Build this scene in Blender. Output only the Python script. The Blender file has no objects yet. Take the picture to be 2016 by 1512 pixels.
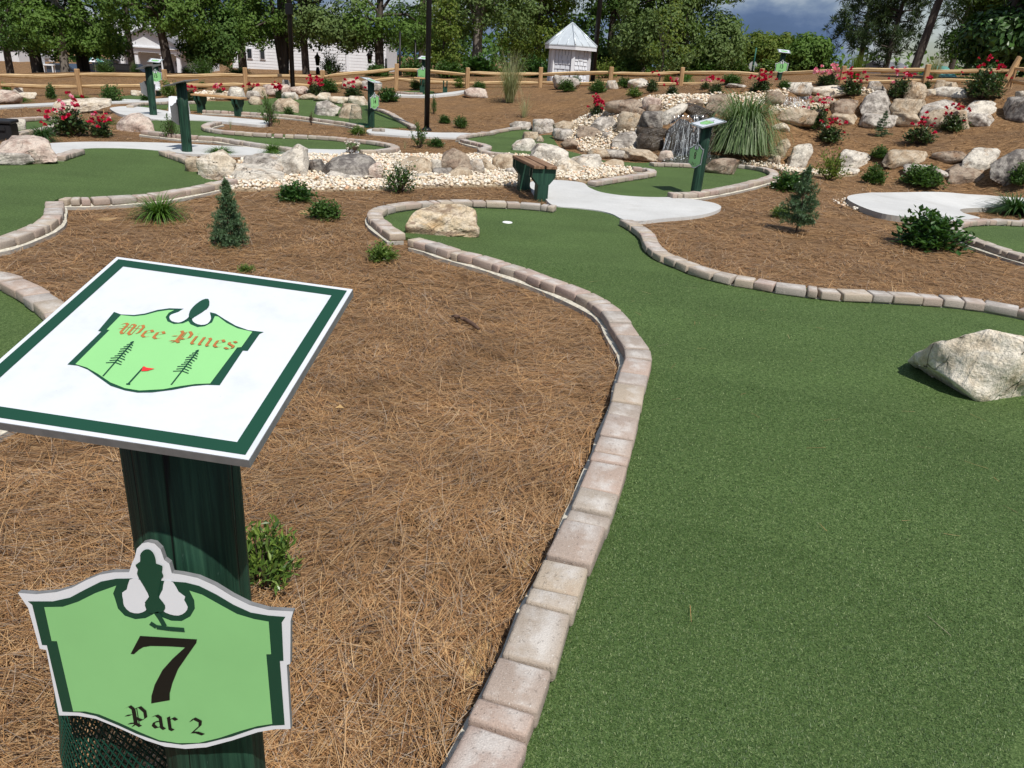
import bpy, bmesh, math, random
import numpy as np
from mathutils import Vector, Matrix
from mathutils.geometry import delaunay_2d_cdt

scene = bpy.context.scene
COL = scene.collection
R_ = math.radians

# ---------------------------------------------------------------- camera
CAM_H, PITCH, ROLL, FPX = 1.6, R_(22.8), R_(3.94), 1514.0
cF = np.array([0, math.cos(PITCH), -math.sin(PITCH)])
_u0 = np.array([0, math.sin(PITCH), math.cos(PITCH)])
_r0 = np.array([1.0, 0, 0])
cR = math.cos(ROLL) * _r0 + math.sin(ROLL) * _u0
cU = -math.sin(ROLL) * _r0 + math.cos(ROLL) * _u0
cC = np.array([0, 0, CAM_H])
camd = bpy.data.cameras.new('camera')
camd.sensor_width = 36.0
camd.lens = FPX / 2016 * 36
camd.clip_start = 0.05
camd.clip_end = 3000
cam = bpy.data.objects.new('camera', camd)
COL.objects.link(cam)
mw = Matrix.Identity(4)
for i in range(3):
    mw[i][0] = cR[i]; mw[i][1] = cU[i]; mw[i][2] = -cF[i]; mw[i][3] = cC[i]
cam.matrix_world = mw
scene.camera = cam

# ---------------------------------------------------------------- light
SUN = Vector((0.33, -0.58, 1.0)).normalized()
sl = bpy.data.lights.new('sun', 'SUN')
sl.energy = 4.6
sl.angle = R_(0.55)
sl.color = (1.0, 0.955, 0.89)
so = bpy.data.objects.new('sun', sl)
COL.objects.link(so)
so.rotation_euler = (-SUN).to_track_quat('-Z', 'Y').to_euler()
so.location = (0, 0, 30)

w = bpy.data.worlds.new('World')
scene.world = w
w.use_nodes = True
nt = w.node_tree
nt.nodes.clear()
L = nt.links.new
out = nt.nodes.new('ShaderNodeOutputWorld')
sky = nt.nodes.new('ShaderNodeTexSky')
sky.sky_type = 'NISHITA'
sky.sun_disc = False
sky.sun_elevation = math.asin(SUN.z)
sky.sun_rotation = math.atan2(SUN.x, SUN.y)
bg = nt.nodes.new('ShaderNodeBackground')
bg.inputs['Strength'].default_value = 0.085
L(sky.outputs[0], bg.inputs['Color'])
tc = nt.nodes.new('ShaderNodeTexCoord')
mp = nt.nodes.new('ShaderNodeMapping')
mp.inputs['Scale'].default_value = (1.0, 1.0, 2.6)
mp.inputs['Location'].default_value = (2.10, 2.08, 0.66)
L(tc.outputs['Generated'], mp.inputs['Vector'])
nz = nt.nodes.new('ShaderNodeTexNoise')
nz.inputs['Scale'].default_value = 2.6
nz.inputs['Detail'].default_value = 9
nz.inputs['Roughness'].default_value = 0.56
nz.inputs['Distortion'].default_value = 0.3
L(mp.outputs[0], nz.inputs['Vector'])
cov = nt.nodes.new('ShaderNodeValToRGB')
cov.color_ramp.elements[0].position = 0.36
cov.color_ramp.elements[1].position = 0.52
L(nz.outputs['Fac'], cov.inputs[0])
crp = nt.nodes.new('ShaderNodeValToRGB')
e = crp.color_ramp.elements
e[0].position = 0.40; e[0].color = (0.78, 0.82, 0.88, 1)
e[1].position = 0.64; e[1].color = (0.085, 0.135, 0.24, 1)
k = e.new(0.50); k.color = (0.20, 0.27, 0.40, 1)
k = e.new(0.55); k.color = (0.11, 0.17, 0.30, 1)
L(nz.outputs['Fac'], crp.inputs[0])
bg2 = nt.nodes.new('ShaderNodeBackground')
bg2.inputs['Strength'].default_value = 1.0
L(crp.outputs[0], bg2.inputs['Color'])
mx = nt.nodes.new('ShaderNodeMixShader')
L(cov.outputs[0], mx.inputs[0]); L(bg.outputs[0], mx.inputs[1]); L(bg2.outputs[0], mx.inputs[2])
L(mx.outputs[0], out.inputs['Surface'])

vs = scene.view_settings
vs.view_transform = 'Standard'
vs.look = 'None'
vs.gamma = 1.0
vs.use_curve_mapping = False
vs.exposure = 0.0

# ---------------------------------------------------------------- object helpers
def tag(o, label=None, cat=None, group=None, kind=None):
    if label: o['label'] = label
    if cat: o['category'] = cat
    if group: o['group'] = group
    if kind: o['kind'] = kind
    return o

def link(name, mesh, parent=None, loc=None, rot=None, scale=None):
    o = bpy.data.objects.new(name, mesh)
    COL.objects.link(o)
    if loc is not None: o.location = loc
    if rot is not None: o.rotation_euler = rot
    if scale is not None: o.scale = scale
    if parent is not None: o.parent = parent
    return o

def empty(name, loc=(0, 0, 0), rz=0.0, rot=None):
    o = bpy.data.objects.new(name, None)
    o.empty_display_size = 0.1
    COL.objects.link(o)
    o.location = loc
    o.rotation_euler = rot if rot is not None else (0, 0, rz)
    return o

class MB:
    """collects shapes, then links them as one mesh"""
    def __init__(self):
        self.v = []; self.f = []; self.m = []; self.s = []
    def add(self, vs, fs, mi=0, smooth=False):
        b = len(self.v)
        self.v += [tuple(map(float, q)) for q in vs]
        for q in fs:
            self.f.append(tuple(b + i for i in q)); self.m.append(mi); self.s.append(smooth)
        return self
    def box(self, c, d, rz=0.0, mi=0, bev=0.0, M=None, taper=1.0):
        hx, hy, hz = d[0] / 2, d[1] / 2, d[2] / 2
        if bev <= 0:
            vs = [(-hx, -hy, -hz), (hx, -hy, -hz), (hx, hy, -hz), (-hx, hy, -hz),
                  (-hx * taper, -hy * taper, hz), (hx * taper, -hy * taper, hz), (hx * taper, hy * taper, hz), (-hx * taper, hy * taper, hz)]
            fs = [(3, 2, 1, 0), (4, 5, 6, 7), (0, 1, 5, 4), (1, 2, 6, 5), (2, 3, 7, 6), (3, 0, 4, 7)]
        else:
            bm = bmesh.new()
            bmesh.ops.create_cube(bm, size=1)
            bmesh.ops.scale(bm, vec=d, verts=bm.verts)
            bmesh.ops.bevel(bm, geom=bm.edges[:] , offset=bev, segments=1, affect='EDGES', profile=0.6)
            bm.verts.index_update()
            vs = [q.co[:] for q in bm.verts]; fs = [[q.index for q in fc.verts] for fc in bm.faces]
            bm.free()
        if M is None:
            M = Matrix.Translation(c) @ Matrix.Rotation(rz, 4, 'Z')
        self.add([(M @ Vector(q))[:] for q in vs], fs, mi)
        return self
    def tube(self, pts, rad, n=8, mi=0, cap=True, smooth=True):
        pts = [Vector(q) for q in pts]
        if not hasattr(rad, '__len__'): rad = [rad] * len(pts)
        vs = []; fs = []
        for i, q in enumerate(pts):
            t = (pts[min(i + 1, len(pts) - 1)] - pts[max(i - 1, 0)]).normalized()
            a = t.orthogonal().normalized() if abs(t.z) < 0.95 else Vector((1, 0, 0))
            a = (a - t * a.dot(t)).normalized(); b = t.cross(a)
            for j in range(n):
                an = 2 * math.pi * j / n
                vs.append((q + (a * math.cos(an) + b * math.sin(an)) * rad[i])[:])
        for i in range(len(pts) - 1):
            for j in range(n):
                fs.append((i * n + j, i * n + (j + 1) % n, (i + 1) * n + (j + 1) % n, (i + 1) * n + j))
        b0 = len(self.v)
        self.add(vs, fs, mi, smooth)
        if cap:
            self.f.append(tuple(b0 + (len(pts) - 1) * n + j for j in range(n))); self.m.append(mi); self.s.append(False)
            self.f.append(tuple(b0 + j for j in range(n))[::-1]); self.m.append(mi); self.s.append(False)
        return self
    def lathe(self, prof, n=16, c=(0, 0, 0), mi=0, smooth=True, cap=True):
        vs = []; fs = []
        for r, z in prof:
            for j in range(n):
                an = 2 * math.pi * (j + .5) / n
                vs.append((c[0] + r * math.cos(an), c[1] + r * math.sin(an), c[2] + z))
        for i in range(len(prof) - 1):
            for j in range(n):
                fs.append((i * n + j, i * n + (j + 1) % n, (i + 1) * n + (j + 1) % n, (i + 1) * n + j))
        b0 = len(self.v)
        self.add(vs, fs, mi, smooth)
        if cap:
            k = len(prof) - 1
            self.f.append(tuple(b0 + k * n + j for j in range(n))); self.m.append(mi); self.s.append(False)
            self.f.append(tuple(b0 + j for j in range(n))[::-1]); self.m.append(mi); self.s.append(False)
        return self
    def prism(self, poly, z0, z1, mi=0, M=None):
        """extruded 2-D outline (may be concave)"""
        tri = tess(poly)
        n = len(poly)
        vs = [(x, y, z1) for x, y in poly] + [(x, y, z0) for x, y in poly]
        fs = [t for t in tri] + [tuple(n + i for i in t[::-1]) for t in tri]
        a = sum(poly[i][0] * poly[(i + 1) % n][1] - poly[(i + 1) % n][0] * poly[i][1] for i in range(n))
        for i in range(n):
            j = (i + 1) % n
            fs.append((i, n + i, n + j, j) if a > 0 else (j, n + j, n + i, i))
        if M is not None: vs = [(M @ Vector(q))[:] for q in vs]
        self.add(vs, fs, mi)
        return self
    def flat(self, poly, z, mi=0):
        tri = tess(poly)
        self.add([(x, y, z) for x, y in poly], tri, mi)
        return self
    def mesh(self, name, mats):
        me = bpy.data.meshes.new(name)
        me.from_pydata(self.v, [], self.f)
        if not isinstance(mats, (list, tuple)): mats = [mats]
        for q in mats: me.materials.append(q)
        me.polygons.foreach_set('material_index', self.m)
        me.polygons.foreach_set('use_smooth', self.s)
        me.update()
        return me
    def build(self, name, mats, parent=None, **kw):
        return link(name, self.mesh(name, mats), parent, **kw)

def tess(poly):
    """triangles of a simple outline, counter-clockwise seen from +z"""
    n = len(poly)
    vv, ee, ff, ov, oe, of = delaunay_2d_cdt([Vector(q) for q in poly], [(i, (i + 1) % n) for i in range(n)], [], 1, 1e-7)
    mp_ = {}
    for i, o in enumerate(ov):
        mp_[i] = o[0] if o else 0
    res = []
    for q in ff:
        t = [mp_[i] for i in q]
        a = [poly[i] for i in t]
        if (a[1][0] - a[0][0]) * (a[2][1] - a[0][1]) - (a[1][1] - a[0][1]) * (a[2][0] - a[0][0]) < 0: t = t[::-1]
        res.append(tuple(t))
    return res

def raw_mesh(name, verts, faces, mat, smooth=False, loops=None):
    """fast mesh from numpy; faces (n,k)"""
    me = bpy.data.meshes.new(name)
    verts = np.asarray(verts, dtype=np.float32); faces = np.asarray(faces, dtype=np.int32)
    k = faces.shape[1]
    me.vertices.add(len(verts)); me.vertices.foreach_set('co', verts.ravel())
    me.loops.add(faces.size); me.loops.foreach_set('vertex_index', faces.ravel())
    me.polygons.add(len(faces))
    me.polygons.foreach_set('loop_start', np.arange(0, faces.size, k, dtype=np.int32))
    me.polygons.foreach_set('loop_total', np.full(len(faces), k, dtype=np.int32))
    me.polygons.foreach_set('use_smooth', np.full(len(faces), smooth))
    me.update(calc_edges=True)
    for q in (mat if isinstance(mat, (list, tuple)) else [mat]): me.materials.append(q)
    return me

def ribbons(base, dirh, length, width, lift, bend, seg=3, up0=None, rng=None, taper=0.3):
    """n curved thin strips: base (n,3), heading dirh (n,), starting slope lift (n,), slope change bend (n,)"""
    n = len(base)
    pos = base.copy()
    hx, hy = np.cos(dirh), np.sin(dirh)
    V = np.zeros((n, seg + 1, 2, 3))
    for s in range(seg + 1):
        wd = width * (1 - (1 - taper) * s / seg) * 0.5
        tw = np.stack([-hy * wd, hx * wd, np.zeros(n)], 1)
        V[:, s, 0] = pos - tw; V[:, s, 1] = pos + tw
        el = lift + bend * (s + 0.5) / seg
        st = length / seg
        pos = pos + np.stack([hx * np.cos(el) * st, hy * np.cos(el) * st, np.sin(el) * st], 1)
    V = V.reshape(n * (seg + 1) * 2, 3)
    b = (np.arange(n) * (seg + 1) * 2)[:, None, None]
    q = np.array([[2 * s, 2 * s + 1, 2 * s + 3, 2 * s + 2] for s in range(seg)])[None]
    F = (b + q).reshape(-1, 4)
    return V, F

# ---------------------------------------------------------------- materials
def newmat(name):
    m = bpy.data.materials.new(name)
    m.use_nodes = True
    t = m.node_tree
    t.nodes.clear()
    o = t.nodes.new('ShaderNodeOutputMaterial')
    return m, t, o

class NT:
    def __init__(self, t): self.t = t
    def __call__(self, kind, ins=None, **props):
        n = self.t.nodes.new('ShaderNode' + kind)
        for k_, v_ in props.items(): setattr(n, k_, v_)
        for k_, v_ in (ins or {}).items():
            s = n.inputs[k_]
            if isinstance(v_, bpy.types.NodeSocket): self.t.links.new(v_, s)
            else: s.default_value = v_
        return n
    def pos(self): return self('NewGeometry').outputs['Position']
    def noise(self, vec, scale, detail=4, rough=0.55, dist=0.0):
        return self('TexNoise', {'Vector': vec, 'Scale': scale, 'Detail': detail, 'Roughness': rough, 'Distortion': dist}).outputs['Fac']
    def ramp(self, fac, stops, interp='LINEAR'):
        n = self('ValToRGB', {0: fac})
        cr = n.color_ramp
        cr.interpolation = interp
        while len(cr.elements) > len(stops): cr.elements.remove(cr.elements[-1])
        while len(cr.elements) < len(stops): cr.elements.new(0.5)
        for e_, (p_, c_) in zip(cr.elements, stops):
            e_.position = p_
            e_.color = (c_, c_, c_, 1) if not hasattr(c_, '__len__') else (*c_[:3], 1)
        return n.outputs['Color']
    def mix(self, fac, a, b, mode='MIX'):
        n = self('MixRGB', {'Fac': fac, 'Color1': a, 'Color2': b}, blend_type=mode)
        return n.outputs[0]
    def math(self, op, a, b=0.0):
        return self('Math', {0: a, 1: b}, operation=op).outputs[0]
    def bump(self, h, strength=0.3, dist=0.02):
        return self('Bump', {'Height': h, 'Strength': strength, 'Distance': dist}).outputs[0]
    def mapping(self, vec, scale=(1, 1, 1), rot=(0, 0, 0), loc=(0, 0, 0)):
        return self('Mapping', {'Vector': vec, 'Scale': scale, 'Rotation': rot, 'Location': loc}).outputs[0]
    def bsdf(self, col, rough=0.7, normal=None, spec=0.3, **kw):
        ins = {'Base Color': col if isinstance(col, bpy.types.NodeSocket) else (*col[:3], 1), 'Roughness': rough, 'Specular IOR Level': spec}
        if normal is not None: ins['Normal'] = normal
        ins.update(kw)
        return self('BsdfPrincipled', ins).outputs[0]

def c4(c): return (*c, 1)

def mat_plain(name, col, rough=0.6, var=0.12, scale=8, bump=0.0, metallic=0.0, spec=0.3):
    m, t, o = newmat(name); n = NT(t)
    p = n.pos()
    nz_ = n.noise(p, scale, 5)
    lo = tuple(max(0, c * (1 - var)) for c in col); hi = tuple(min(1, c * (1 + var)) for c in col)
    c = n.ramp(nz_, [(0.3, lo), (0.7, hi)])
    nm = n.bump(n.noise(p, scale * 6, 3), bump, 0.01) if bump else None
    t.links.new(n.bsdf(c, rough, nm, spec, Metallic=metallic), o.inputs[0])
    return m

def mat_island(name, cols, rough=0.6, trans=0.0, spec=0.25, noise=0.0, nscale=3.0):
    """colour per loose piece (needle, leaf, stone)"""
    m, t, o = newmat(name); n = NT(t)
    r = n('NewGeometry').outputs['Random Per Island']
    k_ = len(cols)
    c = n.ramp(r, [(i / max(1, k_ - 1), q) for i, q in enumerate(cols)])
    if noise:
        f = n.ramp(n.noise(n.pos(), nscale, 3), [(0.3, 1 - noise), (0.7, 1 + noise * 0.3)])
        c = n.mix(1.0, c, f, 'MULTIPLY')
    s = n.bsdf(c, rough, None, spec)
    if trans:
        tr = n('BsdfTranslucent', {'Color': n.mix(1.0, c, (1.3, 1.5, 0.6, 1), 'MULTIPLY')}).outputs[0]
        s = n('MixShader', {0: trans, 1: s, 2: tr}).outputs[0]
    t.links.new(s, o.inputs[0])
    return m

def mat_straw():
    m, t, o = newmat('pine straw mat'); n = NT(t)
    p = n.pos()
    acc = None
    for i, a in enumerate((0.2, 0.95, 1.7, 2.4)):
        q = n.mapping(p, (5, 85, 20), (0, 0, a), (i * 3.1, i * 1.7, 0))
        q = n('VectorMath', {0: q, 1: n('VectorMath', {0: n('TexNoise', {'Vector': p, 'Scale': 5.0, 'Detail': 2}).outputs['Color'], 'Scale': 3.0}, operation='SCALE').outputs[0]}, operation='ADD').outputs[0]
        z = n.noise(q, 1.0, 3, 0.6)
        acc = z if acc is None else n.math('MAXIMUM', acc, z)
    big = n.noise(p, 1.3, 5, 0.6)
    c = n.ramp(acc, [(0.47, (0.040, 0.022, 0.011)), (0.56, (0.18, 0.100, 0.047)), (0.65, (0.39, 0.235, 0.115)), (0.75, (0.60, 0.41, 0.23))])
    c = n.mix(n.ramp(big, [(0.4, 0.0), (0.7, 0.4)]), c, (0.12, 0.085, 0.062, 1))
    nm = n.bump(acc, 0.9, 0.03)
    t.links.new(n.bsdf(c, 0.9, nm, 0.1), o.inputs[0])
    return m

def mat_turf():
    m, t, o = newmat('artificial turf'); n = NT(t)
    p = n.pos()
    f1 = n.noise(n.mapping(p, (1, 1, .2)), 190, 3, 0.7)
    f2 = n.noise(p, 60, 3, 0.6)
    f3 = n.noise(p, 1.1, 4, 0.55)
    s = n.math('ADD', n.math('MULTIPLY', f1, 0.65), n.math('MULTIPLY', f2, 0.35))
    c = n.ramp(s, [(0.37, (0.018, 0.036, 0.010)), (0.5, (0.074, 0.126, 0.034)), (0.64, (0.170, 0.235, 0.090))])
    c = n.mix(1.0, c, n.ramp(f3, [(0.3, 0.90), (0.7, 1.08)]), 'MULTIPLY')
    pile = n.ramp(n.noise(n.mapping(p, (0.5, 2.2, 1), (0, 0, 0.6)), 1.0, 3), [(0.35, 0.93), (0.65, 1.06)])
    c = n.mix(1.0, c, pile, 'MULTIPLY')
    nm = n.bump(s, 0.7, 0.012)
    t.links.new(n.bsdf(c, 0.8, nm, 0.2), o.inputs[0])
    return m

def mat_concrete(name='pale concrete', col=(0.60, 0.60, 0.585)):
    m, t, o = newmat(name); n = NT(t)
    p = n.pos()
    a = n.noise(p, 0.9, 6, 0.6); b = n.noise(p, 45, 4, 0.7)
    br = n.noise(n.mapping(p, (3, 60, 3), (0, 0, 0.35)), 1.0, 3)
    c = n.ramp(a, [(0.3, tuple(q * 0.86 for q in col)), (0.7, tuple(q * 1.08 for q in col))])
    c = n.mix(1.0, c, n.ramp(b, [(0.3, 0.9), (0.65, 1.04)]), 'MULTIPLY')
    c = n.mix(1.0, c, n.ramp(br, [(0.3, 0.94), (0.65, 1.02)]), 'MULTIPLY')
    stn = n.ramp(n.noise(p, 2.6, 7, 0.7), [(0.52, 0.0), (0.75, 0.45)])
    c = n.mix(stn, c, tuple(q * v_ for q, v_ in zip(col, (0.72, 0.69, 0.64))) + (1,))
    spk = n.ramp(n.noise(p, 120, 2), [(0.68, 0.0), (0.74, 0.35)])
    c = n.mix(spk, c, (0.28, 0.25, 0.21, 1))
    t.links.new(n.bsdf(c, 0.85, n.bump(n.math('ADD', b, br), 0.25, 0.006), 0.2), o.inputs[0])
    return m

def mat_brick():
    m, t, o = newmat('tumbled paver'); n = NT(t)
    oc = n('TexCoord').outputs['Object']
    rnd = n('ObjectInfo').outputs['Random']
    v = n('VectorMath', {0: oc, 1: n('CombineXYZ', {0: n.math('MULTIPLY', rnd, 37.0), 1: n.math('MULTIPLY', rnd, 91.0)}).outputs[0]}, operation='ADD').outputs[0]
    base = n.ramp(rnd, [(0.0, (0.43, 0.34, 0.28)), (0.2, (0.37, 0.315, 0.27)), (0.4, (0.47, 0.39, 0.30)), (0.6, (0.39, 0.35, 0.315)), (0.8, (0.46, 0.355, 0.29)), (1.0, (0.42, 0.325, 0.28))])
    a = n.noise(v, 9, 5, 0.6)
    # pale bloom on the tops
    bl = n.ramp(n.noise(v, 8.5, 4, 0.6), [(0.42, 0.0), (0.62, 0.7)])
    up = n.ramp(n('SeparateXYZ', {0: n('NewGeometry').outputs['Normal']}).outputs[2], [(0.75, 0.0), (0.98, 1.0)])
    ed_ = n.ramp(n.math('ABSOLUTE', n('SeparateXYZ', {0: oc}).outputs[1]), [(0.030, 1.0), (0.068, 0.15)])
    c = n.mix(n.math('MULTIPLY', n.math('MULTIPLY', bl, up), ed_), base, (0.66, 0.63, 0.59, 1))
    red = n.ramp(a, [(0.62, 0.0), (0.80, 0.3)])
    c = n.mix(red, c, (0.40, 0.22, 0.155, 1))
    fine = n.noise(v, 220, 3, 0.7)
    c = n.mix(1.0, c, n.ramp(fine, [(0.3, 0.78), (0.7, 1.12)]), 'MULTIPLY')
    wh = n.ramp(n.noise(v, 130, 1), [(0.70, 0.0), (0.74, 0.6)])
    pit = n.ramp(n.noise(v, 75, 3, 0.6), [(0.30, 1.0), (0.38, 0.0)])
    c = n.mix(n.math('MULTIPLY', pit, 0.35), c, (0.17, 0.135, 0.11, 1))
    c = n.mix(wh, c, (0.68, 0.65, 0.6, 1))
    hh_ = n.math('SUBTRACT', n.math('ADD', fine, n.noise(v, 28, 4, 0.6)), pit)
    t.links.new(n.bsdf(c, 0.88, n.bump(hh_, 0.5, 0.006), 0.2), o.inputs[0])
    return m

def mat_rock(name, cols, dark=0.5, strata=0.5, wet=0.0, stain=(0.42, 0.24, 0.10), crack=0.6, allcrack=False, bands=0.0, ckd=0.75):
    m, t, o = newmat(name); n = NT(t)
    p = n.pos()
    rnd = n('ObjectInfo').outputs['Random']
    sh = n('CombineXYZ', {0: n.math('MULTIPLY', rnd, 17.0), 1: n.math('MULTIPLY', rnd, 53.0), 2: n.math('MULTIPLY', rnd, 5.0)}).outputs[0]
    v = n('VectorMath', {0: p, 1: sh}, operation='ADD').outputs[0]
    rot = n('VectorRotate', {'Vector': v, 'Axis': (0.5, 0.7, 0.2), 'Angle': n.math('MULTIPLY', rnd, 1.6)}).outputs[0]
    a = n.noise(v, 5.5, 6, 0.62, 0.4)
    c = n.ramp(a, [(0.30, cols[0]), (0.47, cols[1]), (0.56, cols[2]), (0.70, cols[1])])
    st = n.noise(n.mapping(rot, (2.0, 2.5, 26)), 1.0, 5, 0.65, 0.6)
    c = n.mix(1.0, c, n.ramp(st, [(0.30, 1 - strata * 0.75), (0.46, 1.0), (0.7, 1.08)]), 'MULTIPLY')
    sn = n.ramp(n.noise(v, 3.2, 4, 0.6), [(0.56, 0.0), (0.72, 0.6)])
    c = n.mix(sn, c, (*stain, 1))
    # lichen and weather stains
    li = n.ramp(n.noise(v, 13, 6, 0.75), [(0.53, 0.0), (0.68, dark)])
    c = n.mix(li, c, (0.055, 0.05, 0.048, 1))
    # cracks
    wv = n('VectorMath', {0: n.mapping(rot, (1.0, 1.6, 3.0)), 1: n('VectorMath', {0: n('TexNoise', {'Vector': v, 'Scale': 4.0, 'Detail': 5}).outputs['Color'], 'Scale': ckd}, operation='SCALE').outputs[0]}, operation='ADD').outputs[0]
    vo = n('TexVoronoi', {'Vector': wv, 'Scale': 2.3}, feature='DISTANCE_TO_EDGE').outputs['Distance']
    ck = n.ramp(vo, [(0.004, 1.0), (0.022, 0.0)])
    msk = n.ramp(n.noise(v, 3.2, 2), [(0.50, 0.0), (0.62, 1.0)])
    if not allcrack: ck = n.math('MULTIPLY', ck, msk)
    if bands:
        bv = n('VectorMath', {0: n.mapping(p, (4, 4, 30), (0.0, -0.28, 0.2)), 1: n('VectorMath', {0: n('TexNoise', {'Vector': p, 'Scale': 5.0, 'Detail': 4}).outputs['Color'], 'Scale': 3.0}, operation='SCALE').outputs[0]}, operation='ADD').outputs[0]
        bn = n.noise(bv, 0.5, 5, 0.6)
        c = n.mix(n.ramp(bn, [(0.50, 0.0), (0.60, bands)]), c, (0.20, 0.13, 0.085, 1))
        c = n.mix(n.ramp(bn, [(0.30, bands * .8), (0.42, 0.0)]), c, (0.50, 0.33, 0.15, 1))
    c = n.mix(n.math('MULTIPLY', ck, crack), c, (0.05, 0.04, 0.035, 1))
    fine = n.noise(v, 55, 5, 0.7)
    c = n.mix(1.0, c, n.ramp(fine, [(0.3, 0.72), (0.65, 1.1)]), 'MULTIPLY')
    if wet: c = n.mix(1.0, c, (0.32, 0.29, 0.27, 1), 'MULTIPLY')
    h = n.math('ADD', n.math('MULTIPLY', st, 0.7), n.math('ADD', n.math('MULTIPLY', fine, 0.35), n.math('MULTIPLY', n.noise(v, 16, 5, 0.6), 0.8)))
    h = n.math('SUBTRACT', h, n.math('MULTIPLY', ck, 0.7))
    t.links.new(n.bsdf(c, 0.25 if wet else 0.85, n.bump(h, 0.8, 0.035), 0.5 if wet else 0.2), o.inputs[0])
    return m

def mat_post():
    m, t, o = newmat('weathered green post'); n = NT(t)
    v = n('TexCoord').outputs['Object']
    g = n.noise(n.mapping(v, (95, 95, 2.4)), 1.0, 6, 0.65, 0.3)
    b = n.noise(n.mapping(v, (22, 22, 3)), 1.0, 4, 0.6)
    c = n.ramp(g, [(0.30, (0.004, 0.020, 0.013)), (0.48, (0.013, 0.050, 0.031)), (0.60, (0.024, 0.078, 0.047)), (0.75, (0.050, 0.13, 0.075))])
    c = n.mix(1.0, c, n.ramp(b, [(0.3, 0.6), (0.7, 1.25)]), 'MULTIPLY')
    ln = n.math('ABSOLUTE', n.math('SUBTRACT', n.noise(n.mapping(v, (26, 26, 0.9)), 1.0, 1, 0.4, 0.2), 0.5))
    ck = n.ramp(ln, [(0.004, 1.0), (0.014, 0.0)])
    c = n.mix(ck, c, (0.002, 0.004, 0.003, 1))
    sc_ = n.ramp(n.noise(n.mapping(v, (60, 60, 20)), 1.0, 5, 0.7), [(0.66, 0.0), (0.74, 0.45)])
    c = n.mix(sc_, c, (0.13, 0.20, 0.17, 1))
    ch = n.ramp(n.noise(n.mapping(v, (34, 34, 13), (0, 0, 0), (1.7, .4, 2.2)), 1.0, 3, 0.5), [(0.735, 0.0), (0.745, 1.0)])
    c = n.mix(ch, c, (0.36, 0.20, 0.07, 1))
    h = n.math('SUBTRACT', g, n.math('MULTIPLY', ck, 1.2))
    t.links.new(n.bsdf(c, 0.6, n.bump(h, 0.6, 0.006), 0.3), o.inputs[0])
    return m

def mat_wood(name, cols, scale=1.0, rough=0.7, axis=0, paint=False):
    m, t, o = newmat(name); n = NT(t)
    oc = n('TexCoord').outputs['Object']
    rnd = n('ObjectInfo').outputs['Random']
    v = n('VectorMath', {0: oc, 1: n('CombineXYZ', {0: n.math('MULTIPLY', rnd, 13.0), 1: n.math('MULTIPLY', rnd, 7.0), 2: n.math('MULTIPLY', rnd, 3.0)}).outputs[0]}, operation='ADD').outputs[0]
    sc = [28 * scale] * 3; sc[axis] = 1.6 * scale
    g = n.noise(n.mapping(v, tuple(sc)), 1.0, 6, 0.62, 0.5)
    c = n.ramp(g, [(0.32, cols[0]), (0.5, cols[1]), (0.68, cols[2])])
    kn = n.noise(v, 5, 2)
    c = n.mix(n.ramp(kn, [(0.62, 0.0), (0.72, 0.5)]), c, (*cols[0], 1))
    if paint:
        ch = n.ramp(n.noise(n.mapping(v, (9, 9, 4)), 1.6, 5, 0.6), [(0.735, 0.0), (0.75, 0.8)])
        c = n.mix(ch, c, (0.30, 0.17, 0.06, 1))
        ckw = n.ramp(n.noise(n.mapping(v, (34, 34, 1.1)), 1.0, 2, 0.5), [(0.655, 0.0), (0.685, 0.9)])
        c = n.mix(ckw, c, (0.003, 0.008, 0.006, 1))
        wr = n.ramp(n.noise(n.mapping(v, (40, 40, 14)), 1.0, 4, 0.6), [(0.66, 0.0), (0.74, 0.35)])
        c = n.mix(wr, c, (0.10, 0.17, 0.14, 1))
    t.links.new(n.bsdf(c, rough, n.bump(g, 0.35, 0.006), 0.3), o.inputs[0])
    return m
# ---------------------------------------------------------------- terrain
def cray(px, py):
    return cF + cR * (px - 1008) / FPX - cU * (py - 756) / FPX
def at_z(px, py, z=0.0):
    d = cray(px, py); t = (z - CAM_H) / d[2]; return cC + d * t
def at_y(px, py, Y):
    d = cray(px, py); return cC + d * (Y / d[1])
def ppm(P):
    return FPX / float((np.array(P) - cC) @ cF)

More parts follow.
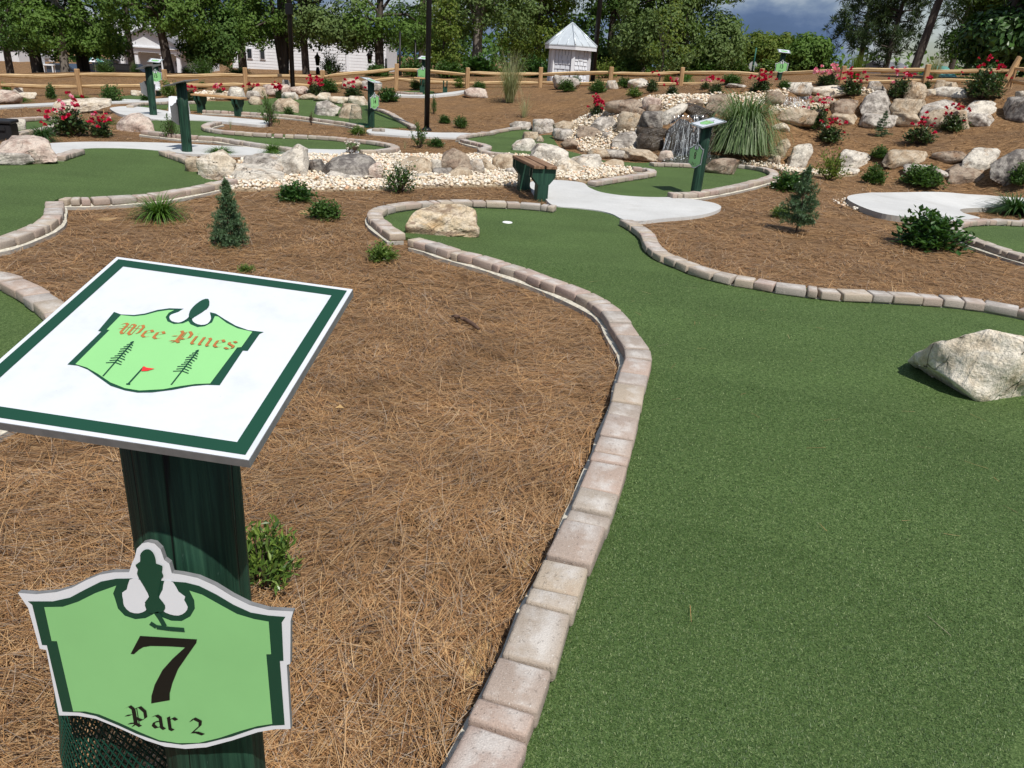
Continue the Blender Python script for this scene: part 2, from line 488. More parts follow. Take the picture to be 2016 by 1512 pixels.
A = []
for x in (-5, -2.5, 0, 2.5, 5):
    for y in (-6, -3, 0, 3, 6, 9): A.append((x, y, 0.0))
for px, py in [(0, 470), (0, 330), (100, 285), (300, 236), (60, 240), (430, 228), (600, 235), (735, 255), (840, 256), (930, 268), (1010, 255),
               (1090, 268), (1138, 302), (1200, 315), (1320, 319), (1450, 325), (1520, 340), (1600, 345), (1680, 336), (1800, 356), (1900, 363), (1990, 375), (1560, 400), (1000, 330), (700, 300), (200, 270), (500, 250)]:
    A.append(tuple(at_z(px, py)))
for q in [(157, 188, 25), (-60, 192, 25), (330, 185, 25.5), (485, 177, 26), (636, 172, 26.5), (781, 177, 27), (920, 173, 27), (1063, 172, 27.5), (1201, 170, 27),
          (1341, 169, 27), (1497, 167, 26), (1656, 165, 24.5), (1821, 166, 23.7), (1980, 181, 23), (2085, 186, 22.3),
          (1140, 262, 17.5), (1200, 285, 16.5), (1150, 235, 18.5), (1220, 228, 17.6), (1270, 225, 17), (1260, 255, 16.6), (1260, 298, 16.0), (1300, 290, 16.0),
          (1330, 228, 16.7), (1400, 222, 17.0), (1250, 200, 18.5), (1400, 193, 18.5), (1500, 191, 18.5), (1560, 186, 19), (1460, 260, 16.8), (1540, 270, 17.0), (1600, 262, 17.4),
          (1680, 298, 16.5), (1800, 298, 16), (1900, 296, 15.8), (2030, 302, 15), (1650, 248, 18.5), (1800, 252, 18), (1950, 250, 17.5), (2060, 245, 17),
          (1600, 215, 19), (1700, 192, 19.4), (1850, 192, 19), (2000, 188, 18.5), (1750, 171, 21.5), (1900, 173, 21),
          (-100, 158, 64), (100, 161, 64), (300, 163, 66), (450, 162, 66), (700, 158, 68), (-500, 140, 60), (0, 153, 44), (300, 156, 45), (600, 153, 48), (1000, 148, 55), (1500, 146, 55), (1900, 150, 55), (2300, 165, 55),
          (60, 146, 32), (300, 147, 33), (700, 150, 34), (1100, 150, 35), (1600, 147, 34), (-600, 200, 25), (2400, 190, 24)]:
    A.append(tuple(at_y(*q)))
A += [(-14, 4, 0), (-12, -6, 0), (14, 4, 0.3), (12, -6, 0.1), (-30, 0, 0), (30, 0, 0.5), (0, -30, 0), (-30, -30, 0), (30, -30, 0.3), (-20, 12, -0.1), (18, 12, 1.0),
      (0, 85, 0.6), (-60, 60, -1.2), (60, 60, 2.0), (-60, 20, -0.4), (60, 20, 1.2)]
A = np.array(A, dtype=float)

def _phi(r2): return 0.5 * r2 * np.log(np.maximum(r2, 1e-9))
_n = len(A)
_K = _phi(((A[:, None, :2] - A[None, :, :2]) ** 2).sum(2)) + np.eye(_n) * 0.02
_P = np.hstack([np.ones((_n, 1)), A[:, :2]])
_S = np.zeros((_n + 3, _n + 3)); _S[:_n, :_n] = _K; _S[:_n, _n:] = _P; _S[_n:, :_n] = _P.T
_w = np.linalg.solve(_S, np.concatenate([A[:, 2], np.zeros(3)]))
def tps(X, Y):
    Q = np.stack([X.ravel(), Y.ravel()], 1); o_ = np.empty(len(Q))
    for i in range(0, len(Q), 8000):
        q = Q[i:i + 8000]
        o_[i:i + 8000] = _phi(((q[:, None] - A[None, :, :2]) ** 2).sum(2)) @ _w[:_n] + _w[_n] + q @ _w[_n + 1:]
    return o_.reshape(X.shape)
def _axis(lo, fine_lo, fine_hi, hi, step):
    a = list(np.arange(fine_lo, fine_hi + 1e-6, step))
    s = step; x = fine_hi
    while x < hi: s *= 1.22; x += s; a.append(min(x, hi))
    s = step; x = fine_lo; b = []
    while x > lo: s *= 1.22; x -= s; b.append(max(x, lo))
    return np.array(b[::-1] + a)
GX = _axis(-1500, -15, 14, 1500, 0.2)
GY = _axis(-1500, -1, 29, 1500, 0.2)
_gx, _gy = np.meshgrid(GX, GY, indexing='ij')
_rad = np.hypot(_gx, _gy - 10)
_bl = np.clip((_rad - 55) / 60, 0, 1); _bl = _bl * _bl * (3 - 2 * _bl)
GZ = np.zeros_like(_gx)
_near = _rad < 116
_zt = np.clip(0.045 * _gx - 0.3, -4.5, 3.0)
GZ[:] = _zt
GZ[_near] = tps(_gx[_near], _gy[_near]) * (1 - _bl[_near]) + _zt[_near] * _bl[_near]
# the nearest ground is level
_f = np.clip((np.hypot(_gx, _gy - 2) - 9.0) / 4.0, 0, 1)
GZ *= np.where(_gy < 13, np.maximum(_f, 0), 1)

def H(x, y):
    x = np.asarray(x, float); y = np.asarray(y, float)
    i = np.clip(np.searchsorted(GX, x) - 1, 0, len(GX) - 2); j = np.clip(np.searchsorted(GY, y) - 1, 0, len(GY) - 2)
    u = (x - GX[i]) / (GX[i + 1] - GX[i]); v = (y - GY[j]) / (GY[j + 1] - GY[j])
    return (GZ[i, j] * (1 - u) * (1 - v) + GZ[i + 1, j] * u * (1 - v) + GZ[i, j + 1] * (1 - u) * v + GZ[i + 1, j + 1] * u * v)
_T = np.concatenate([np.linspace(0.6, 40, 1600), np.linspace(40.1, 140, 600)])
def ground(px, py, dz=0.0):
    """the point of the ground (raised by dz) that a direction from the viewpoint meets"""
    d = cray(px, py)
    P = cC[None] + d[None] * _T[:, None]
    g = P[:, 2] - H(P[:, 0], P[:, 1]) - dz
    k_ = np.argmax(g < 0)
    if g[k_] >= 0: k_ = len(_T) - 1
    if k_ == 0: k_ = 1
    a, b = g[k_ - 1], g[k_]
    t = _T[k_ - 1] + (_T[k_] - _T[k_ - 1]) * (a / (a - b) if a != b else 0)
    p_ = cC + d * t
    return Vector((p_[0], p_[1], float(H(p_[0], p_[1]))))

straw_m = mat_straw(); turf_m = mat_turf(); conc_m = mat_concrete(); brick_m = mat_brick()
foot_m = mat_concrete('grey footing', (0.40, 0.385, 0.35))
mortar_m = mat_plain('white mortar', (0.62, 0.58, 0.48), 0.9, 0.3, 30, 0.6)
nx, ny = len(GX), len(GY)
_V = np.stack([_gx, _gy, GZ], 2).reshape(-1, 3)
_i = np.arange((nx - 1) * (ny - 1)); _a = _i // (ny - 1) * ny + _i % (ny - 1)
tag(link('ground', raw_mesh('ground', _V, np.stack([_a, _a + ny, _a + ny + 1, _a + 1], 1), straw_m, True)), kind='structure')

def catmull(pts, k_=4, closed=False):
    P = [np.array(q, float) for q in pts]; n = len(P); res = []
    rng_ = range(n if closed else n - 1)
    for i in rng_:
        p1, p2 = P[i], P[(i + 1) % n]
        p0 = P[i - 1] if (closed or i > 0) else p1 * 2 - p2
        p3 = P[(i + 2) % n] if (closed or i < n - 2) else p2 * 2 - p1
        for s in range(k_):
            t = s / k_
            # centripetal-like damping keeps corners tidy
            m1 = (p2 - p0) * 0.5; m2 = (p3 - p1) * 0.5
            dd = np.linalg.norm(p2 - p1)
            for m_ in (m1, m2):
                l_ = np.linalg.norm(m_)
                if l_ > dd: m_ *= dd / l_
            res.append((2 * t**3 - 3 * t**2 + 1) * p1 + (t**3 - 2 * t**2 + t) * m1 + (-2 * t**3 + 3 * t**2) * p2 + (t**3 - t**2) * m2)
    if not closed: res.append(P[-1])
    return res

def W(pts, dz=0.03):
    """picture directions -> ground xy; tuples with three items are already metres"""
    return [np.array(q[:2], float) if len(q) == 3 else np.array(ground(q[0], q[1], dz)[:2]) for q in pts]

def inside(poly, X, Y):
    poly = np.asarray(poly); r = np.zeros(X.shape, bool); n = len(poly); j = n - 1
    for i in range(n):
        xi, yi = poly[i]; xj, yj = poly[j]
        c = ((yi > Y) != (yj > Y)) & (X < (xj - xi) * (Y - yi) / (yj - yi + 1e-12) + xi)
        r ^= c; j = i
    return r

NOSTRAW = []      # outlines where no straw lies
def sheet(name, pts, dz, mat, thick=0.12, step=0.45, smooth=4, side=None):
    P = catmull(W(pts, dz), smooth, True)
    Q = [P[0]]
    for q in P[1:]:
        if np.linalg.norm(q - Q[-1]) > 0.03: Q.append(q)
    if np.linalg.norm(Q[0] - Q[-1]) < 0.03: Q.pop()
    Q = np.array(Q); n = len(Q)
    lo, hi = Q.min(0), Q.max(0)
    gx, gy = np.meshgrid(np.arange(lo[0], hi[0], step), np.arange(lo[1], hi[1], step))
    gx = gx.ravel() + 0.013; gy = gy.ravel() + 0.017
    ins = inside(Q, gx, gy)
    cand = np.stack([gx[ins], gy[ins]], 1)
    if len(cand):
        d = np.sqrt(((cand[:, None] - Q[None]) ** 2).sum(2)).min(1)
        cand = cand[d > step * 0.3]
    pts2 = [Vector(q) for q in Q] + [Vector(q) for q in cand]
    vv, ee, ff, *_ = delaunay_2d_cdt(pts2, [(i, (i + 1) % n) for i in range(n)], [], 1, 1e-6)
    xy = np.array([q[:] for q in vv]); z = H(xy[:, 0], xy[:, 1]) + dz
    mb = MB()
    fs = []
    for q in ff:
        a, b, c = (xy[i] for i in q[:3])
        if (b[0] - a[0]) * (c[1] - a[1]) - (b[1] - a[1]) * (c[0] - a[0]) < 0: q = q[::-1]
        fs.append(tuple(q))
    mb.add(np.column_stack([xy, z]), fs, 0, True)
    zq = H(Q[:, 0], Q[:, 1])
    vs = [(q[0], q[1], zz + dz) for q, zz in zip(Q, zq)] + [(q[0], q[1], zz + dz - thick) for q, zz in zip(Q, zq)]
    ar = sum(Q[i][0] * Q[(i + 1) % n][1] - Q[(i + 1) % n][0] * Q[i][1] for i in range(n))
    sf = [((i, n + i, n + (i + 1) % n, (i + 1) % n) if ar > 0 else ((i + 1) % n, n + (i + 1) % n, n + i, i)) for i in range(n)]
    mb.add(vs, sf, 1 if side else 0)
    o = mb.build(name, [mat] + ([side] if side else []))
    tag(o, kind='structure')
    NOSTRAW.append(Q)
    return o, Q

# ---------------------------------------------------------------- kerb lines (centre of the brick tops)
K7L = [(905, 1600), (960, 1490), (1003, 1385), (1053, 1272), (1083, 1185), (1118, 1105), (1153, 1030), (1180, 960), (1200, 900), (1220, 835), (1236, 785), (1248, 735), (1257, 700), (1247, 676), (1226, 645), (1210, 618), (1186, 598), (1158, 583), (1120, 566),
       (1068, 547), (1030, 532), (992, 521), (956, 509), (926, 502), (888, 492), (853, 480), (818, 471)]
K7T = [(783, 462), (762, 447), (745, 434), (738, 423), (745, 413), (763, 407), (785, 403), (809, 400), (847, 397), (890, 396), (937, 396), (989, 398), (1033, 400), (1066, 403), (1092, 406)]
K7R = [(1232, 432), (1261, 449), (1277, 464), (1284, 481), (1298, 494), (1318, 504), (1346, 515), (1374, 526), (1402, 534), (1439, 543), (1487, 551), (1536, 560), (1589, 567), (1629, 572), (1686, 575), (1751, 579), (1819, 583), (1880, 588), (1929, 594), (1977, 602), (2030, 613), (2100, 632), (2200, 664), (2330, 715)]
K6A = [(-60, 483), (5, 470), (45, 456), (78, 443), (100, 428), (106, 412), (106, 396)]
K6B = [(120, 390), (150, 391), (190, 390), (230, 388), (270, 385), (312, 381), (355, 374), (398, 366), (430, 359), (455, 353)]
K6C = [(115, 307), (135, 300), (156, 294)]
K6D = [(322, 297), (345, 304), (368, 312), (390, 321)]
KLL = [(-60, 532), (-10, 541), (30, 555), (65, 575), (95, 596), (120, 622), (128, 655), (115, 700), (60, 760), (-60, 830)]
K8A = [(906, 271), (918, 266), (945, 262), (975, 257), (1010, 251), (1040, 249)]
K8B = [(912, 274), (930, 279), (952, 284), (960, 289), (948, 293), (958, 298), (980, 301), (1010, 303)]
K8C = [(1283, 320), (1310, 321), (1340, 322), (1368, 323)]
K8D = [(1445, 323), (1472, 326), (1502, 330), (1522, 337), (1522, 345), (1500, 353), (1460, 363), (1420, 371), (1390, 376), (1360, 380), (1322, 380)]
K8E = [(1166, 358), (1200, 352), (1240, 346), (1268, 342), (1284, 338), (1276, 332), (1245, 329)]
KMA = [(430, 239), (412, 243), (404, 248), (412, 253), (440, 257), (504, 262), (565, 265), (629, 268), (690, 273), (735, 278), (768, 284), (778, 290), (762, 294), (735, 296), (706, 296)]
KMB = [(282, 257), (315, 261), (350, 265), (390, 268), (425, 270), (465, 276), (504, 282), (550, 289), (590, 295)]
KRT = [(2230, 440), (2080, 437), (2016, 436), (1962, 433), (1912, 434), (1883, 440), (1880, 449), (1895, 460), (1922, 472), (1962, 486), (2005, 499), (2080, 520), (2230, 565)]
KU1 = [(255, 208), (275, 203), (310, 201), (360, 200), (395, 199)]
KU2 = [(398, 217), (450, 219), (504, 222), (550, 225), (591, 229), (640, 236), (679, 241), (712, 248)]
KU3 = [(730, 209), (766, 221), (791, 236), (815, 248)]
KU4 = [(735, 252), (745, 253), (756, 253)]
KUL = [(-40, 237), (0, 235), (50, 232), (90, 230), (112, 235), (113, 243), (90, 251), (50, 258), (28, 263)]
KBK = [(782, 180), (805, 182), (830, 183)]

B_ = 0.0
S_green7 = K7L[::1] + K7T + [(1098, 408), (1136, 411), (1177, 416), (1205, 423)] + K7R + [(4.6, 3.0, 0), (4.4, 1.5, 0), (3.4, 0.0, 0), (-0.3, 0.0, 0)]
turf7, Q7 = sheet('putting_green', S_green7, 0.03, turf_m)
sheet('putting_green', K6A + K6B + [(440, 356), (400, 350), (388, 330)] + K6D[::-1] + [(300, 294), (250, 291), (190, 291)] + K6C[::-1] + [(80, 318), (-80, 330)], 0.03, turf_m)
sheet('putting_green', KLL + [(-5.5, 2.6, 0), (-5.5, 5.2, 0)], 0.03, turf_m)
sheet('putting_green', K8A + [(1085, 266), (1092, 277), (1110, 295), (1138, 302), (1160, 309), (1190, 316), (1245, 320)] + K8C + [(1410, 324)] + K8D + [(1333, 388), (1295, 389), (1258, 387), (1220, 385), (1183, 380), (1158, 372), (1148, 365)] + K8E
      + [(1215, 325), (1180, 321), (1150, 318), (1105, 311), (1060, 306)] + K8B[::-1], 0.03, turf_m)
sheet('putting_green', [(300, 237), (360, 236), (425, 237)] + KMA + [(690, 297), (640, 295), (610, 294)] + KMB[::-1] + [(275, 247)], 0.03, turf_m)
sheet('putting_green', KRT + [(9.0, 7.8, 0), (9.5, 10.5, 0)], 0.03, turf_m)
sheet('putting_green', KU1 + [(470, 199), (560, 192), (640, 194), (700, 202)] + KU3 + [(822, 252), (790, 250), (757, 250)] + KU2[::-1] + [(340, 214), (290, 213)], 0.03, turf_m)
sheet('putting_green', KUL + [(-60, 268)], 0.03, turf_m)
sheet('putting_green', [(238, 190), (262, 187), (285, 190), (280, 195), (245, 195)], 0.03, turf_m)
sheet('putting_green', [(778, 183), (800, 179), (850, 179), (850, 184), (810, 186)], 0.03, turf_m)

# paths
sheet('concrete_path', [(1045, 358), (1090, 354), (1145, 359), (1160, 369), (1183, 378), (1220, 384), (1258, 387), (1295, 388), (1333, 388), (1358, 391), (1383, 395), (1408, 400), (1420, 407), (1412, 414), (1390, 421), (1358, 426), (1308, 430), (1260, 435), (1228, 432), (1205, 421), (1177, 414), (1136, 409), (1098, 406), (1082, 400), (1072, 390), (1052, 380)], 0.04, conc_m)
sheet('concrete_path', [(1668, 390), (1672, 385), (1695, 381), (1740, 379), (1800, 378), (1870, 379), (1940, 384), (2010, 389), (2060, 393), (2060, 406), (1960, 408), (1895, 411), (1897, 419), (1930, 429), (1885, 434), (1862, 434), (1777, 426), (1737, 420), (1702, 409), (1676, 397)], 0.075, conc_m, 0.2, side=foot_m)
sheet('concrete_path', [(70, 285), (110, 281), (165, 279), (225, 279), (290, 280), (350, 282), (425, 286), (504, 290), (560, 293), (610, 293), (650, 294), (700, 295), (704, 303), (670, 306), (590, 306), (504, 305), (412, 304), (365, 302), (322, 297), (260, 292), (190, 291), (152, 294), (120, 304), (80, 312)], 0.036, conc_m)
sheet('concrete_path', [(216, 213), (230, 210), (250, 209), (285, 211), (320, 217), (370, 224), (425, 229), (480, 233), (520, 237), (535, 242), (515, 246), (470, 242), (425, 238), (360, 235), (312, 235), (275, 230), (235, 224)], 0.05, conc_m)
sheet('concrete_path', [(724, 255), (750, 252), (800, 257), (870, 261), (935, 263), (915, 268), (900, 271), (860, 270), (800, 268), (750, 264), (726, 262)], 0.036, conc_m)
sheet('concrete_path', [(238, 195), (280, 196), (310, 194), (345, 192), (375, 194), (350, 199), (305, 201), (255, 201), (120, 206), (0, 212), (-40, 212), (0, 207), (120, 201), (200, 197)], 0.036, conc_m, step=0.3)
sheet('concrete_path', [(772, 184), (800, 186), (840, 186), (880, 182), (920, 177), (905, 183), (880, 186), (840, 189), (795, 188), (775, 187)], 0.06, conc_m, step=0.3)

sand_m = mat_plain('bare sandy soil', (0.52, 0.36, 0.17), .95, .25, 14, .6)
for pts in ([(903, 1290), (935, 1262), (958, 1240), (972, 1262), (950, 1310), (925, 1345), (905, 1330)], [(190, 431), (205, 428), (232, 430), (205, 434)], [(585, 417), (597, 414), (618, 416), (604, 420)], [(1010, 1110), (1035, 1085), (1045, 1095), (1025, 1135)]):
    sheet('bare_sand', pts, 0.006, sand_m, .03, .1); NOSTRAW.pop()
# ---------------------------------------------------------------- brick kerbs
BW = 0.153
def brick_meshes():
    res = {}
    rr = random.Random(5)
    for kx, ln in (('S', 0.076), ('M', 0.152), ('L', 0.232)):
        res[kx] = []
        for v_ in range(4):
            bm = bmesh.new()
            bmesh.ops.create_cube(bm, size=1)
            bmesh.ops.scale(bm, vec=(ln, BW, 0.064), verts=bm.verts)
            for q in bm.verts:
                q.co += Vector((rr.uniform(-.003, .003), rr.uniform(-.003, .003), rr.uniform(-.002, .002)))
            bmesh.ops.bevel(bm, geom=bm.edges[:], offset=0.011, segments=2, affect='EDGES', profile=0.5)
            for q in bm.verts:
                q.co += Vector((rr.uniform(-.0012, .0012), rr.uniform(-.0012, .0012), rr.uniform(-.0007, .0007)))
            me = bpy.data.meshes.new('brick'); bm.to_mesh(me); bm.free()
            me.polygons.foreach_set('use_smooth', [True] * len(me.polygons))
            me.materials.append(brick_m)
            res[kx].append(me)
    return res
BR = brick_meshes()
krng = random.Random(11)
TOP = 0.095
def kerb(pts, label, straw_side, start=None, group='brick kerbs edging the putting greens'):
    """row of pavers on a concrete footing; straw_side +1: straw lies to the left of travel"""
    P = catmull(W(pts, TOP), 6)
    P = [np.array(q) for q in P]
    seg = [0.0]
    for a, b in zip(P, P[1:]): seg.append(seg[-1] + np.linalg.norm(b - a))
    seg = np.array(seg); PA = np.array(P)
    def at(s): return np.array([np.interp(s, seg, PA[:, 0]), np.interp(s, seg, PA[:, 1])])
    root_xy = at(seg[-1] / 2)
    root = empty('brick_kerb', (root_xy[0], root_xy[1], float(H(*root_xy))))
    tag(root, label, 'kerb', group)
    # footing: a strip that follows the line
    n = max(2, int(seg[-1] / 0.18)); mb = MB(); vs = []
    sl_ = np.linspace(0, seg[-1], n)
    for s in sl_:
        a = at(max(0, s - .05)); b = at(min(seg[-1], s + .05)); t = (b - a) / (np.linalg.norm(b - a) + 1e-9); nn = np.array([-t[1], t[0]]) * straw_side
        c = at(s); z = float(H(*c))
        jt = krng.uniform(-.004, .004)
        jt = jt * 3 if krng.random() < .5 else jt
        e1 = c + nn * (BW / 2 + 0.024 + jt); e2 = c - nn * (BW / 2 - 0.02); em = c + nn * (BW / 2 + .008)
        vs += [(e1[0], e1[1], z - 0.1), (e1[0], e1[1], z + 0.030), (em[0], em[1], z + 0.036 + jt * .5), (e2[0], e2[1], z + 0.036), (e2[0], e2[1], z - 0.1)]
    vs = [(x - root.location.x, y - root.location.y, z - root.location.z) for x, y, z in vs]
    fs = []; fm = []
    for i in range(n - 1):
        for j in range(4):
            q = (i * 5 + j, i * 5 + j + 1, (i + 1) * 5 + j + 1, (i + 1) * 5 + j)
            fs.append(q if straw_side > 0 else q[::-1]); fm.append(1 if j in (1, 2) else 0)
    fs += [(0, 4, 3, 2, 1), tuple((n - 1) * 5 + j for j in (0, 1, 2, 3, 4))]; fm += [0, 0]
    mb.add(vs, fs); mb.m = fm
    mb.build('footing', [foot_m, mortar_m], root)
    s = 0.004; i = 0; last = None
    cyc = start or ''
    while s < seg[-1] - 0.03:
        if i < len(cyc): kx = cyc[i]
        else:
            kx = krng.choice([q for q in 'SMLML' if q != last or q == 'M'])
        last = kx
        ln = {'S': 0.076, 'M': 0.152, 'L': 0.232}[kx]
        if s + ln > seg[-1] + 0.03:
            kx, ln = 'S', 0.076
        a, b = at(s), at(min(seg[-1], s + ln)); c = at(min(seg[-1], s + ln / 2))
        c = (a + b) / 2 * .5 + c * .5
        an = math.atan2(b[1] - a[1], b[0] - a[0])
        sl2 = (float(H(*b)) - float(H(*a))) / max(ln, .01)
        o = link('brick', krng.choice(BR[kx]), root, (c[0] - root.location.x + krng.uniform(-.004, .004), c[1] - root.location.y + krng.uniform(-.004, .004), float(H(*c)) - root.location.z + 0.036 + 0.031 + krng.uniform(-.003, .004)))
        o.rotation_euler = (krng.uniform(-.02, .02), -math.atan(sl2) + krng.uniform(-.015, .015), an + krng.uniform(-.03, .03) + (math.pi if krng.random() < .5 else 0))
        s += ln + krng.uniform(0.006, 0.013) + (0.03 if krng.random() < .04 else 0)
        i += 1
    # straw keeps off the footing
    Lf = []; Rt = []
    for s in sl_:
        a = at(max(0, s - .05)); b = at(min(seg[-1], s + .05)); t = (b - a) / (np.linalg.norm(b - a) + 1e-9); nn = np.array([-t[1], t[0]]); c = at(s)
        Lf.append(c + nn * (BW / 2 + .016)); Rt.append(c - nn * (BW / 2 + .016))
    NOSTRAW.append(np.array(Lf + Rt[::-1]))
    return root
kerb(K7L, 'long S-shaped brick kerb between the pine straw and the near green', 1, 'LSMLSMLSMLSML')
kerb(K7T, 'short hooked brick kerb round the far left end of the near green', 1)
kerb(K7R, 'curved brick kerb on the right of the near green, along the pine straw bed', 1)
kerb(K6A, 'curved brick kerb left of the square brick corner, cut by the left edge', -1)
kerb(K6B, 'brick kerb running from the square corner to the pale boulders at left', -1, 'SSSML')
kerb(K6C, 'stub of brick kerb beside the big pink boulder at far left', 1)
kerb(K6D, 'short brick kerb at the foot of the leaning green post at left', 1)
kerb(KLL, 'brick kerb of the small green behind the large white board', 1)
kerb(K8A, 'brick kerb on the upper edge of the left lobe of the waterfall green', 1)
kerb(K8B, 'wavy brick kerb on the lower edge of the left lobe of the waterfall green', -1)
kerb(K8C, 'short brick kerb in front of the waterfall pool', 1)
kerb(K8D, 'brick kerb looping round the right end of the waterfall green', 1)
kerb(K8E, 'pointed brick kerb around the white gravel by the brown bench', 1)
kerb(KMA, 'brick kerb round the notch and far end of the long narrow green', 1)
kerb(KMB, 'brick kerb on the near side of the long narrow green', -1)
kerb(KRT, 'brick kerb round the rounded green cut by the right edge', -1)
kerb(KU1, 'brick kerb behind the green with the tan bench', 1)
kerb(KU2, 'brick kerb below the row of boulders on the far middle green', -1)
kerb(KU3, 'pinkish brick kerb sweeping down from the post with the wire basket', 1)
kerb(KU4, 'short stub of brick kerb at the base of the post with the wire basket', -1)
kerb(KUL, 'brick kerb round the small green at the far left edge', 1)
kerb(KBK, 'short dark brick kerb near the fence behind the black pole', -1)
# ---------------------------------------------------------------- gravel beds
gravel_bed_m = mat_plain('gravel bed', (0.42, 0.33, 0.22), 0.9, 0.4, 40, 0.8)
stone_m = mat_island('cream gravel', [(0.78, 0.69, 0.54), (0.82, 0.78, 0.69), (0.66, 0.50, 0.32), (0.86, 0.82, 0.74), (0.74, 0.62, 0.44), (0.62, 0.55, 0.47), (0.84, 0.75, 0.58), (0.72, 0.44, 0.27)], 0.8, noise=0.15, nscale=30)
def ico_unit():
    bm = bmesh.new(); bmesh.ops.create_icosphere(bm, subdivisions=1, radius=1)
    v = np.array([q.co[:] for q in bm.verts]); f = np.array([[q.index for q in fc.verts] for fc in bm.faces]); bm.free()
    return v, f
ICO_V, ICO_F = ico_unit()
GRAVEL = []
def gravel(pts, size, dens, dz=0.02, seed=0, bed=True):
    if bed:
        o, Q = sheet('gravel_bed', pts, dz, gravel_bed_m, 0.06, 0.3)
    else:
        Q = np.array(catmull(W(pts, dz), 3, True))
    rg = np.random.default_rng(seed)
    lo, hi = Q.min(0), Q.max(0)
    n = int((hi - lo).prod() * dens)
    p = rg.uniform(lo, hi, (n, 2)); p = p[inside(Q, p[:, 0], p[:, 1])]; n = len(p)
    z = H(p[:, 0], p[:, 1]) + dz + rg.uniform(0.0, size * .7, n)
    sc = size * rg.uniform(0.55, 1.25, (n, 1)) * np.stack([rg.uniform(.7, 1.2, n), rg.uniform(.6, 1, n), rg.uniform(.45, .75, n)], 1) * .5
    k_ = len(ICO_V)
    vv = ICO_V[None] * (1 + rg.uniform(-.22, .22, (n, k_, 1)))
    vv = vv * sc[:, None, :]
    a = rg.uniform(0, 6.28, n); b = rg.uniform(-.5, .5, n)
    ca, sa, cb, sb = np.cos(a)[:, None], np.sin(a)[:, None], np.cos(b)[:, None], np.sin(b)[:, None]
    x, y, zz = vv[..., 0], vv[..., 1], vv[..., 2]
    y, zz = y * cb - zz * sb, y * sb + zz * cb
    x, y = x * ca - y * sa, x * sa + y * ca
    V = np.stack([x + p[:, 0:1], y + p[:, 1:2], zz + z[:, None]], 2).reshape(-1, 3)
    F = (ICO_F[None] + (np.arange(n) * k_)[:, None, None]).reshape(-1, 3)
    o = link('gravel', raw_mesh('gravel', V, F, stone_m, True))
    tag(o, kind='stuff')
G1 = [(430, 371), (440, 361), (470, 322), (480, 313), (568, 307), (607, 304), (672, 306), (777, 306), (1010, 305), (1060, 309), (1105, 314), (1180, 323), (1235, 331), (1262, 336), (1255, 340), (1200, 349), (1163, 356), (1145, 357), (1090, 352), (1046, 356), (1034, 366), (1020, 366), (900, 366), (822, 369), (800, 373), (745, 373), (617, 374), (554, 371), (500, 374)]
gravel(G1, 0.055, 600, seed=1)
gravel([(1098, 264), (1112, 250), (1128, 240), (1150, 229), (1175, 221), (1200, 218), (1235, 224), (1262, 228), (1262, 296), (1235, 303), (1190, 303), (1150, 298), (1130, 287), (1115, 272)], 0.064, 440, 0.03, seed=2)
gravel([(1256, 201), (1263, 196), (1295, 191), (1333, 189), (1398, 186), (1448, 187), (1512, 181), (1548, 178), (1548, 192), (1508, 196), (1500, 206), (1450, 213), (1390, 206), (1355, 213), (1300, 219), (1272, 210)], 0.070, 340, 0.03, seed=3)
gravel([(1515, 211), (1550, 207), (1598, 206), (1640, 202), (1612, 216), (1585, 221), (1555, 218), (1520, 221)], 0.062, 520, 0.04, seed=4)
gravel([(1452, 319), (1500, 321), (1540, 326), (1560, 331), (1610, 335), (1650, 336), (1683, 337), (1688, 343), (1640, 346), (1590, 344), (1545, 339), (1528, 332), (1480, 326)], 0.052, 700, 0.02, seed=5)
gravel([(1640, 396), (1668, 394), (1690, 408), (1712, 416), (1690, 416), (1655, 408)], 0.05, 160, 0.01, seed=6, bed=False)
gravel([(384, 187), (400, 183), (450, 184), (430, 195), (394, 197)], 0.09, 200, 0.03, seed=7)
gravel([(1690, 184), (1705, 178), (1735, 180), (1728, 187)], 0.09, 220, 0.03, seed=8)

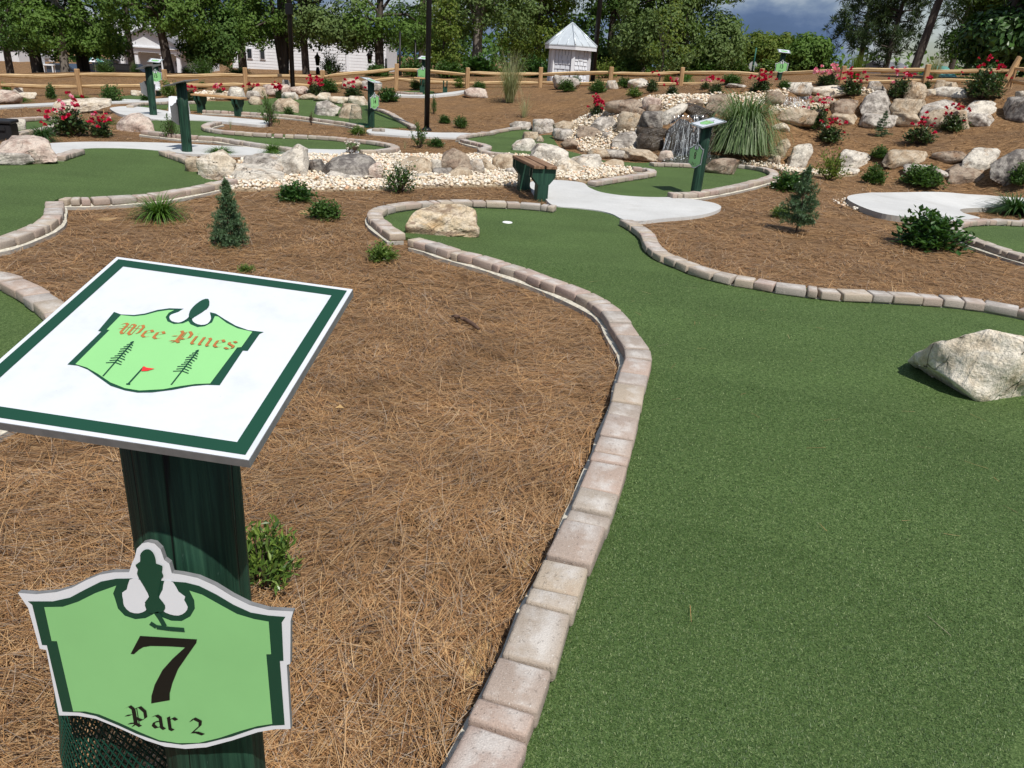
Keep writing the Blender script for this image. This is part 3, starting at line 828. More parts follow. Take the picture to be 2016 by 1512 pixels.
# ---------------------------------------------------------------- pine straw needles
needle_m = mat_island('pine needles', [(0.42, 0.215, 0.085), (0.54, 0.315, 0.14), (0.29, 0.135, 0.052), (0.68, 0.46, 0.24), (0.47, 0.25, 0.10), (0.15, 0.075, 0.038), (0.60, 0.37, 0.165), (0.47, 0.38, 0.29), (0.10, 0.048, 0.024), (0.58, 0.32, 0.125)], 0.5, spec=0.35, noise=0.35, nscale=2.0)
def free(X, Y):
    r = np.ones(X.shape, bool)
    for Q in NOSTRAW:
        lo, hi = Q.min(0), Q.max(0)
        m = (X > lo[0]) & (X < hi[0]) & (Y > lo[1]) & (Y < hi[1])
        if m.any():
            idx = np.where(m)[0]
            r[idx[inside(Q, X[idx], Y[idx])]] = False
    return r
def needles(r0, r1, dens, length, width, hmax, seed, seg=3, half=41):
    rg = np.random.default_rng(seed)
    area = math.radians(2 * half) / 2 * (r1**2 - r0**2)
    n = int(area * dens)
    r = np.sqrt(rg.uniform(r0**2, r1**2, n)); a = np.radians(rg.uniform(-half, half, n))
    X = r * np.sin(a); Y = r * np.cos(a)
    m = free(X, Y)
    # thin patches where old grey straw and soil show
    X, Y = X[m], Y[m]; n = len(X)
    th = np.sin(X * 2.1 + 1.3 * np.sin(Y * 1.7)) * np.sin(Y * 2.6 + np.sin(X * 1.9)) 
    keep = rg.uniform(0, 1, n) < np.where(th > .62, .45, 1.0)
    X, Y = X[keep], Y[keep]; n = len(X)
    k_ = 3
    swirl = 1.4 * np.sin(X * 1.3 + .7) + 1.2 * np.sin(Y * 1.1 + X * .6)
    head = np.where(rg.uniform(0, 1, n) < .45, swirl + rg.normal(0, .6, n), rg.uniform(0, 6.283, n))
    head = np.repeat(head, k_) + rg.normal(0, .14, n * k_)
    X = np.repeat(X, k_); Y = np.repeat(Y, k_); n *= k_
    ln = length * rg.uniform(.55, 1.15, n)
    z0 = H(X, Y) + rg.uniform(0.003, hmax, n)
    base = np.stack([X, Y, z0], 1)
    lift = rg.normal(0.05, .13, n); bend = rg.normal(-.08, .18, n)
    V, F = ribbons(base, head, ln, width * rg.uniform(.7, 1.3, n), lift, bend, seg, taper=.5)
    # sideways curl
    c = rg.normal(0, .12, n); V = V.reshape(n, seg + 1, 2, 3)
    for s in range(seg + 1):
        off = c * ln * (s / seg)**2
        V[:, s, :, 0] += (-np.sin(head) * off)[:, None]; V[:, s, :, 1] += (np.cos(head) * off)[:, None]
    V = V.reshape(-1, 3)
    g = H(V[:, 0], V[:, 1]); V[:, 2] = np.maximum(V[:, 2], g + 0.002)
    # drop needles whose far end would lie on a green
    V4 = V.reshape(n, -1, 3); okm = free(V4[:, -1, 0], V4[:, -1, 1]) & free(V4[:, seg, 0], V4[:, seg, 1])
    okm |= rg.uniform(0, 1, n) < .05
    F = F.reshape(n, seg, 4)[okm]
    V4 = V4[okm]; n2 = len(V4); k2 = V4.shape[1]
    F = F - F.reshape(n2, -1).min(1)[:, None, None] + (np.arange(n2) * k2)[:, None, None]
    o = link('pine_straw', raw_mesh('pine_straw', V4.reshape(-1, 3), F.reshape(-1, 4), needle_m, False))
    tag(o, kind='stuff')
needles(0.6, 3.0, 2700, 0.165, 0.0018, 0.042, 1, half=46)
needles(3.0, 5.0, 1700, 0.16, 0.0020, 0.03, 2, half=47)
needles(5.0, 8.5, 800, 0.16, 0.0027, 0.026, 3, 2, 46)
needles(8.5, 14.0, 220, 0.17, 0.0042, 0.024, 4, 1, 45)
needles(14.0, 22.0, 60, 0.2, 0.006, 0.03, 5, 1, 38)

# a few stray needles lie on the near green
_rg = np.random.default_rng(31); _n2 = 110
_x = _rg.uniform(-.2, 3.2, _n2); _y = _rg.uniform(1.2, 6.5, _n2); _k2 = inside(Q7, _x, _y) & (_rg.uniform(0, 1, _n2) < .75)
_x, _y = _x[_k2], _y[_k2]; _n2 = len(_x)
_v, _f = ribbons(np.stack([_x, _y, H(_x, _y) + .037], 1), _rg.uniform(0, 6.28, _n2), _rg.uniform(.03, .11, _n2), np.full(_n2, .0018), _rg.normal(0, .03, _n2), _rg.normal(0, .1, _n2), 3, taper=.5)
tag(link('pine_straw', raw_mesh('pine_straw', _v, _f, needle_m, False)), kind='stuff')
# turf fibres on the nearest part of the green
blade_m = mat_island('turf fibre', [(0.052, 0.100, 0.024), (0.080, 0.148, 0.038), (0.064, 0.120, 0.030), (0.115, 0.19, 0.062), (0.026, 0.056, 0.014), (0.094, 0.160, 0.042), (0.27, 0.33, 0.15)], 0.5, 0.15, spec=0.3)
def turf_blades(Q, r0, r1, dens, hgt, wd, seed, half=40):
    rg = np.random.default_rng(seed)
    n = int(math.radians(2 * half) / 2 * (r1**2 - r0**2) * dens)
    r = np.sqrt(rg.uniform(r0**2, r1**2, n)); a = np.radians(rg.uniform(-half, half, n))
    X = r * np.sin(a); Y = r * np.cos(a)
    m = inside(Q, X, Y); X, Y = X[m], Y[m]; n = len(X)
    base = np.stack([X, Y, H(X, Y) + 0.03], 1)
    V, F = ribbons(base, rg.uniform(0, 6.283, n), hgt * rg.uniform(.6, 1.3, n), wd * rg.uniform(.7, 1.3, n), rg.uniform(.1, .75, n), rg.uniform(-.4, .1, n), 1, taper=.6)
    o = link('turf_fibres', raw_mesh('turf_fibres', V, F, blade_m, False))
    tag(o, kind='stuff')
turf_blades(Q7, 0.8, 2.6, 85000, 0.0066, 0.0019, 21, 42)
turf_blades(Q7, 2.6, 4.2, 30000, 0.0068, 0.0025, 22, 44)
turf_blades(Q7, 4.2, 6.5, 6000, 0.008, 0.0034, 23)

# ---------------------------------------------------------------- lettering
NIB = 40
GLY = {
 'e': (.78, [[(.16, .82), (.16, .2), (.38, .03), (.64, .2)], [(.16, .82), (.44, 1.0), (.62, .76), (.2, .5)]]),
 'i': (.52, [[(.05, .88), (.2, 1.0), (.2, .14), (.34, .0), (.42, .1)], [(.13, 1.27), (.24, 1.38)]]),
 'n': (1.0, [[(.05, .88), (.2, 1.0), (.2, .1), (.32, .02)], [(.2, .74), (.55, 1.0), (.68, .85), (.68, .12), (.8, .0), (.88, .1)]]),
 's': (.78, [[(.62, .88), (.42, 1.0), (.18, .82), (.2, .62), (.6, .4), (.58, .15), (.35, .0), (.12, .12)]]),
 'a': (.86, [[(.2, .86), (.42, 1.0), (.6, .85), (.6, .12), (.74, .0)], [(.6, .6), (.25, .45), (.15, .2), (.3, .02), (.6, .2)]]),
 'r': (.74, [[(.05, .88), (.2, 1.0), (.2, .1), (.35, .02)], [(.2, .74), (.45, 1.0), (.62, .86)]]),
 'W': (1.62, [[(-.06, 1.2), (.1, 1.42), (.3, 1.28), (.3, .3), (.5, .05), (.82, .28)], [(.6, 1.4), (.82, 1.28), (.82, .28), (1.02, .05), (1.34, .32)], [(1.06, 1.33), (1.26, 1.45), (1.42, 1.2), (1.42, .5), (1.34, .32)], [(.02, .62), (.3, .76)], ('thin', [(.55, 1.36), (.55, .12)]), ('thin', [(1.08, 1.32), (1.08, .1)]), ('thin', [(.1, .95), (1.5, .95)])]),
 'P': (1.2, [[(-.02, 1.2), (.2, 1.4), (.37, 1.22), (.37, .1), (.2, -.16)], [(.37, 1.18), (.75, 1.45), (1.0, 1.15), (1.0, .68), (.75, .42), (.42, .55)], [(.0, .02), (.35, .14), (.62, -.06)], [(-.08, .62), (.2, .72)], ('thin', [(.58, 1.3), (.58, -.02)]), ('thin', [(.48, 1.24), (.48, .05)])]),
 '2': (.85, [[(.10, .92), (.3, 1.2), (.62, 1.02), (.58, .7), (.1, .06)], [(.1, .08), (.36, .14), (.70, .04)]]),
 ' ': (.55, []),
}
def letters(mb, text, x, y, h, z, mi, nib=.155, slant=0.0, wd=1.0):
    """broad-nib black letter, strokes a hair apart in depth"""
    nvec = np.array([math.cos(R_(NIB)), math.sin(R_(NIB))]) * nib / 2
    k_ = 0
    for ch in text:
        adv, strokes = GLY[ch]
        for st in strokes:
            thin = isinstance(st, tuple) and st[0] == 'thin'
            pts = st[1] if thin else st
            nv = nvec * (0.28 if thin else 1)
            for a, b in zip(pts, pts[1:]):
                a = np.array(a, float); b = np.array(b, float)
                q = [a - nv, a + nv, b + nv, b - nv]
                ar = sum(q[i][0] * q[(i + 1) % 4][1] - q[(i + 1) % 4][0] * q[i][1] for i in range(4))
                if ar < 0: q = q[::-1]
                zz = z + k_ * 1.5e-5; k_ += 1
                mb.add([(x + (c[0] + slant * c[1]) * h * wd, y + c[1] * h, zz) for c in q], [(0, 1, 2, 3)], mi)
        x += adv * h * wd
    return x
def text_width(text, h, wd=1.0): return sum(GLY[c][0] for c in text) * h * wd

def font_mesh(txt, size, mat, depth=0.0008):
    cu = bpy.data.curves.new('number', 'FONT')
    cu.body = txt; cu.size = size; cu.align_x = 'CENTER'; cu.align_y = 'CENTER'; cu.extrude = depth; cu.offset = size * 0.02
    o = bpy.data.objects.new('number', cu); COL.objects.link(o)
    dg = bpy.context.evaluated_depsgraph_get()
    me = bpy.data.meshes.new_from_object(o.evaluated_get(dg))
    bpy.data.objects.remove(o); bpy.data.curves.remove(cu)
    me.name = 'number'; me.materials.clear(); me.materials.append(mat)
    return me

# ---------------------------------------------------------------- the near hole marker
post_m = mat_post()
greenp_m = mat_wood('green painted bench wood', [(0.008, 0.032, 0.021), (0.016, 0.056, 0.036), (0.026, 0.080, 0.050)], 1.0, 0.55, 2)
signwhite_m = mat_plain('sign white', (0.76, 0.785, 0.82), 0.4, 0.03, 6)
m_, t_, o_ = newmat('board white'); n_ = NT(t_)
_c = n_.ramp(n_.noise(n_.pos(), 22, 6, 0.65), [(0.30, (0.585, 0.62, 0.675)), (0.5, (0.645, 0.675, 0.725)), (0.72, (0.66, 0.685, 0.73))])
_c = n_.mix(n_.ramp(n_.noise(n_.pos(), 160, 2), [(0.72, 0.0), (0.78, 0.35)]), _c, (0.45, 0.44, 0.42, 1))
t_.links.new(n_.bsdf(_c, 0.42, None, 0.35), o_.inputs[0]); boardwhite_m = m_
signedge_m = mat_plain('sign edge', (0.20, 0.205, 0.21), 0.6, 0.15, 60)  # edge grey darkened to carry the shade of the sign's side
signdark_m = mat_plain('sign dark green', (0.012, 0.062, 0.036), 0.4, 0.05, 6)
signlight_m = mat_plain('sign light green', (0.27, 0.60, 0.235), 0.4, 0.03, 9)
signtext_m = mat_plain('sign rust brown', (0.42, 0.155, 0.045), 0.45, 0.05, 6)
signred_m = mat_plain('sign red', (0.75, 0.04, 0.035), 0.45, 0.05, 6)
signblack_m = mat_plain('sign black', (0.010, 0.011, 0.010), 0.4, 0.05, 6)
SB = np.array([-.441, .914, 1.24])
BX = np.array([.995, -.0905, -.0402]); BX /= np.linalg.norm(BX)
BN = np.array([.0163, -.2701, .9627]); BN -= BX * (BN @ BX); BN /= np.linalg.norm(BN)
BY = np.cross(BN, BX)
PX = np.array([.9959, -.0906, 0.]); PN = np.array([-.0906, -.9959, 0.])
ORI = np.array([SB[0], SB[1], float(H(SB[0], SB[1]))])
PC = SB * [1, 1, 0] + PN * 0.094
def hit(px, py, c, n):
    d = cray(px, py); t = ((c - cC) @ n) / (d @ n); return cC + d * t
def bd(px, py):
    q = hit(px, py, SB, BN) - SB; return (float(q @ BX), float(q @ BY))
def pq(px, py):
    q = hit(px, py, PC, PN) - PC; return (float(q @ PX), float(q[2]))
def B1(pts): return [bd(x / 2.8, 480 + y / 2.8) for x, y in pts]
def Q1(pts): return [pq(x / 2.953, 1000 + y / 2.953) for x, y in pts]
def ccw(P):
    a = sum(P[i][0] * P[(i + 1) % len(P)][1] - P[(i + 1) % len(P)][0] * P[i][1] for i in range(len(P)))
    return P if a > 0 else P[::-1]
def smooth(P, k_=3): return ccw([tuple(q) for q in catmull(P, k_, True)])

near = empty('hole_marker', ORI, math.atan2(PX[1], PX[0]))
tag(near, 'green post in the foreground with square white course board and plaque 7', 'hole marker', 'green hole marker posts')
Minv = Matrix.Translation(ORI) @ Matrix.Rotation(math.atan2(PX[1], PX[0]), 4, 'Z')
Minv.invert()
def loc_frame(o_, x_, y_, z_):
    m = Matrix(((x_[0], y_[0], z_[0], o_[0]), (x_[1], y_[1], z_[1], o_[1]), (x_[2], y_[2], z_[2], o_[2]), (0, 0, 0, 1)))
    return Minv @ m
def post_mesh(h, r, seed=3):
    mb = MB(); rr = random.Random(seed); n = 28; vs = []; fs = []
    cracks = {rr.randrange(n): rr.uniform(.1, .25) for _ in range(6)}
    zs = [-0.35, 0, .15, .3, .45, .6, .75, .9, h]
    for i, z in enumerate(zs):
        for j in range(n):
            a = 2 * math.pi * j / n
            q = r * (1 - (cracks.get(j, 0) * .2)) * (1 + .006 * math.sin(3 * a + z * 2))
            vs.append((q * math.cos(a), q * math.sin(a), z + (q * math.sin(a) * .2805 if i == len(zs) - 1 else 0)))
    for i in range(len(zs) - 1):
        for j in range(n):
            fs.append((i * n + j, i * n + (j + 1) % n, (i + 1) * n + (j + 1) % n, (i + 1) * n + j))
    mb.add(vs, fs, 0, True)
    mb.f.append(tuple((len(zs) - 1) * n + j for j in range(n))); mb.m.append(0); mb.s.append(False)
    return mb
PR = 0.0735
post_mesh(SB[2] - ORI[2] - 0.0125, PR).build('post', post_m, near)
mb = MB()
bq = [bd(*q) for q in [(230, 506), (695, 570), (490, 907), (-122, 814)]]
cu_ = sum(q[0] for q in bq) / 4; cv_ = sum(q[1] for q in bq) / 4
# flush the outline to the mean square
S2 = sum(max(abs(q[0] - cu_), abs(q[1] - cv_)) for q in bq) / 4
sq = [(cu_ - S2, cv_ - S2), (cu_ + S2, cv_ - S2), (cu_ + S2, cv_ + S2), (cu_ - S2, cv_ + S2)]
mb.prism(ccw(bq), -0.011, 0.0, 1)
FM = loc_frame(SB, BX, BY, BN)
board = mb.build('sign_board', [signwhite_m, signedge_m], near); board.matrix_local = FM
mb = MB(); mb.flat(ccw([(cu_ + (u - cu_) * .998, cv_ + (v - cv_) * .998) for u, v in bq]), 0.0006, 0)
mb.build('board_face', boardwhite_m, board)
def inset(k_): return [(cu_ + (u - cu_) * k_, cv_ + (v - cv_) * k_) for u, v in ccw(bq)]
mb = MB(); o1, i1 = inset(.963), inset(.868)
for i in range(4):
    j = (i + 1) % 4
    mb.add([(*o1[i], .0012), (*o1[j], .0012), (*i1[j], .0012), (*i1[i], .0012)], [(0, 1, 2, 3)])
mb.build('border', signdark_m, board)
EM_O = [(630, 379), (668, 393), (740, 396), (800, 388), (870, 368), (935, 359), (1022, 362), (1155, 380), (1190, 388), (1240, 420), (1300, 455), (1370, 480), (1455, 490), (1432, 500), (1366, 594), (1340, 592), (1212, 783), (1140, 781), (1060, 788), (950, 809), (840, 823), (760, 824), (690, 812), (610, 786), (540, 736), (485, 697), (430, 675), (373, 669), (560, 487), (542, 484)]
EM_I = [(668, 399), (740, 406), (800, 399), (870, 380), (930, 371), (962, 371), (932, 386), (915, 410), (925, 434), (960, 449), (1010, 445), (1040, 432), (1052, 450), (1090, 466), (1130, 461), (1170, 440), (1186, 405), (1204, 407), (1250, 442), (1310, 472), (1392, 491), (1332, 575), (1308, 578), (1160, 776), (1080, 779), (1000, 790), (900, 808), (770, 815), (690, 802), (610, 770), (540, 722), (480, 688), (418, 669), (606, 481), (590, 479)]
EM_L = [(1022, 361), (985, 382), (945, 396), (935, 412), (948, 432), (985, 440), (1015, 430), (1043, 408), (1062, 372)]
EM_R = [(1060, 420), (1075, 442), (1110, 453), (1145, 446), (1164, 420), (1160, 395), (1155, 379), (1120, 369), (1085, 395)]
EM_F = [(1042, 412), (1048, 380), (1062, 360), (1082, 340), (1118, 316), (1150, 311), (1156, 342), (1140, 366), (1112, 388), (1072, 412), (1062, 420)]
mb = MB()
mb.flat(ccw(B1(EM_O)), .0012, 0)
mb.flat(ccw(B1(EM_I)), .0018, 1)
mb.flat(smooth(B1(EM_L), 2), .0018, 2); mb.flat(smooth(B1(EM_R), 2), .0018, 2)
mb.flat(smooth(B1(EM_F), 2), .0024, 0)
def stroke(mb, pts, wd, z, mi):
    for i, (a, b) in enumerate(zip(pts, pts[1:])):
        a = np.array(a); b = np.array(b); t = (b - a) / np.linalg.norm(b - a); nn = np.array([-t[1], t[0]]) * wd / 2
        q = ccw([tuple(a - nn), tuple(b - nn), tuple(b + nn), tuple(a + nn)])
        mb.add([(*c, z + i * 2e-5) for c in q], [(0, 1, 2, 3)], mi)
for base, top in (((570, 738), (738, 545)), ((946, 785), (1096, 592))):
    a, b = B1([base, top]); a = np.array(a); b = np.array(b)
    stroke(mb, [tuple(a), tuple(b)], .0019, .0024, 0)
    ln_ = np.linalg.norm(b - a); d = (b - a) / ln_; nn = np.array([-d[1], d[0]])
    rr = random.Random(4)
    for i in range(10):
        f = .38 + .6 * i / 9; wd = .0125 * (1.12 - f) * 1.4 * rr.uniform(.6, 1.25)
        for s in (-1, 1):
            c = a + d * ln_ * f
            tip = c + nn * s * wd - d * .003
            stroke(mb, [tuple(c), tuple(tip)], .0013, .0027 + i * 4e-5 + (s + 1) * 1e-5, 0)
a, b = B1([(710, 780), (797, 684)])
stroke(mb, [a, b], .0022, .0024, 0)
mb.flat(ccw(B1([(700, 778), (722, 779), (720, 786), (698, 785)])), .0027, 0)
mb.flat(ccw(B1([(793, 684), (810, 692), (855, 698), (815, 710), (782, 712)])), .0029, 3)
mb.build('emblem', [signdark_m, signlight_m, boardwhite_m, signred_m], board)
mb = MB()
t0, t1 = B1([(628, 506), (1296, 590)])
hh = abs(B1([(700, 505)])[0][1] - B1([(720, 450)])[0][1]) * .80
wd = (t1[0] - t0[0]) / text_width('Wee Pines', hh)
letters(mb, 'Wee Pines', t0[0], (t0[1] + t1[1]) / 2, hh, .0024, 0, .2, 0, wd)
mb.build('lettering', signtext_m, board)

# the plaque
PL_W = [(105, 492), (210, 500), (330, 488), (420, 462), (500, 420), (580, 387), (660, 373), (752, 372), (768, 320), (785, 285), (797, 235), (828, 205), (860, 198), (900, 206), (935, 240), (955, 300), (985, 322), (1000, 378), (1060, 386), (1150, 405), (1250, 450), (1350, 512), (1450, 562), (1560, 592), (1706, 600), (1690, 655), (1688, 905), (1668, 912), (1690, 1284), (1600, 1285), (1500, 1302), (1350, 1350), (1200, 1390), (1080, 1399), (960, 1386), (850, 1350), (700, 1282), (560, 1225), (450, 1206), (345, 1205), (270, 825), (232, 817), (165, 580)]
PL_D = [(165, 540), (310, 540), (410, 518), (500, 470), (590, 425), (680, 408), (765, 407), (1010, 425), (1080, 430), (1160, 450), (1260, 500), (1360, 560), (1460, 605), (1560, 622), (1661, 630), (1640, 662), (1650, 885), (1629, 886), (1657, 1258), (1580, 1262), (1480, 1281), (1350, 1326), (1200, 1363), (1060, 1373), (930, 1356), (800, 1311), (680, 1256), (560, 1206), (470, 1186), (366, 1181), (275, 795), (247, 793), (190, 560)]
PL_G = [(262, 572), (370, 570), (460, 540), (560, 490), (680, 447), (662, 492), (672, 520), (690, 580), (730, 622), (790, 642), (850, 636), (890, 616), (915, 600), (945, 630), (1000, 651), (1060, 653), (1110, 626), (1137, 580), (1133, 532), (1105, 476), (1180, 500), (1280, 556), (1380, 611), (1480, 641), (1565, 656), (1579, 845), (1551, 846), (1586, 1250), (1500, 1263), (1400, 1291), (1280, 1331), (1160, 1360), (1040, 1362), (930, 1345), (820, 1300), (700, 1245), (580, 1195), (500, 1178), (430, 1178), (336, 770), (305, 769)]
PL_L1 = [(758, 412), (741, 470), (715, 488), (720, 530), (726, 565), (760, 600), (810, 608), (850, 592), (862, 566), (845, 545), (870, 512), (850, 470), (828, 425), (805, 408)]
PL_L2 = [(1010, 427), (1042, 482), (1080, 510), (1074, 530), (1095, 570), (1080, 602), (1040, 621), (990, 613), (950, 592), (965, 570), (940, 540), (930, 510), (950, 470), (960, 420)]
PL_F = [(858, 234), (882, 240), (902, 265), (912, 300), (914, 318), (950, 331), (946, 365), (956, 390), (944, 402), (930, 470), (924, 500), (936, 522), (965, 560), (960, 590), (930, 604), (910, 606), (870, 602), (848, 562), (856, 530), (876, 518), (870, 495), (830, 430), (802, 376), (808, 350), (793, 325), (820, 306), (820, 268), (836, 244)]
SEVEN = [(820, 737), (1150, 757), (1147, 776), (1095, 850), (1040, 930), (1008, 1010), (992, 1070), (992, 1110), (884, 1129), (886, 1085), (905, 1020), (950, 935), (1010, 868), (1082, 803), (980, 797), (880, 795), (838, 802), (812, 818), (784, 843), (765, 841)]
FP = loc_frame(PC, PX, np.array([0, 0, 1.0]), PN)
mb = MB(); mb.prism(ccw(Q1(PL_W)), -.0065, 0, 1)
plaque = mb.build('number_plaque', [signwhite_m, signedge_m], near); plaque.matrix_local = FP
mb = MB(); mb.flat(ccw(Q1(PL_W)), .0005, 0); mb.build('plaque_face', signwhite_m, plaque)
mb = MB()
mb.flat(ccw(Q1(PL_D)), .0011, 0); mb.flat(ccw(Q1(PL_G)), .0017, 1)
mb.flat(smooth(Q1(PL_L1), 2), .0017, 2); mb.flat(smooth(Q1(PL_L2), 2), .0017, 2)
mb.flat(smooth(Q1(PL_F), 2), .0023, 0)
stroke(mb, Q1([(912, 600), (940, 640), (962, 680)]), .0075, .0023, 0)
stroke(mb, Q1([(880, 662), (915, 685), (990, 695), (1078, 702)]), .0072, .0026, 0)
mb.build('scroll_design', [signdark_m, signlight_m, signwhite_m], plaque)
mb = MB(); mb.flat(ccw(Q1(SEVEN)), .0024, 0); seven = mb.build('number', signblack_m, plaque)
mb = MB()
a, b = Q1([(760, 1275), (1200, 1280)])
hh = (Q1([(800, 1175)])[0][1] - Q1([(800, 1280)])[0][1]) / 1.42
wd = (b[0] - a[0]) / text_width('Par 2', hh)
letters(mb, 'Par 2', a[0], (a[1] + b[1]) / 2 - .001, hh, .0024, 0, .25, 0, wd)
mb.build('par_lettering', signblack_m, plaque)
cpl = Q1([(930, 900)])[0]

def copy_tree(o, parent=None):
    c = o.copy(); COL.objects.link(c)
    if parent is not None:
        c.parent = parent; c.matrix_parent_inverse = o.matrix_parent_inverse.copy()
    for ch in list(o.children): copy_tree(ch, c)
    return c
def marker(px, py, face, txt, label, sink=0.24, lean=(0, 0), Y=None):
    p_ = ground(px, py)
    if Y:
        a = at_y(px, py, Y); p_ = Vector((a[0], a[1], min(float(H(a[0], a[1])), a[2])))
    c = copy_tree(near)
    ang = math.atan2(face[1], face[0]) + math.pi / 2
    c.location = (p_.x, p_.y, p_.z - sink)
    c.rotation_euler = (lean[0], lean[1], ang)
    tag(c, label, 'hole marker', 'green hole marker posts')
    for ch in c.children:
        if ch.name.startswith('number_plaque'):
            for g in list(ch.children):
                if g.name.startswith('number'):
                    if txt: 
                        g.data = font_mesh(txt, .125, signblack_m); g.location = (cpl[0], cpl[1], .0022)
                    else: bpy.data.objects.remove(g)
    return c
marker(1367, 389, (-.95, -.31), '8', 'green post right of the brown bench with plaque seen from the side', lean=(0, .035))
marker(369, 303, (-.98, .15), None, 'green post on the left path whose board is seen edge on', lean=(0, -.01))
marker(303, 231, (-.9, .43), None, 'dark green post beside the pale pink boulder, with a narrow board on top')
m15 = marker(313, 189, (.12, -.99), '15', 'far left post with white board top and plaque 15, a white box below')
marker(731, 252, (.93, -.36), '14', 'green post beside the green wire basket in the middle distance')
marker(834, 180, (-.25, -.97), '', 'far post with pale plaque half hidden by the tall black pole')
marker(1530, 174, (-.1, -1), '13', 'far right post with plaque 13 in front of the rail fence', sink=.2, Y=25.2)
mb = MB(); mb.box((0, -.1, .52), (.2, .07, .26)); mb.box((0, -.14, .44), (.22, .1, .05))
mb.build('leaflet_box', signwhite_m, m15)

# wire baskets by the posts
wire_m = mat_plain('green coated wire', (0.008, 0.055, 0.036), 0.4, 0.1, 20, spec=0.4)
def basket(loc, label, rt, rb, h, n=44, rows=16, wr=.0012):
    root = empty('wire_basket', loc)
    tag(root, label, 'basket', 'green wire mesh baskets')
    mb = MB()
    for k_ in (-1, 1):
        for i in range(n):
            a0 = 2 * math.pi * i / n
            pts = []
            for j in range(7):
                f = j / 6; a = a0 + k_ * f * h / (2 * math.pi * rb / n) * 2 * math.pi / n * .62
                r = rb + (rt - rb) * f
                pts.append((r * math.cos(a), r * math.sin(a), .01 + f * (h - .02)))
            mb.tube(pts, wr, 3, cap=False)
    mb.build('mesh_wall', wire_m, root)
    for r, z, q in ((rt, h, .004), (rb, .008, .004)):
        mb = MB(); mb.tube([(r * math.cos(2 * math.pi * i / 32), r * math.sin(2 * math.pi * i / 32), z) for i in range(33)], q, 6, cap=False); mb.build('rim', wire_m, root)
    mb = MB(); mb.lathe([(rb * .97, .002), (rb * .99, .05), (rb * .965, .05), (rb * .94, .012), (0.001, .012)], 32)
    mb.build('base_pan', wire_m, root)
    return root
bp = np.array([-.625, 1.03, 0])
basket((bp[0], bp[1], float(H(bp[0], bp[1]))), 'green wire mesh basket at the foot of the near post, behind plaque 7', .115, .165, .68, 72, wr=.0017)
gp = ground(722, 251)
basket((gp.x - .16, gp.y - .02, gp.z), 'green wire mesh basket beside a post in the middle distance', .17, .25, .45, 40)
# ---------------------------------------------------------------- boulders
RM = {
 'white': mat_rock('pale boulder', [(0.36, 0.315, 0.26), (0.62, 0.575, 0.50), (0.74, 0.68, 0.58)], .55, .45),
 'cream': mat_rock('cream boulder', [(0.42, 0.34, 0.25), (0.66, 0.57, 0.44), (0.74, 0.67, 0.56)], .45, .4),
 'tan': mat_rock('tan boulder', [(0.26, 0.18, 0.11), (0.48, 0.38, 0.27), (0.58, 0.49, 0.37)], .6, .45),
 'brown': mat_rock('brown boulder', [(0.16, 0.11, 0.075), (0.31, 0.23, 0.17), (0.42, 0.34, 0.26)], .7, .5, stain=(.28, .15, .07)),
 'grey': mat_rock('grey boulder', [(0.19, 0.165, 0.14), (0.42, 0.38, 0.335), (0.64, 0.59, 0.52)], .6, .55, stain=(.42, .29, .17)),
 'dark': mat_rock('dark boulder', [(0.08, 0.072, 0.066), (0.19, 0.17, 0.155), (0.38, 0.35, 0.31)], .7, .6, stain=(.20, .13, .08)),
 'pink': mat_rock('pinkish boulder', [(0.30, 0.21, 0.17), (0.56, 0.44, 0.37), (0.68, 0.58, 0.49)], .5, .6, stain=(.45, .27, .17)),
 'wet': mat_rock('wet boulder', [(0.10, 0.08, 0.06), (0.17, 0.14, 0.10), (0.28, 0.24, 0.18)], .6, .4, wet=1.0),
}
def vnoise(P, seed, f):
    """cheap smooth noise: a few random waves"""
    rg = np.random.default_rng(seed)
    o_ = np.zeros(len(P))
    for i in range(9):
        k_ = rg.normal(0, 1, 3) * f * (1 + .5 * (i % 3)); o_ += np.sin(P @ k_ + rg.uniform(0, 6.28)) / (1 + .5 * (i % 3))
    return o_ / 5
def rock_verts(seed, sub, sharp=70, angular=1.0, rough=.025):
    bm = bmesh.new(); bmesh.ops.create_icosphere(bm, subdivisions=sub, radius=1)
    d = np.array([q.co[:] for q in bm.verts]); d /= np.linalg.norm(d, axis=1)[:, None]
    f = np.array([[q.index for q in fc.verts] for fc in bm.faces]); bm.free()
    rg = np.random.default_rng(seed)
    N = rg.normal(0, 1, (13, 3)); N /= np.linalg.norm(N, axis=1)[:, None]
    N = np.vstack([N, [[0, 0, 1], [0, 0, -1], [1, .2, .1], [-1, .1, .2], [.1, -1, .15], [0, 1, 0]]])
    N[-6:] += rg.normal(0, .22, (6, 3)); N /= np.linalg.norm(N, axis=1)[:, None]
    h = rg.uniform(.55, .95, len(N)); h[-6:] = rg.uniform(.48, .68, 6)
    c = np.maximum(d @ N.T, .02)
    rr = h / c
    r = np.power((np.power(rr, -sharp)).sum(1), -1 / sharp)
    P = d * r[:, None]
    P *= (1 + rough * 1.6 * vnoise(P, seed + 1, 4.0) + rough * vnoise(P, seed + 2, 11.0))[:, None]
    # ledges along a bedding plane
    ax = rg.normal(0, 1, 3); ax[2] += 2; ax /= np.linalg.norm(ax)
    s = P @ ax * 6 + vnoise(P, seed + 3, 3.0)
    P *= (1 + .022 * np.tanh(3 * np.sin(s * 1.7)))[:, None]
    lo, hi = P.min(0), P.max(0)
    P = (P - (lo + hi) / 2) / (hi - lo)
    P[:, 2] += .5
    return P, f
ROCKS = {}
for sub in (3, 4):
    ROCKS[sub] = [rock_verts(100 + i, sub) for i in range(12 if sub == 3 else 10)]
rk = random.Random(77)
_rc = {}
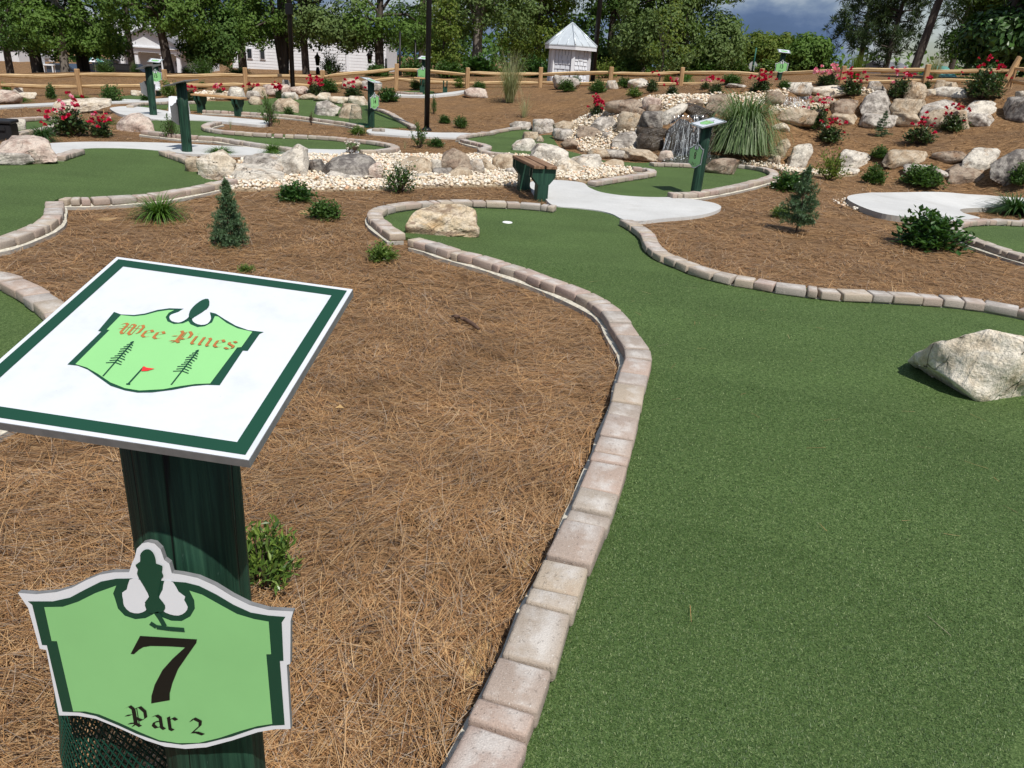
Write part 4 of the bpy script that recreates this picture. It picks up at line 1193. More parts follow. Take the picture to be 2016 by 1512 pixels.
def rock_mesh(kind, sub, i):
    key = (kind, sub, i)
    if key not in _rc:
        P, f = ROCKS[sub][i]
        _rc[key] = raw_mesh('boulder', P, f, RM[kind], True)
    return _rc[key]
def boulder(x0, y0, x1, y1, kind, label, depth=.8, group=None, sub=None, var=None, rz=None, dz=0.0, hk=1.0, back=0.0):
    if (x0, y0) in PROFILE: return profile_rock(x0, y0, x1, y1, kind, label, depth, group)
    cx = (x0 + x1) / 2
    p_ = ground(cx, y1)
    k_ = ppm(p_)
    wd = (x1 - x0) / k_
    dp = max(.16, min(wd * depth, 1.0))
    el = math.atan2(CAM_H - p_.z, math.hypot(p_.x, p_.y))
    hg = max(.35 * (y1 - y0) / k_, ((y1 - y0) / k_ - dp * .55 * max(0, math.sin(el))) / math.cos(el)) * 1.08 * hk
    v = p_.xy.normalized()
    c = (p_.x + v.x * (dp * .46 + back), p_.y + v.y * (dp * .46 + back))
    z = min(p_.z, float(H(*c)) if not back else 9) - hg * .08 + dz
    if sub is None: sub = 4 if (x1 - x0) > 62 else 3
    me = rock_mesh(kind, sub, var if var is not None else rk.randrange(len(ROCKS[sub])))
    a = rz if rz is not None else (rk.choice((0, math.pi)) + rk.uniform(-.2, .2))
    o = link('boulder', me, None, (c[0], c[1], z), (rk.uniform(-.06, .06), rk.uniform(-.06, .06), a - math.atan2(p_.x, p_.y)), (wd * 1.06, dp, hg + (p_.z - z) * 1.0))
    tag(o, label, 'boulder', group)
    return o
def hull_rock(pts, kind, label, cuts=9, amp=.012, seed=1, group=None, cell=.035, facets=9):
    bm = bmesh.new()
    for q in pts: bm.verts.new(q)
    r = bmesh.ops.convex_hull(bm, input=bm.verts[:])
    junk = list({q for q in r['geom_interior'] + r['geom_unused'] if isinstance(q, bmesh.types.BMVert)})
    if junk: bmesh.ops.delete(bm, geom=junk, context='VERTS')
    bmesh.ops.dissolve_limit(bm, angle_limit=.02, verts=bm.verts[:], edges=bm.edges[:])
    bmesh.ops.bevel(bm, geom=bm.edges[:], offset=min(.006, cell * .2), segments=1, affect='EDGES')
    bmesh.ops.triangulate(bm, faces=bm.faces[:])
    for _ in range(6):
        es = [q for q in bm.edges if q.calc_length() > cell]
        if not es: break
        bmesh.ops.subdivide_edges(bm, edges=es, cuts=1)
        bmesh.ops.triangulate(bm, faces=bm.faces[:])
    P = np.array([q.co[:] for q in bm.verts]); c_ = P.mean(0); rg = np.random.default_rng(seed + 50)
    for _ in range(facets):
        nn = rg.normal(0, 1, 3); nn[2] = abs(nn[2]) * .8; nn /= np.linalg.norm(nn)
        dd = (P - c_) @ nn; h_ = dd.max() * rg.uniform(.80, .95)
        P = P - np.maximum(dd - h_, 0)[:, None] * nn * .95
    for q, p_ in zip(bm.verts, P): q.co = p_
    bm.normal_update()
    P = np.array([q.co[:] for q in bm.verts]); N = np.array([q.normal[:] for q in bm.verts])
    lay = np.tanh(3 * np.sin((P @ np.array([.3, .55, .8])) * 34 + 2 * vnoise(P, seed + 5, 5)))
    d = amp * (.55 * vnoise(P, seed, 7) + .6 * vnoise(P, seed + 1, 19) + .4 * vnoise(P, seed + 2, 45) + .5 * lay)
    P = P + N * d[:, None]
    c = Vector(P.mean(0)); c.z = P[:, 2].min()
    for q, p_ in zip(bm.verts, P): q.co = Vector(p_) - c
    me = bpy.data.meshes.new('boulder'); bm.to_mesh(me); bm.free()
    me.polygons.foreach_set('use_smooth', [True] * len(me.polygons)); me.materials.append(RM[kind])
    o = link('boulder', me, None, c); tag(o, label, 'boulder', group)
    return o

PROFILE = {
 (384, 298): [(386, 314), (412, 302), (440, 300), (464, 318), (463, 330), (450, 350), (412, 354), (388, 350)],
 (452, 324): [(455, 335), (464, 327), (478, 328), (523, 341), (567, 352), (547, 356), (461, 361), (454, 354)],
 (472, 309): [(475, 325), (482, 312), (540, 311), (571, 318), (568, 332), (560, 347), (506, 347), (478, 346)],
 (543, 283): [(541, 319), (586, 286), (600, 284), (607, 292), (609, 330), (603, 348), (572, 350), (545, 346)],
 (632, 308): [(633, 339), (648, 319), (672, 311), (711, 310), (738, 316), (748, 332), (735, 355), (645, 355)],
 (788, 309): [(789, 318), (808, 309), (839, 313), (851, 321), (850, 342), (836, 345), (793, 341)],
 (864, 293): [(865, 326), (874, 302), (895, 293), (912, 298), (929, 319), (927, 343), (874, 344)],
 (944, 309): [(944, 311), (951, 310), (984, 336), (981, 341), (952, 341)],
 (880, 330): [(881, 343), (898, 331), (930, 336), (933, 346), (912, 354), (890, 351)],
 (1008, 274): [(1007, 287), (1015, 279), (1033, 274), (1051, 275), (1056, 286), (1040, 300), (1012, 300)],
 (1036, 284): [(1037, 296), (1043, 286), (1058, 284), (1105, 293), (1120, 302), (1121, 314), (1108, 321), (1056, 321)],
 (1116, 308): [(1117, 317), (1143, 309), (1183, 307), (1186, 331), (1148, 334), (1126, 329)],
 (1086, 313): [(1087, 327), (1103, 315), (1119, 313), (1150, 331), (1152, 341), (1092, 342)],
 (1155, 230): [(1156, 246), (1178, 233), (1206, 230), (1214, 241), (1213, 261), (1183, 264), (1157, 252)],
 (1203, 260): [(1204, 277), (1220, 263), (1250, 260), (1258, 275), (1249, 295), (1233, 297), (1207, 294)],
 (1131, 248): [(1132, 255), (1138, 248), (1170, 250), (1185, 259), (1184, 276), (1137, 269)],
 (1046, 235): [(1047, 260), (1049, 236), (1088, 235), (1093, 245), (1090, 262), (1058, 263)],
 (1293, 203): [(1294, 240), (1304, 222), (1340, 205), (1357, 204), (1352, 216), (1322, 234), (1310, 244)],
 (1386, 184): [(1388, 212), (1397, 188), (1428, 185), (1446, 200), (1447, 226), (1405, 227)],
 (1680, 177): [(1690, 212), (1702, 190), (1727, 178), (1748, 181), (1759, 212), (1755, 228), (1703, 230)],
 (1890, 195): [(1890, 222), (1917, 198), (1937, 199), (1965, 220), (1963, 230), (1900, 230)],
 (1776, 157): [(1777, 192), (1782, 172), (1794, 158), (1821, 166), (1828, 182), (1816, 199), (1785, 198)],
 (1546, 280): [(1547, 324), (1562, 291), (1577, 281), (1598, 285), (1602, 296), (1584, 329), (1558, 331)],
 (1515, 272): [(1516, 304), (1537, 277), (1550, 273), (1559, 282), (1542, 308), (1519, 312)],
 (1649, 295): [(1650, 299), (1662, 296), (1711, 304), (1714, 312), (1699, 332), (1660, 332), (1656, 316)],
 (1728, 296): [(1729, 324), (1747, 298), (1823, 298), (1829, 308), (1814, 323), (1760, 328)],
 (1890, 291): [(1891, 332), (1902, 299), (1917, 293), (1964, 293), (1982, 307), (1974, 320), (1937, 338), (1900, 337)],
 (1948, 294): [(1948, 352), (1951, 321), (1987, 306), (2002, 295), (2028, 294), (2030, 352), (1977, 362)],
 (1848, 329): [(1848, 361), (1852, 339), (1867, 329), (1884, 335), (1918, 336), (1954, 346), (1953, 361)],
 (1631, 193): [(1633, 218), (1640, 202), (1656, 195), (1678, 196), (1691, 206), (1688, 226), (1640, 227)],
 (1800, 197): [(1802, 226), (1820, 207), (1852, 199), (1886, 205), (1894, 218), (1860, 229), (1806, 230)],
 (614, 199): [(615, 219), (621, 202), (644, 199), (672, 212), (656, 230), (621, 228)],
 (662, 203): [(663, 233), (676, 205), (701, 203), (714, 215), (713, 236), (670, 236)],
 (-60, 268): [(-40, 316), (25, 274), (70, 272), (97, 281), (116, 314), (57, 321), (-30, 326)],
 (224, 224): [(224, 248), (250, 229), (275, 225), (300, 236), (305, 256), (272, 260), (230, 255)],
 (98, 194): [(100, 217), (107, 201), (160, 196), (220, 196), (222, 208), (190, 217), (112, 224)],
 (532, 193): [(533, 213), (546, 196), (572, 194), (590, 205), (588, 220), (568, 223), (540, 222)],
}
def profile_rock(x0, y0, x1, y1, kind, label, depth, group):
    P = PROFILE[(x0, y0)]
    base = max(q[1] for q in P); cx = sum(q[0] for q in P) / len(P)
    p_ = ground(cx, base); k_ = ppm(p_); wd = (x1 - x0) / k_; dp = max(.18, min(wd * depth, .9))
    ytop = min(q[1] for q in P); rr = random.Random(x0 * 7 + y0)
    mx = cx; my = (base + ytop) / 2; pts = []
    v = p_.xy.normalized()
    for px, py in P:
        f = (base - py) / max(1, base - ytop)
        q = Vector(at_y(px, py, p_.y + dp * .30 * f))
        if f < .12: q.z -= .05
        pts.append(tuple(q))
        q2 = Vector(at_y(mx + (px - mx) * rr.uniform(.78, .98), py + (my - py) * rr.uniform(.0, .18), p_.y + dp * .30 * f))
        q2 += Vector((v.x, v.y, 0)) * dp * rr.uniform(.75, 1.0)
        if f < .25: q2.z = float(H(q2.x, q2.y)) - .06
        pts.append(tuple(q2))
        # a blunt front: some of the outline pulled towards the viewer
    for f in (.25, .6):
        q = Vector(at_y(mx + rr.uniform(-.15, .15) * (x1 - x0), base - (base - ytop) * f, p_.y - dp * .10 * (1 - f) + dp * .02))
        pts.append(tuple(q))
    return hull_rock(pts, kind, label, amp=.009 if wd < .5 else .012, seed=(x0 * 3 + y0) % 997, group=group, cell=max(.035, wd / 14))
g = 'boulders among the white gravel in the centre'
for q in [
 (368, 311, 402, 343, 'tan', 'small tan boulder tucked behind the left end of the gravel bed row'),
 (384, 298, 466, 354, 'cream', 'large cream boulder with dark underside at left end of the gravel bed'),
 (472, 309, 572, 347, 'grey', 'layered grey boulder left of the tall pale wedge'),
 (543, 283, 610, 350, 'white', 'tall pale wedge-shaped boulder rising over the gravel bed'),
 (452, 324, 568, 361, 'white', 'smooth white slab boulder lying in front of the layered grey one'),
 (606, 316, 648, 345, 'dark', 'small dark boulder right of the tall pale wedge'),
 (632, 308, 748, 346, 'dark', 'lumpy dark grey boulder with orange stain in mid gravel'),
 (640, 337, 737, 357, 'grey', 'low greenish grey rock in front of the lumpy dark boulder'),
 (727, 322, 756, 358, 'pink', 'purplish boulder half behind the flowering shrub'),
 (788, 309, 852, 345, 'tan', 'rounded tan boulder right of the flowering shrub'),
 (849, 315, 870, 343, 'white', 'narrow pale boulder between the tan and the knobby brown ones'),
 (864, 293, 930, 344, 'brown', 'knobby brown boulder standing tallest near the brown bench'),
 (921, 315, 954, 346, 'grey', 'grey block leaning on the knobby brown boulder'),
 (944, 309, 984, 341, 'tan', 'triangular tan boulder left of the bench'),
 (968, 305, 1016, 338, 'tan', 'tan boulder touching the bench at its left'),
 (852, 332, 890, 349, 'dark', 'small dark rock at the foot of the knobby brown boulder'),
 (880, 330, 934, 353, 'tan', 'pointed tan rock lying in front of the knobby brown boulder'),
 (940, 340, 997, 348, 'cream', 'flat cream stone lying on the gravel edge'),
 (995, 331, 1022, 346, 'grey', 'small grey rock under the bench at left'),
 (818, 342, 855, 355, 'white', 'flat pale stone right of the flowering shrub'),
 (1008, 274, 1056, 301, 'white', 'white boulder behind the bench, upper left of three'),
 (1036, 284, 1122, 321, 'white', 'big white boulder directly behind the bench seat'),
 (1086, 313, 1152, 342, 'cream', 'cream boulder right behind the near bench end'),
 (1116, 308, 1186, 334, 'white', 'flat grey-white wedge boulder on the gravel right of the bench'),
 (1181, 315, 1228, 332, 'tan', 'low tan boulder near the pointed kerb tip'),
 (1028, 261, 1060, 279, 'tan', 'tan boulder lying on the left lobe of the waterfall green'),
 (1054, 268, 1070, 283, 'tan', 'smallest tan stone on the left lobe of the waterfall green'),
]: boulder(*q, group=g)
g = 'boulders of the waterfall terrace'
for q in [
 (1004, 240, 1048, 258, 'grey', 'low grey boulder at the left end of the waterfall terrace'),
 (1046, 235, 1094, 262, 'grey', 'blocky cracked grey boulder second from left on the terrace'),
 (1086, 240, 1130, 266, 'tan', 'tan boulder third from left on the waterfall terrace'),
 (1086, 256, 1125, 278, 'grey', 'grey-brown rock below the third terrace boulder'),
 (1104, 274, 1140, 295, 'brown', 'flat-topped brown rock at the turf edge of the terrace'),
 (1131, 248, 1186, 277, 'brown', 'brown block boulder in the middle of the terrace gravel'),
 (1155, 230, 1215, 264, 'grey', 'sharp grey boulder above the brown block'),
 (1212, 225, 1261, 262, 'tan', 'rough tan boulder beside the big dark fall boulder'),
 (1183, 261, 1208, 276, 'grey', 'small grey rock between the brown block and rough tan boulder'),
 (1203, 260, 1259, 297, 'grey', 'big blue-grey boulder above the ledge stones'),
 (1156, 294, 1202, 312, 'tan', 'ledge stone farthest left along the turf under the terrace'),
 (1188, 296, 1240, 314, 'grey', 'grey ledge stone second along the turf under the terrace'),
 (1218, 297, 1298, 320, 'tan', 'long layered ledge stone in front of the waterfall rocks'),
 (1294, 298, 1325, 320, 'pink', 'pink stone at the left edge of the waterfall pool'),
 (1194, 197, 1270, 225, 'brown', 'long flat brown slab at the top of the terrace'),
 (1238, 213, 1266, 229, 'brown', 'small brown rock under the long flat slab'),
 (1263, 194, 1302, 216, 'pink', 'pinkish boulder right of the long flat slab'),
 (1271, 208, 1305, 226, 'brown', 'brown rock below the pinkish boulder'),
 (1348, 196, 1382, 211, 'brown', 'small brown rock on the gravel above the waterfall'),
 (1386, 184, 1449, 228, 'brown', 'large dark brown boulder above the waterfall and tall grass'),
]: boulder(*q, group=g)
for q in [
 (1256, 222, 1322, 262, 'dark', 'large dark boulder with white top left of the waterfall', .9),
 (1252, 252, 1312, 280, 'wet', 'wet dark boulder left of the waterfall, middle of its stack', .8),
 (1248, 268, 1304, 301, 'wet', 'wet brown boulder left of the waterfall, lowest of its stack', .8),
 (1293, 203, 1358, 244, 'white', 'pale slanting boulder beside the lip of the waterfall', .8),
 (1326, 209, 1402, 252, 'wet', 'wet brown lip stone that the water pours over', .9, .15),
 (1340, 262, 1380, 318, 'wet', 'wet brown boulder behind the right side of the falling water', .5, .22),
 (1300, 244, 1352, 316, 'wet', 'black wet rock face behind the falling water', .4, .25),
 (1350, 236, 1400, 312, 'wet', 'black wet rock face behind the green post', .4, .25),
 (1382, 314, 1449, 346, 'brown', 'rough brown boulder sitting on the waterfall green', .8),
]: boulder(*q[:6], depth=q[6], group=g, back=(q[7] if len(q) > 7 else 0))
g = 'boulders of the right hillside tiers'
for q in [
 (1542, 165, 1596, 190, 'white', 'pale boulder left of the small upper waterfall'),
 (1592, 170, 1662, 194, 'cream', 'cream boulder right of the small upper waterfall'),
 (1503, 183, 1552, 211, 'brown', 'brown slab left below the small upper waterfall'),
 (1600, 191, 1644, 206, 'tan', 'small tan boulder below the cream one'),
 (1631, 193, 1692, 228, 'brown', 'dark brown round boulder at left of the top tier'),
 (1680, 177, 1760, 230, 'grey', 'largest grey boulder of the top tier'),
 (1748, 198, 1814, 231, 'tan', 'tan-grey boulder right of the largest grey one'),
 (1800, 197, 1895, 230, 'grey', 'long grey boulder of the top tier'),
 (1890, 195, 1968, 231, 'white', 'white peaked boulder of the top tier near the right edge'),
 (1972, 197, 2044, 242, 'dark', 'dark grey boulder cut by the right edge, top tier'),
 (1776, 157, 1828, 200, 'tan', 'tall tan boulder standing above the top tier'),
 (1706, 163, 1743, 185, 'grey', 'striped grey boulder between two red rose bushes'),
 (1836, 160, 1855, 181, 'tan', 'small tan boulder in front of the fence'),
 (1852, 163, 1887, 178, 'tan', 'tan boulder in front of the right fence rails'),
 (1838, 173, 1899, 193, 'white', 'white boulder above the long grey one'),
 (1820, 177, 1842, 191, 'cream', 'small cream stone beside the tall tan boulder'),
 (1998, 182, 2034, 203, 'cream', 'cream boulder at the right edge below the fence corner'),
 (1521, 217, 1609, 251, 'tan', 'long tan boulder with dark face under the gravel shelf'),
 (1632, 226, 1698, 248, 'tan', 'tan boulder of the second tier under the dark brown one'),
 (1690, 227, 1763, 254, 'grey', 'grey boulder of the second tier behind the small pale spruce'),
 (1755, 226, 1823, 254, 'tan', 'tan flat-faced boulder in the middle of the second tier'),
 (1818, 218, 1900, 254, 'tan', 'tan-grey boulder behind the right rose bush'),
 (1895, 226, 1963, 252, 'grey', 'grey rectangular boulder at the right of the second tier'),
 (1519, 243, 1554, 260, 'cream', 'pale slanted stone right of the tall grass'),
 (1515, 272, 1560, 312, 'tan', 'tan boulder leaning beside the tall grass'),
 (1546, 280, 1602, 331, 'white', 'tall grey-white boulder at the left end of the lower tier'),
 (1508, 306, 1534, 323, 'tan', 'small tan stone at the foot of the tall grass'),
 (1649, 295, 1714, 332, 'white', 'square white-topped boulder of the lower tier'),
 (1728, 296, 1829, 327, 'tan', 'long tan boulder in the middle of the lower tier'),
 (1838, 298, 1899, 323, 'brown', 'brown boulder of the lower tier'),
 (1890, 291, 1982, 338, 'white', 'big white boulder at the right of the lower tier'),
 (1948, 294, 2028, 361, 'dark', 'big dark cracked boulder at the right edge, lower tier'),
 (1777, 326, 1855, 355, 'grey', 'grey boulder behind the green shrub at the lower tier foot'),
 (1848, 329, 1954, 361, 'brown', 'long brown boulder at the foot of the lower tier'),
 (1648, 331, 1688, 344, 'white', 'flat white stone under the square white-topped boulder'),
 (1426, 166, 1472, 174, 'grey', 'flat grey slab near the fence behind the roses', ),
]: boulder(*q, group=g)
g = 'boulders round the far greens'
for q in [
 (98, 194, 224, 224, 'cream', 'long cream boulder behind the big pink rose bush'),
 (224, 224, 306, 260, 'pink', 'pink-white rough boulder left of the leaning green posts'),
 (29, 237, 53, 260, 'white', 'small white boulder on the far left green'),
 (6, 236, 20, 247, 'white', 'tiny white stone at the far left edge'),
 (-10, 180, 40, 205, 'pink', 'purple-grey boulder at the far left edge'),
 (24, 173, 46, 190, 'white', 'white boulder at far left behind the purple-grey one'),
 (42, 183, 72, 195, 'cream', 'flat cream boulder at far left'),
 (257, 180, 287, 191, 'cream', 'flat cream boulder on the small green by post 15'),
 (450, 174, 485, 199, 'white', 'white block boulder above the tan bench'),
 (484, 180, 513, 196, 'grey', 'grey boulder right of the white block'),
 (418, 185, 454, 198, 'tan', 'tan boulder left of the white block'),
 (490, 192, 518, 209, 'tan', 'tan rock at the right end of the tan bench'),
 (532, 193, 593, 224, 'tan', 'tan boulder on the far middle green, leftmost'),
 (556, 183, 594, 199, 'white', 'pale boulder at the base of the left black pole'),
 (591, 185, 628, 199, 'tan', 'tan boulder right of the left black pole'),
 (618, 184, 653, 202, 'cream', 'angular cream boulder above the big white-grey one'),
 (614, 199, 675, 230, 'grey', 'big white-grey boulder on the far middle green'),
 (662, 203, 715, 236, 'tan', 'large tan-grey boulder behind the wire basket'),
 (647, 191, 689, 207, 'cream', 'cream boulder behind the large tan-grey one'),
 (685, 191, 728, 210, 'cream', 'cream-grey boulder left of the post with the basket'),
 (520, 169, 572, 191, 'pink', 'pinkish boulder left of the left black pole'),
 (556, 160, 574, 179, 'grey', 'narrow upright grey stone behind the left black pole'),
 (572, 171, 609, 187, 'pink', 'pinkish boulder right behind the left black pole'),
 (498, 173, 526, 194, 'tan', 'tan boulder beside the thin upright shrub'),
 (672, 157, 715, 177, 'tan', 'tan boulder just in front of the middle fence'),
 (712, 162, 752, 180, 'grey', 'grey boulder in front of the middle fence'),
 (914, 175, 960, 194, 'pink', 'pinkish flat boulder on the straw slope left of the tall tan grass'),
 (1086, 153, 1137, 177, 'grey', 'grey boulder in front of the white kiosk'),
 (1193, 160, 1218, 176, 'white', 'white boulder right of the right black pole'),
 (1235, 156, 1275, 175, 'white', 'long white boulder by the fence right of the kiosk'),
]: boulder(*q, group=g)
boulder(-60, 268, 116, 322, 'pink', 'big pink and cream boulder at the left edge beside the path', .7, 'boulders on the left green', var=3)
boulder(-60, 300, 56, 331, 'grey', 'grey speckled boulder in front of the big pink one at the left edge', .5, 'boulders on the left green', var=5)

def Z(px, py, z): return tuple(at_z(px, py, z))
RM['f2'] = mat_rock('white quartz boulder', [(0.54, 0.43, 0.29), (0.80, 0.70, 0.55), (0.86, 0.79, 0.67)], .25, .35, stain=(.60, .42, .20), crack=.55, ckd=.28)
RM['f1'] = mat_rock('striped sandstone boulder', [(0.44, 0.30, 0.17), (0.62, 0.50, 0.34), (0.70, 0.60, 0.46)], .5, .5, stain=(.50, .30, .12), crack=.3, bands=.75)
hull_rock([Z(1786, 711, .075), Z(1800, 697, .15), Z(1850, 671, .30), Z(1905, 655, .38), Z(1945, 650, .41), Z(1985, 658, .42), Z(2040, 676, .40), Z(2120, 700, .3),
           Z(1838, 730, .13), Z(1875, 750, .12), Z(1900, 769, .085), Z(1925, 791, .03), Z(1820, 716, .14),
           Z(1808, 722, -.03), Z(1845, 750, -.03), Z(1885, 778, -.03), Z(1915, 795, -.03), Z(1978, 795, -.03), Z(2060, 788, -.03), Z(2140, 770, -.03),
           Z(1880, 680, -.03), Z(2120, 690, -.03)], 'f2', 'large white cracked boulder on the near green at the right edge', amp=.012, seed=41, facets=0, group='boulders on the near green')
b = at_z(870, 470)
def V1(px, py, back=0.0):
    q = at_y(px, py, b[1] + back); return tuple(q)
hull_rock([V1(797, 466), V1(850, 471), V1(942, 469), V1(944, 462), V1(798, 447), V1(806, 425, .05), V1(832, 409, .12), V1(870, 402, .2), V1(905, 403, .22), V1(934, 414, .16), V1(938, 432, .06), V1(935, 455, .0),
           V1(812, 440, .4), V1(850, 405, .42), V1(905, 405, .45), V1(935, 425, .45), V1(815, 460, .5), V1(930, 455, .5)], 'f1', 'striped sandstone boulder on the near green beside the golf cup', amp=.014, seed=12, facets=0, group='boulders on the near green')
hull_rock([Z(868, 471, -.02), Z(945, 471, -.02), Z(948, 460, -.02), Z(880, 455, -.02), Z(946, 462, .05), Z(930, 455, .06), Z(870, 464, .05)], 'f1', 'thin flaked slab at the foot of the striped sandstone boulder', amp=.004, seed=5, group='boulders on the near green')

# ---------------------------------------------------------------- waterfall
def mat_water_fall():
    m, t, o = newmat('falling water'); n = NT(t)
    v = n.mapping(n.pos(), (55, 55, 3.2))
    a = n.noise(v, 1.0, 6, 0.75, 0.8)
    foam = n.ramp(a, [(0.54, 0.0), (0.66, 1.0)])
    white = n.bsdf((0.75, 0.80, 0.84), 0.5, None, 0.4)
    clear = n('BsdfTransparent', {'Color': (0.86, 0.88, 0.9, 1)}).outputs[0]
    gl = n('BsdfGlossy', {'Color': (1, 1, 1, 1), 'Roughness': 0.12}).outputs[0]
    c2 = n('MixShader', {0: 0.05, 1: clear, 2: gl}).outputs[0]
    t.links.new(n('MixShader', {0: n.math('MULTIPLY', foam, 0.62), 1: c2, 2: white}).outputs[0], o.inputs[0])
    return m
water_m = mat_water_fall()
spray_m = mat_plain('white spray', (0.80, 0.84, 0.87), 0.4, 0.05, 30)
def falls(px0, px1, ptop, pbot, pspread, Y, seed, label_struct=True, nstr=46, splash=True):
    rr = random.Random(seed); mb = MB(); n = 20; vs = []
    rows = 14
    for i in range(rows + 1):
        f = i / rows
        for j in range(n + 1):
            u = j / n
            px = (px0 + (px1 - px0) * u) + (pspread * (f ** 1.4) * (u - .75))
            py = ptop + (pbot - ptop) * f
            q = at_y(px, py, Y - .02 - .28 * math.sqrt(f) * .55 - .02 * math.sin(9 * u + 3 * f) - .02 * math.sin(23 * u))
            vs.append(tuple(q))
    fs = [(i * (n + 1) + j, i * (n + 1) + j + 1, (i + 1) * (n + 1) + j + 1, (i + 1) * (n + 1) + j) for i in range(rows) for j in range(n)]
    mb.add(vs, fs, 0, True)
    tag(mb.build('water', water_m), kind='structure')
    # strands and drops
    S = MB()
    for k_ in range(nstr):
        u = rr.random() ** 1.0
        if rr.random() < .35: u = rr.choice((.02, .05, .42, .5)) + rr.uniform(-.03, .03)
        f0 = rr.uniform(0, .8); f1 = min(1, f0 + rr.uniform(.10, .5)); pts = []; rad = []
        for i in range(5):
            f = f0 + (f1 - f0) * i / 4
            px = px0 + (px1 - px0) * u + pspread * (f ** 1.4) * (u - .75) + rr.uniform(-.5, .5)
            q = at_y(px, ptop + (pbot - ptop) * f, Y - .06 - .28 * math.sqrt(f) * .55 - rr.uniform(0, .02))
            pts.append(q); rad.append(rr.uniform(.0012, .0045) * (1 - abs(i - 2) * .25))
        S.tube(pts, rad, 4, cap=False)
    for k_ in range(nstr * 3):
        u = rr.random(); f = rr.random() ** .8
        px = px0 + (px1 - px0) * u + pspread * (f ** 1.4) * (u - .75) + rr.uniform(-2, 2)
        q = at_y(px, ptop + (pbot - ptop) * f, Y - .07 - .28 * math.sqrt(f) * .55 - rr.uniform(0, .05))
        s = rr.uniform(.002, .008)
        S.add([(q[0] + a * s, q[1] + b * s, q[2] + c * s * 1.6) for a, b, c in ((1, 0, 0), (-1, 0, 0), (0, 1, 0), (0, -1, 0), (0, 0, 1), (0, 0, -1))],
              [(0, 2, 4), (2, 1, 4), (1, 3, 4), (3, 0, 4), (2, 0, 5), (1, 2, 5), (3, 1, 5), (0, 3, 5)], 0, True)
    if splash:
        for k_ in range(260):
            px = rr.uniform(px0 - 15, px1 + 95); q = at_z(px, rr.uniform(310, 317), .03)
            if px > 1370 and rr.random() < .5: continue
            s = rr.uniform(.006, .022); h = rr.uniform(0, .05)
            S.add([(q[0] + a * s, q[1] + b * s, q[2] + h + c * s * .7) for a, b, c in ((1, 0, 0), (-1, 0, 0), (0, 1, 0), (0, -1, 0), (0, 0, 1), (0, 0, -1))],
                  [(0, 2, 4), (2, 1, 4), (1, 3, 4), (3, 0, 4), (2, 0, 5), (1, 2, 5), (3, 1, 5), (0, 3, 5)], 0, True)
    tag(S.build('water_spray', spray_m), kind='stuff')
falls(1322, 1392, 226, 314, 34, 15.68, 3, nstr=46)
falls(1548, 1592, 190, 210, 10, 17.9, 4, nstr=40, splash=False)
def mat_pool():
    m, t, o = newmat('pool water'); n = NT(t)
    h = n.noise(n.mapping(n.pos(), (9, 9, 1)), 1.0, 4, 0.6)
    t.links.new(n.bsdf((0.05, 0.055, 0.04), 0.08, n.bump(h, .6, .02), 0.5), o.inputs[0])
    return m
sheet('pool_water', [(1300, 312), (1320, 306), (1370, 304), (1430, 309), (1440, 321), (1380, 321), (1320, 320)], 0.035, mat_pool(), 0.05, 0.25)

# ---------------------------------------------------------------- golf cup, stick, bin, board
cupm = mat_plain('white cup plastic', (0.82, 0.83, 0.83), 0.35, 0.03, 10)
p_ = ground(999, 438, .03)
root = empty('golf_cup', (p_.x, p_.y, p_.z + .031)); tag(root, 'white rimmed golf cup set in the near green', 'golf cup')
mb = MB(); mb.lathe([(.034, -.02), (.044, .0), (.047, .004), (.051, .004), (.053, -.002)], 28, cap=False); mb.build('rim', cupm, root)
mb = MB(); mb.lathe([(.045, .002), (.001, .0022)], 28, cap=False); mb.build('cup_floor', cupm, root)
bark_m = mat_wood('dry stick bark', [(0.05, 0.03, 0.022), (0.10, 0.06, 0.042), (0.16, 0.10, 0.07)], 2, .8)
a = ground(889, 632); b = ground(943, 657)
mb = MB(); rr = random.Random(3); pts = []
for i in range(9):
    f = i / 8; q = a.lerp(b, f); pts.append((q.x - a.x, q.y - a.y + .015 * math.sin(f * 4), .035 + .012 * math.sin(f * 3.1)))
mb.tube(pts, [.006, .013, .015, .013, .015, .014, .014, .012, .007], 8)
tag(mb.build('stick', bark_m, None, loc=(a.x, a.y, a.z)), 'short dark brown stick lying on the pine straw', 'stick')
lm = mat_plain('dry leaf', (0.50, 0.33, 0.14), .6, .2, 20)
for px, py, lb in ((668, 818, 'small dry tan leaf lying on straw right of the white board'), (1160, 905, None)):
    if not lb: continue
    q = ground(px, py); mb = MB(); mb.add([(-.022, 0, .0), (0, -.013, .012), (.024, .002, .004), (.002, .014, .016)], [(0, 1, 2), (0, 2, 3)])
    tag(mb.build('dry_leaf', lm, None, loc=(q.x, q.y, q.z + .035)), lb, 'leaf')
binm = mat_plain('black bin plastic', (0.018, 0.018, 0.02), .45, .15, 20)
p_ = ground(8, 277)
root = empty('trash_bin', p_, .25); tag(root, 'black lidded box bin at the left edge behind the pink boulder', 'bin')
mb = MB(); mb.box((0, 0, .12), (.34, .32, .26), bev=.015); mb.build('body', binm, root)
mb = MB(); mb.box((0, 0, .28), (.38, .36, .05), bev=.012); mb.box((0, -.17, .19), (.2, .03, .05)); mb.build('lid', binm, root)
p_ = ground(354, 226)
root = empty('folding_board', p_, .1); tag(root, 'white folding board standing behind the leaning green post on the path', 'board')
for s in (-1, 1):
    mb = MB(); M = Matrix.Translation((0, s * .13, .18)) @ Matrix.Rotation(s * .32, 4, 'X')
    mb.box((0, 0, 0), (.36, .025, .42), bev=.006, M=None if False else M); mb.build('panel', signwhite_m, root)

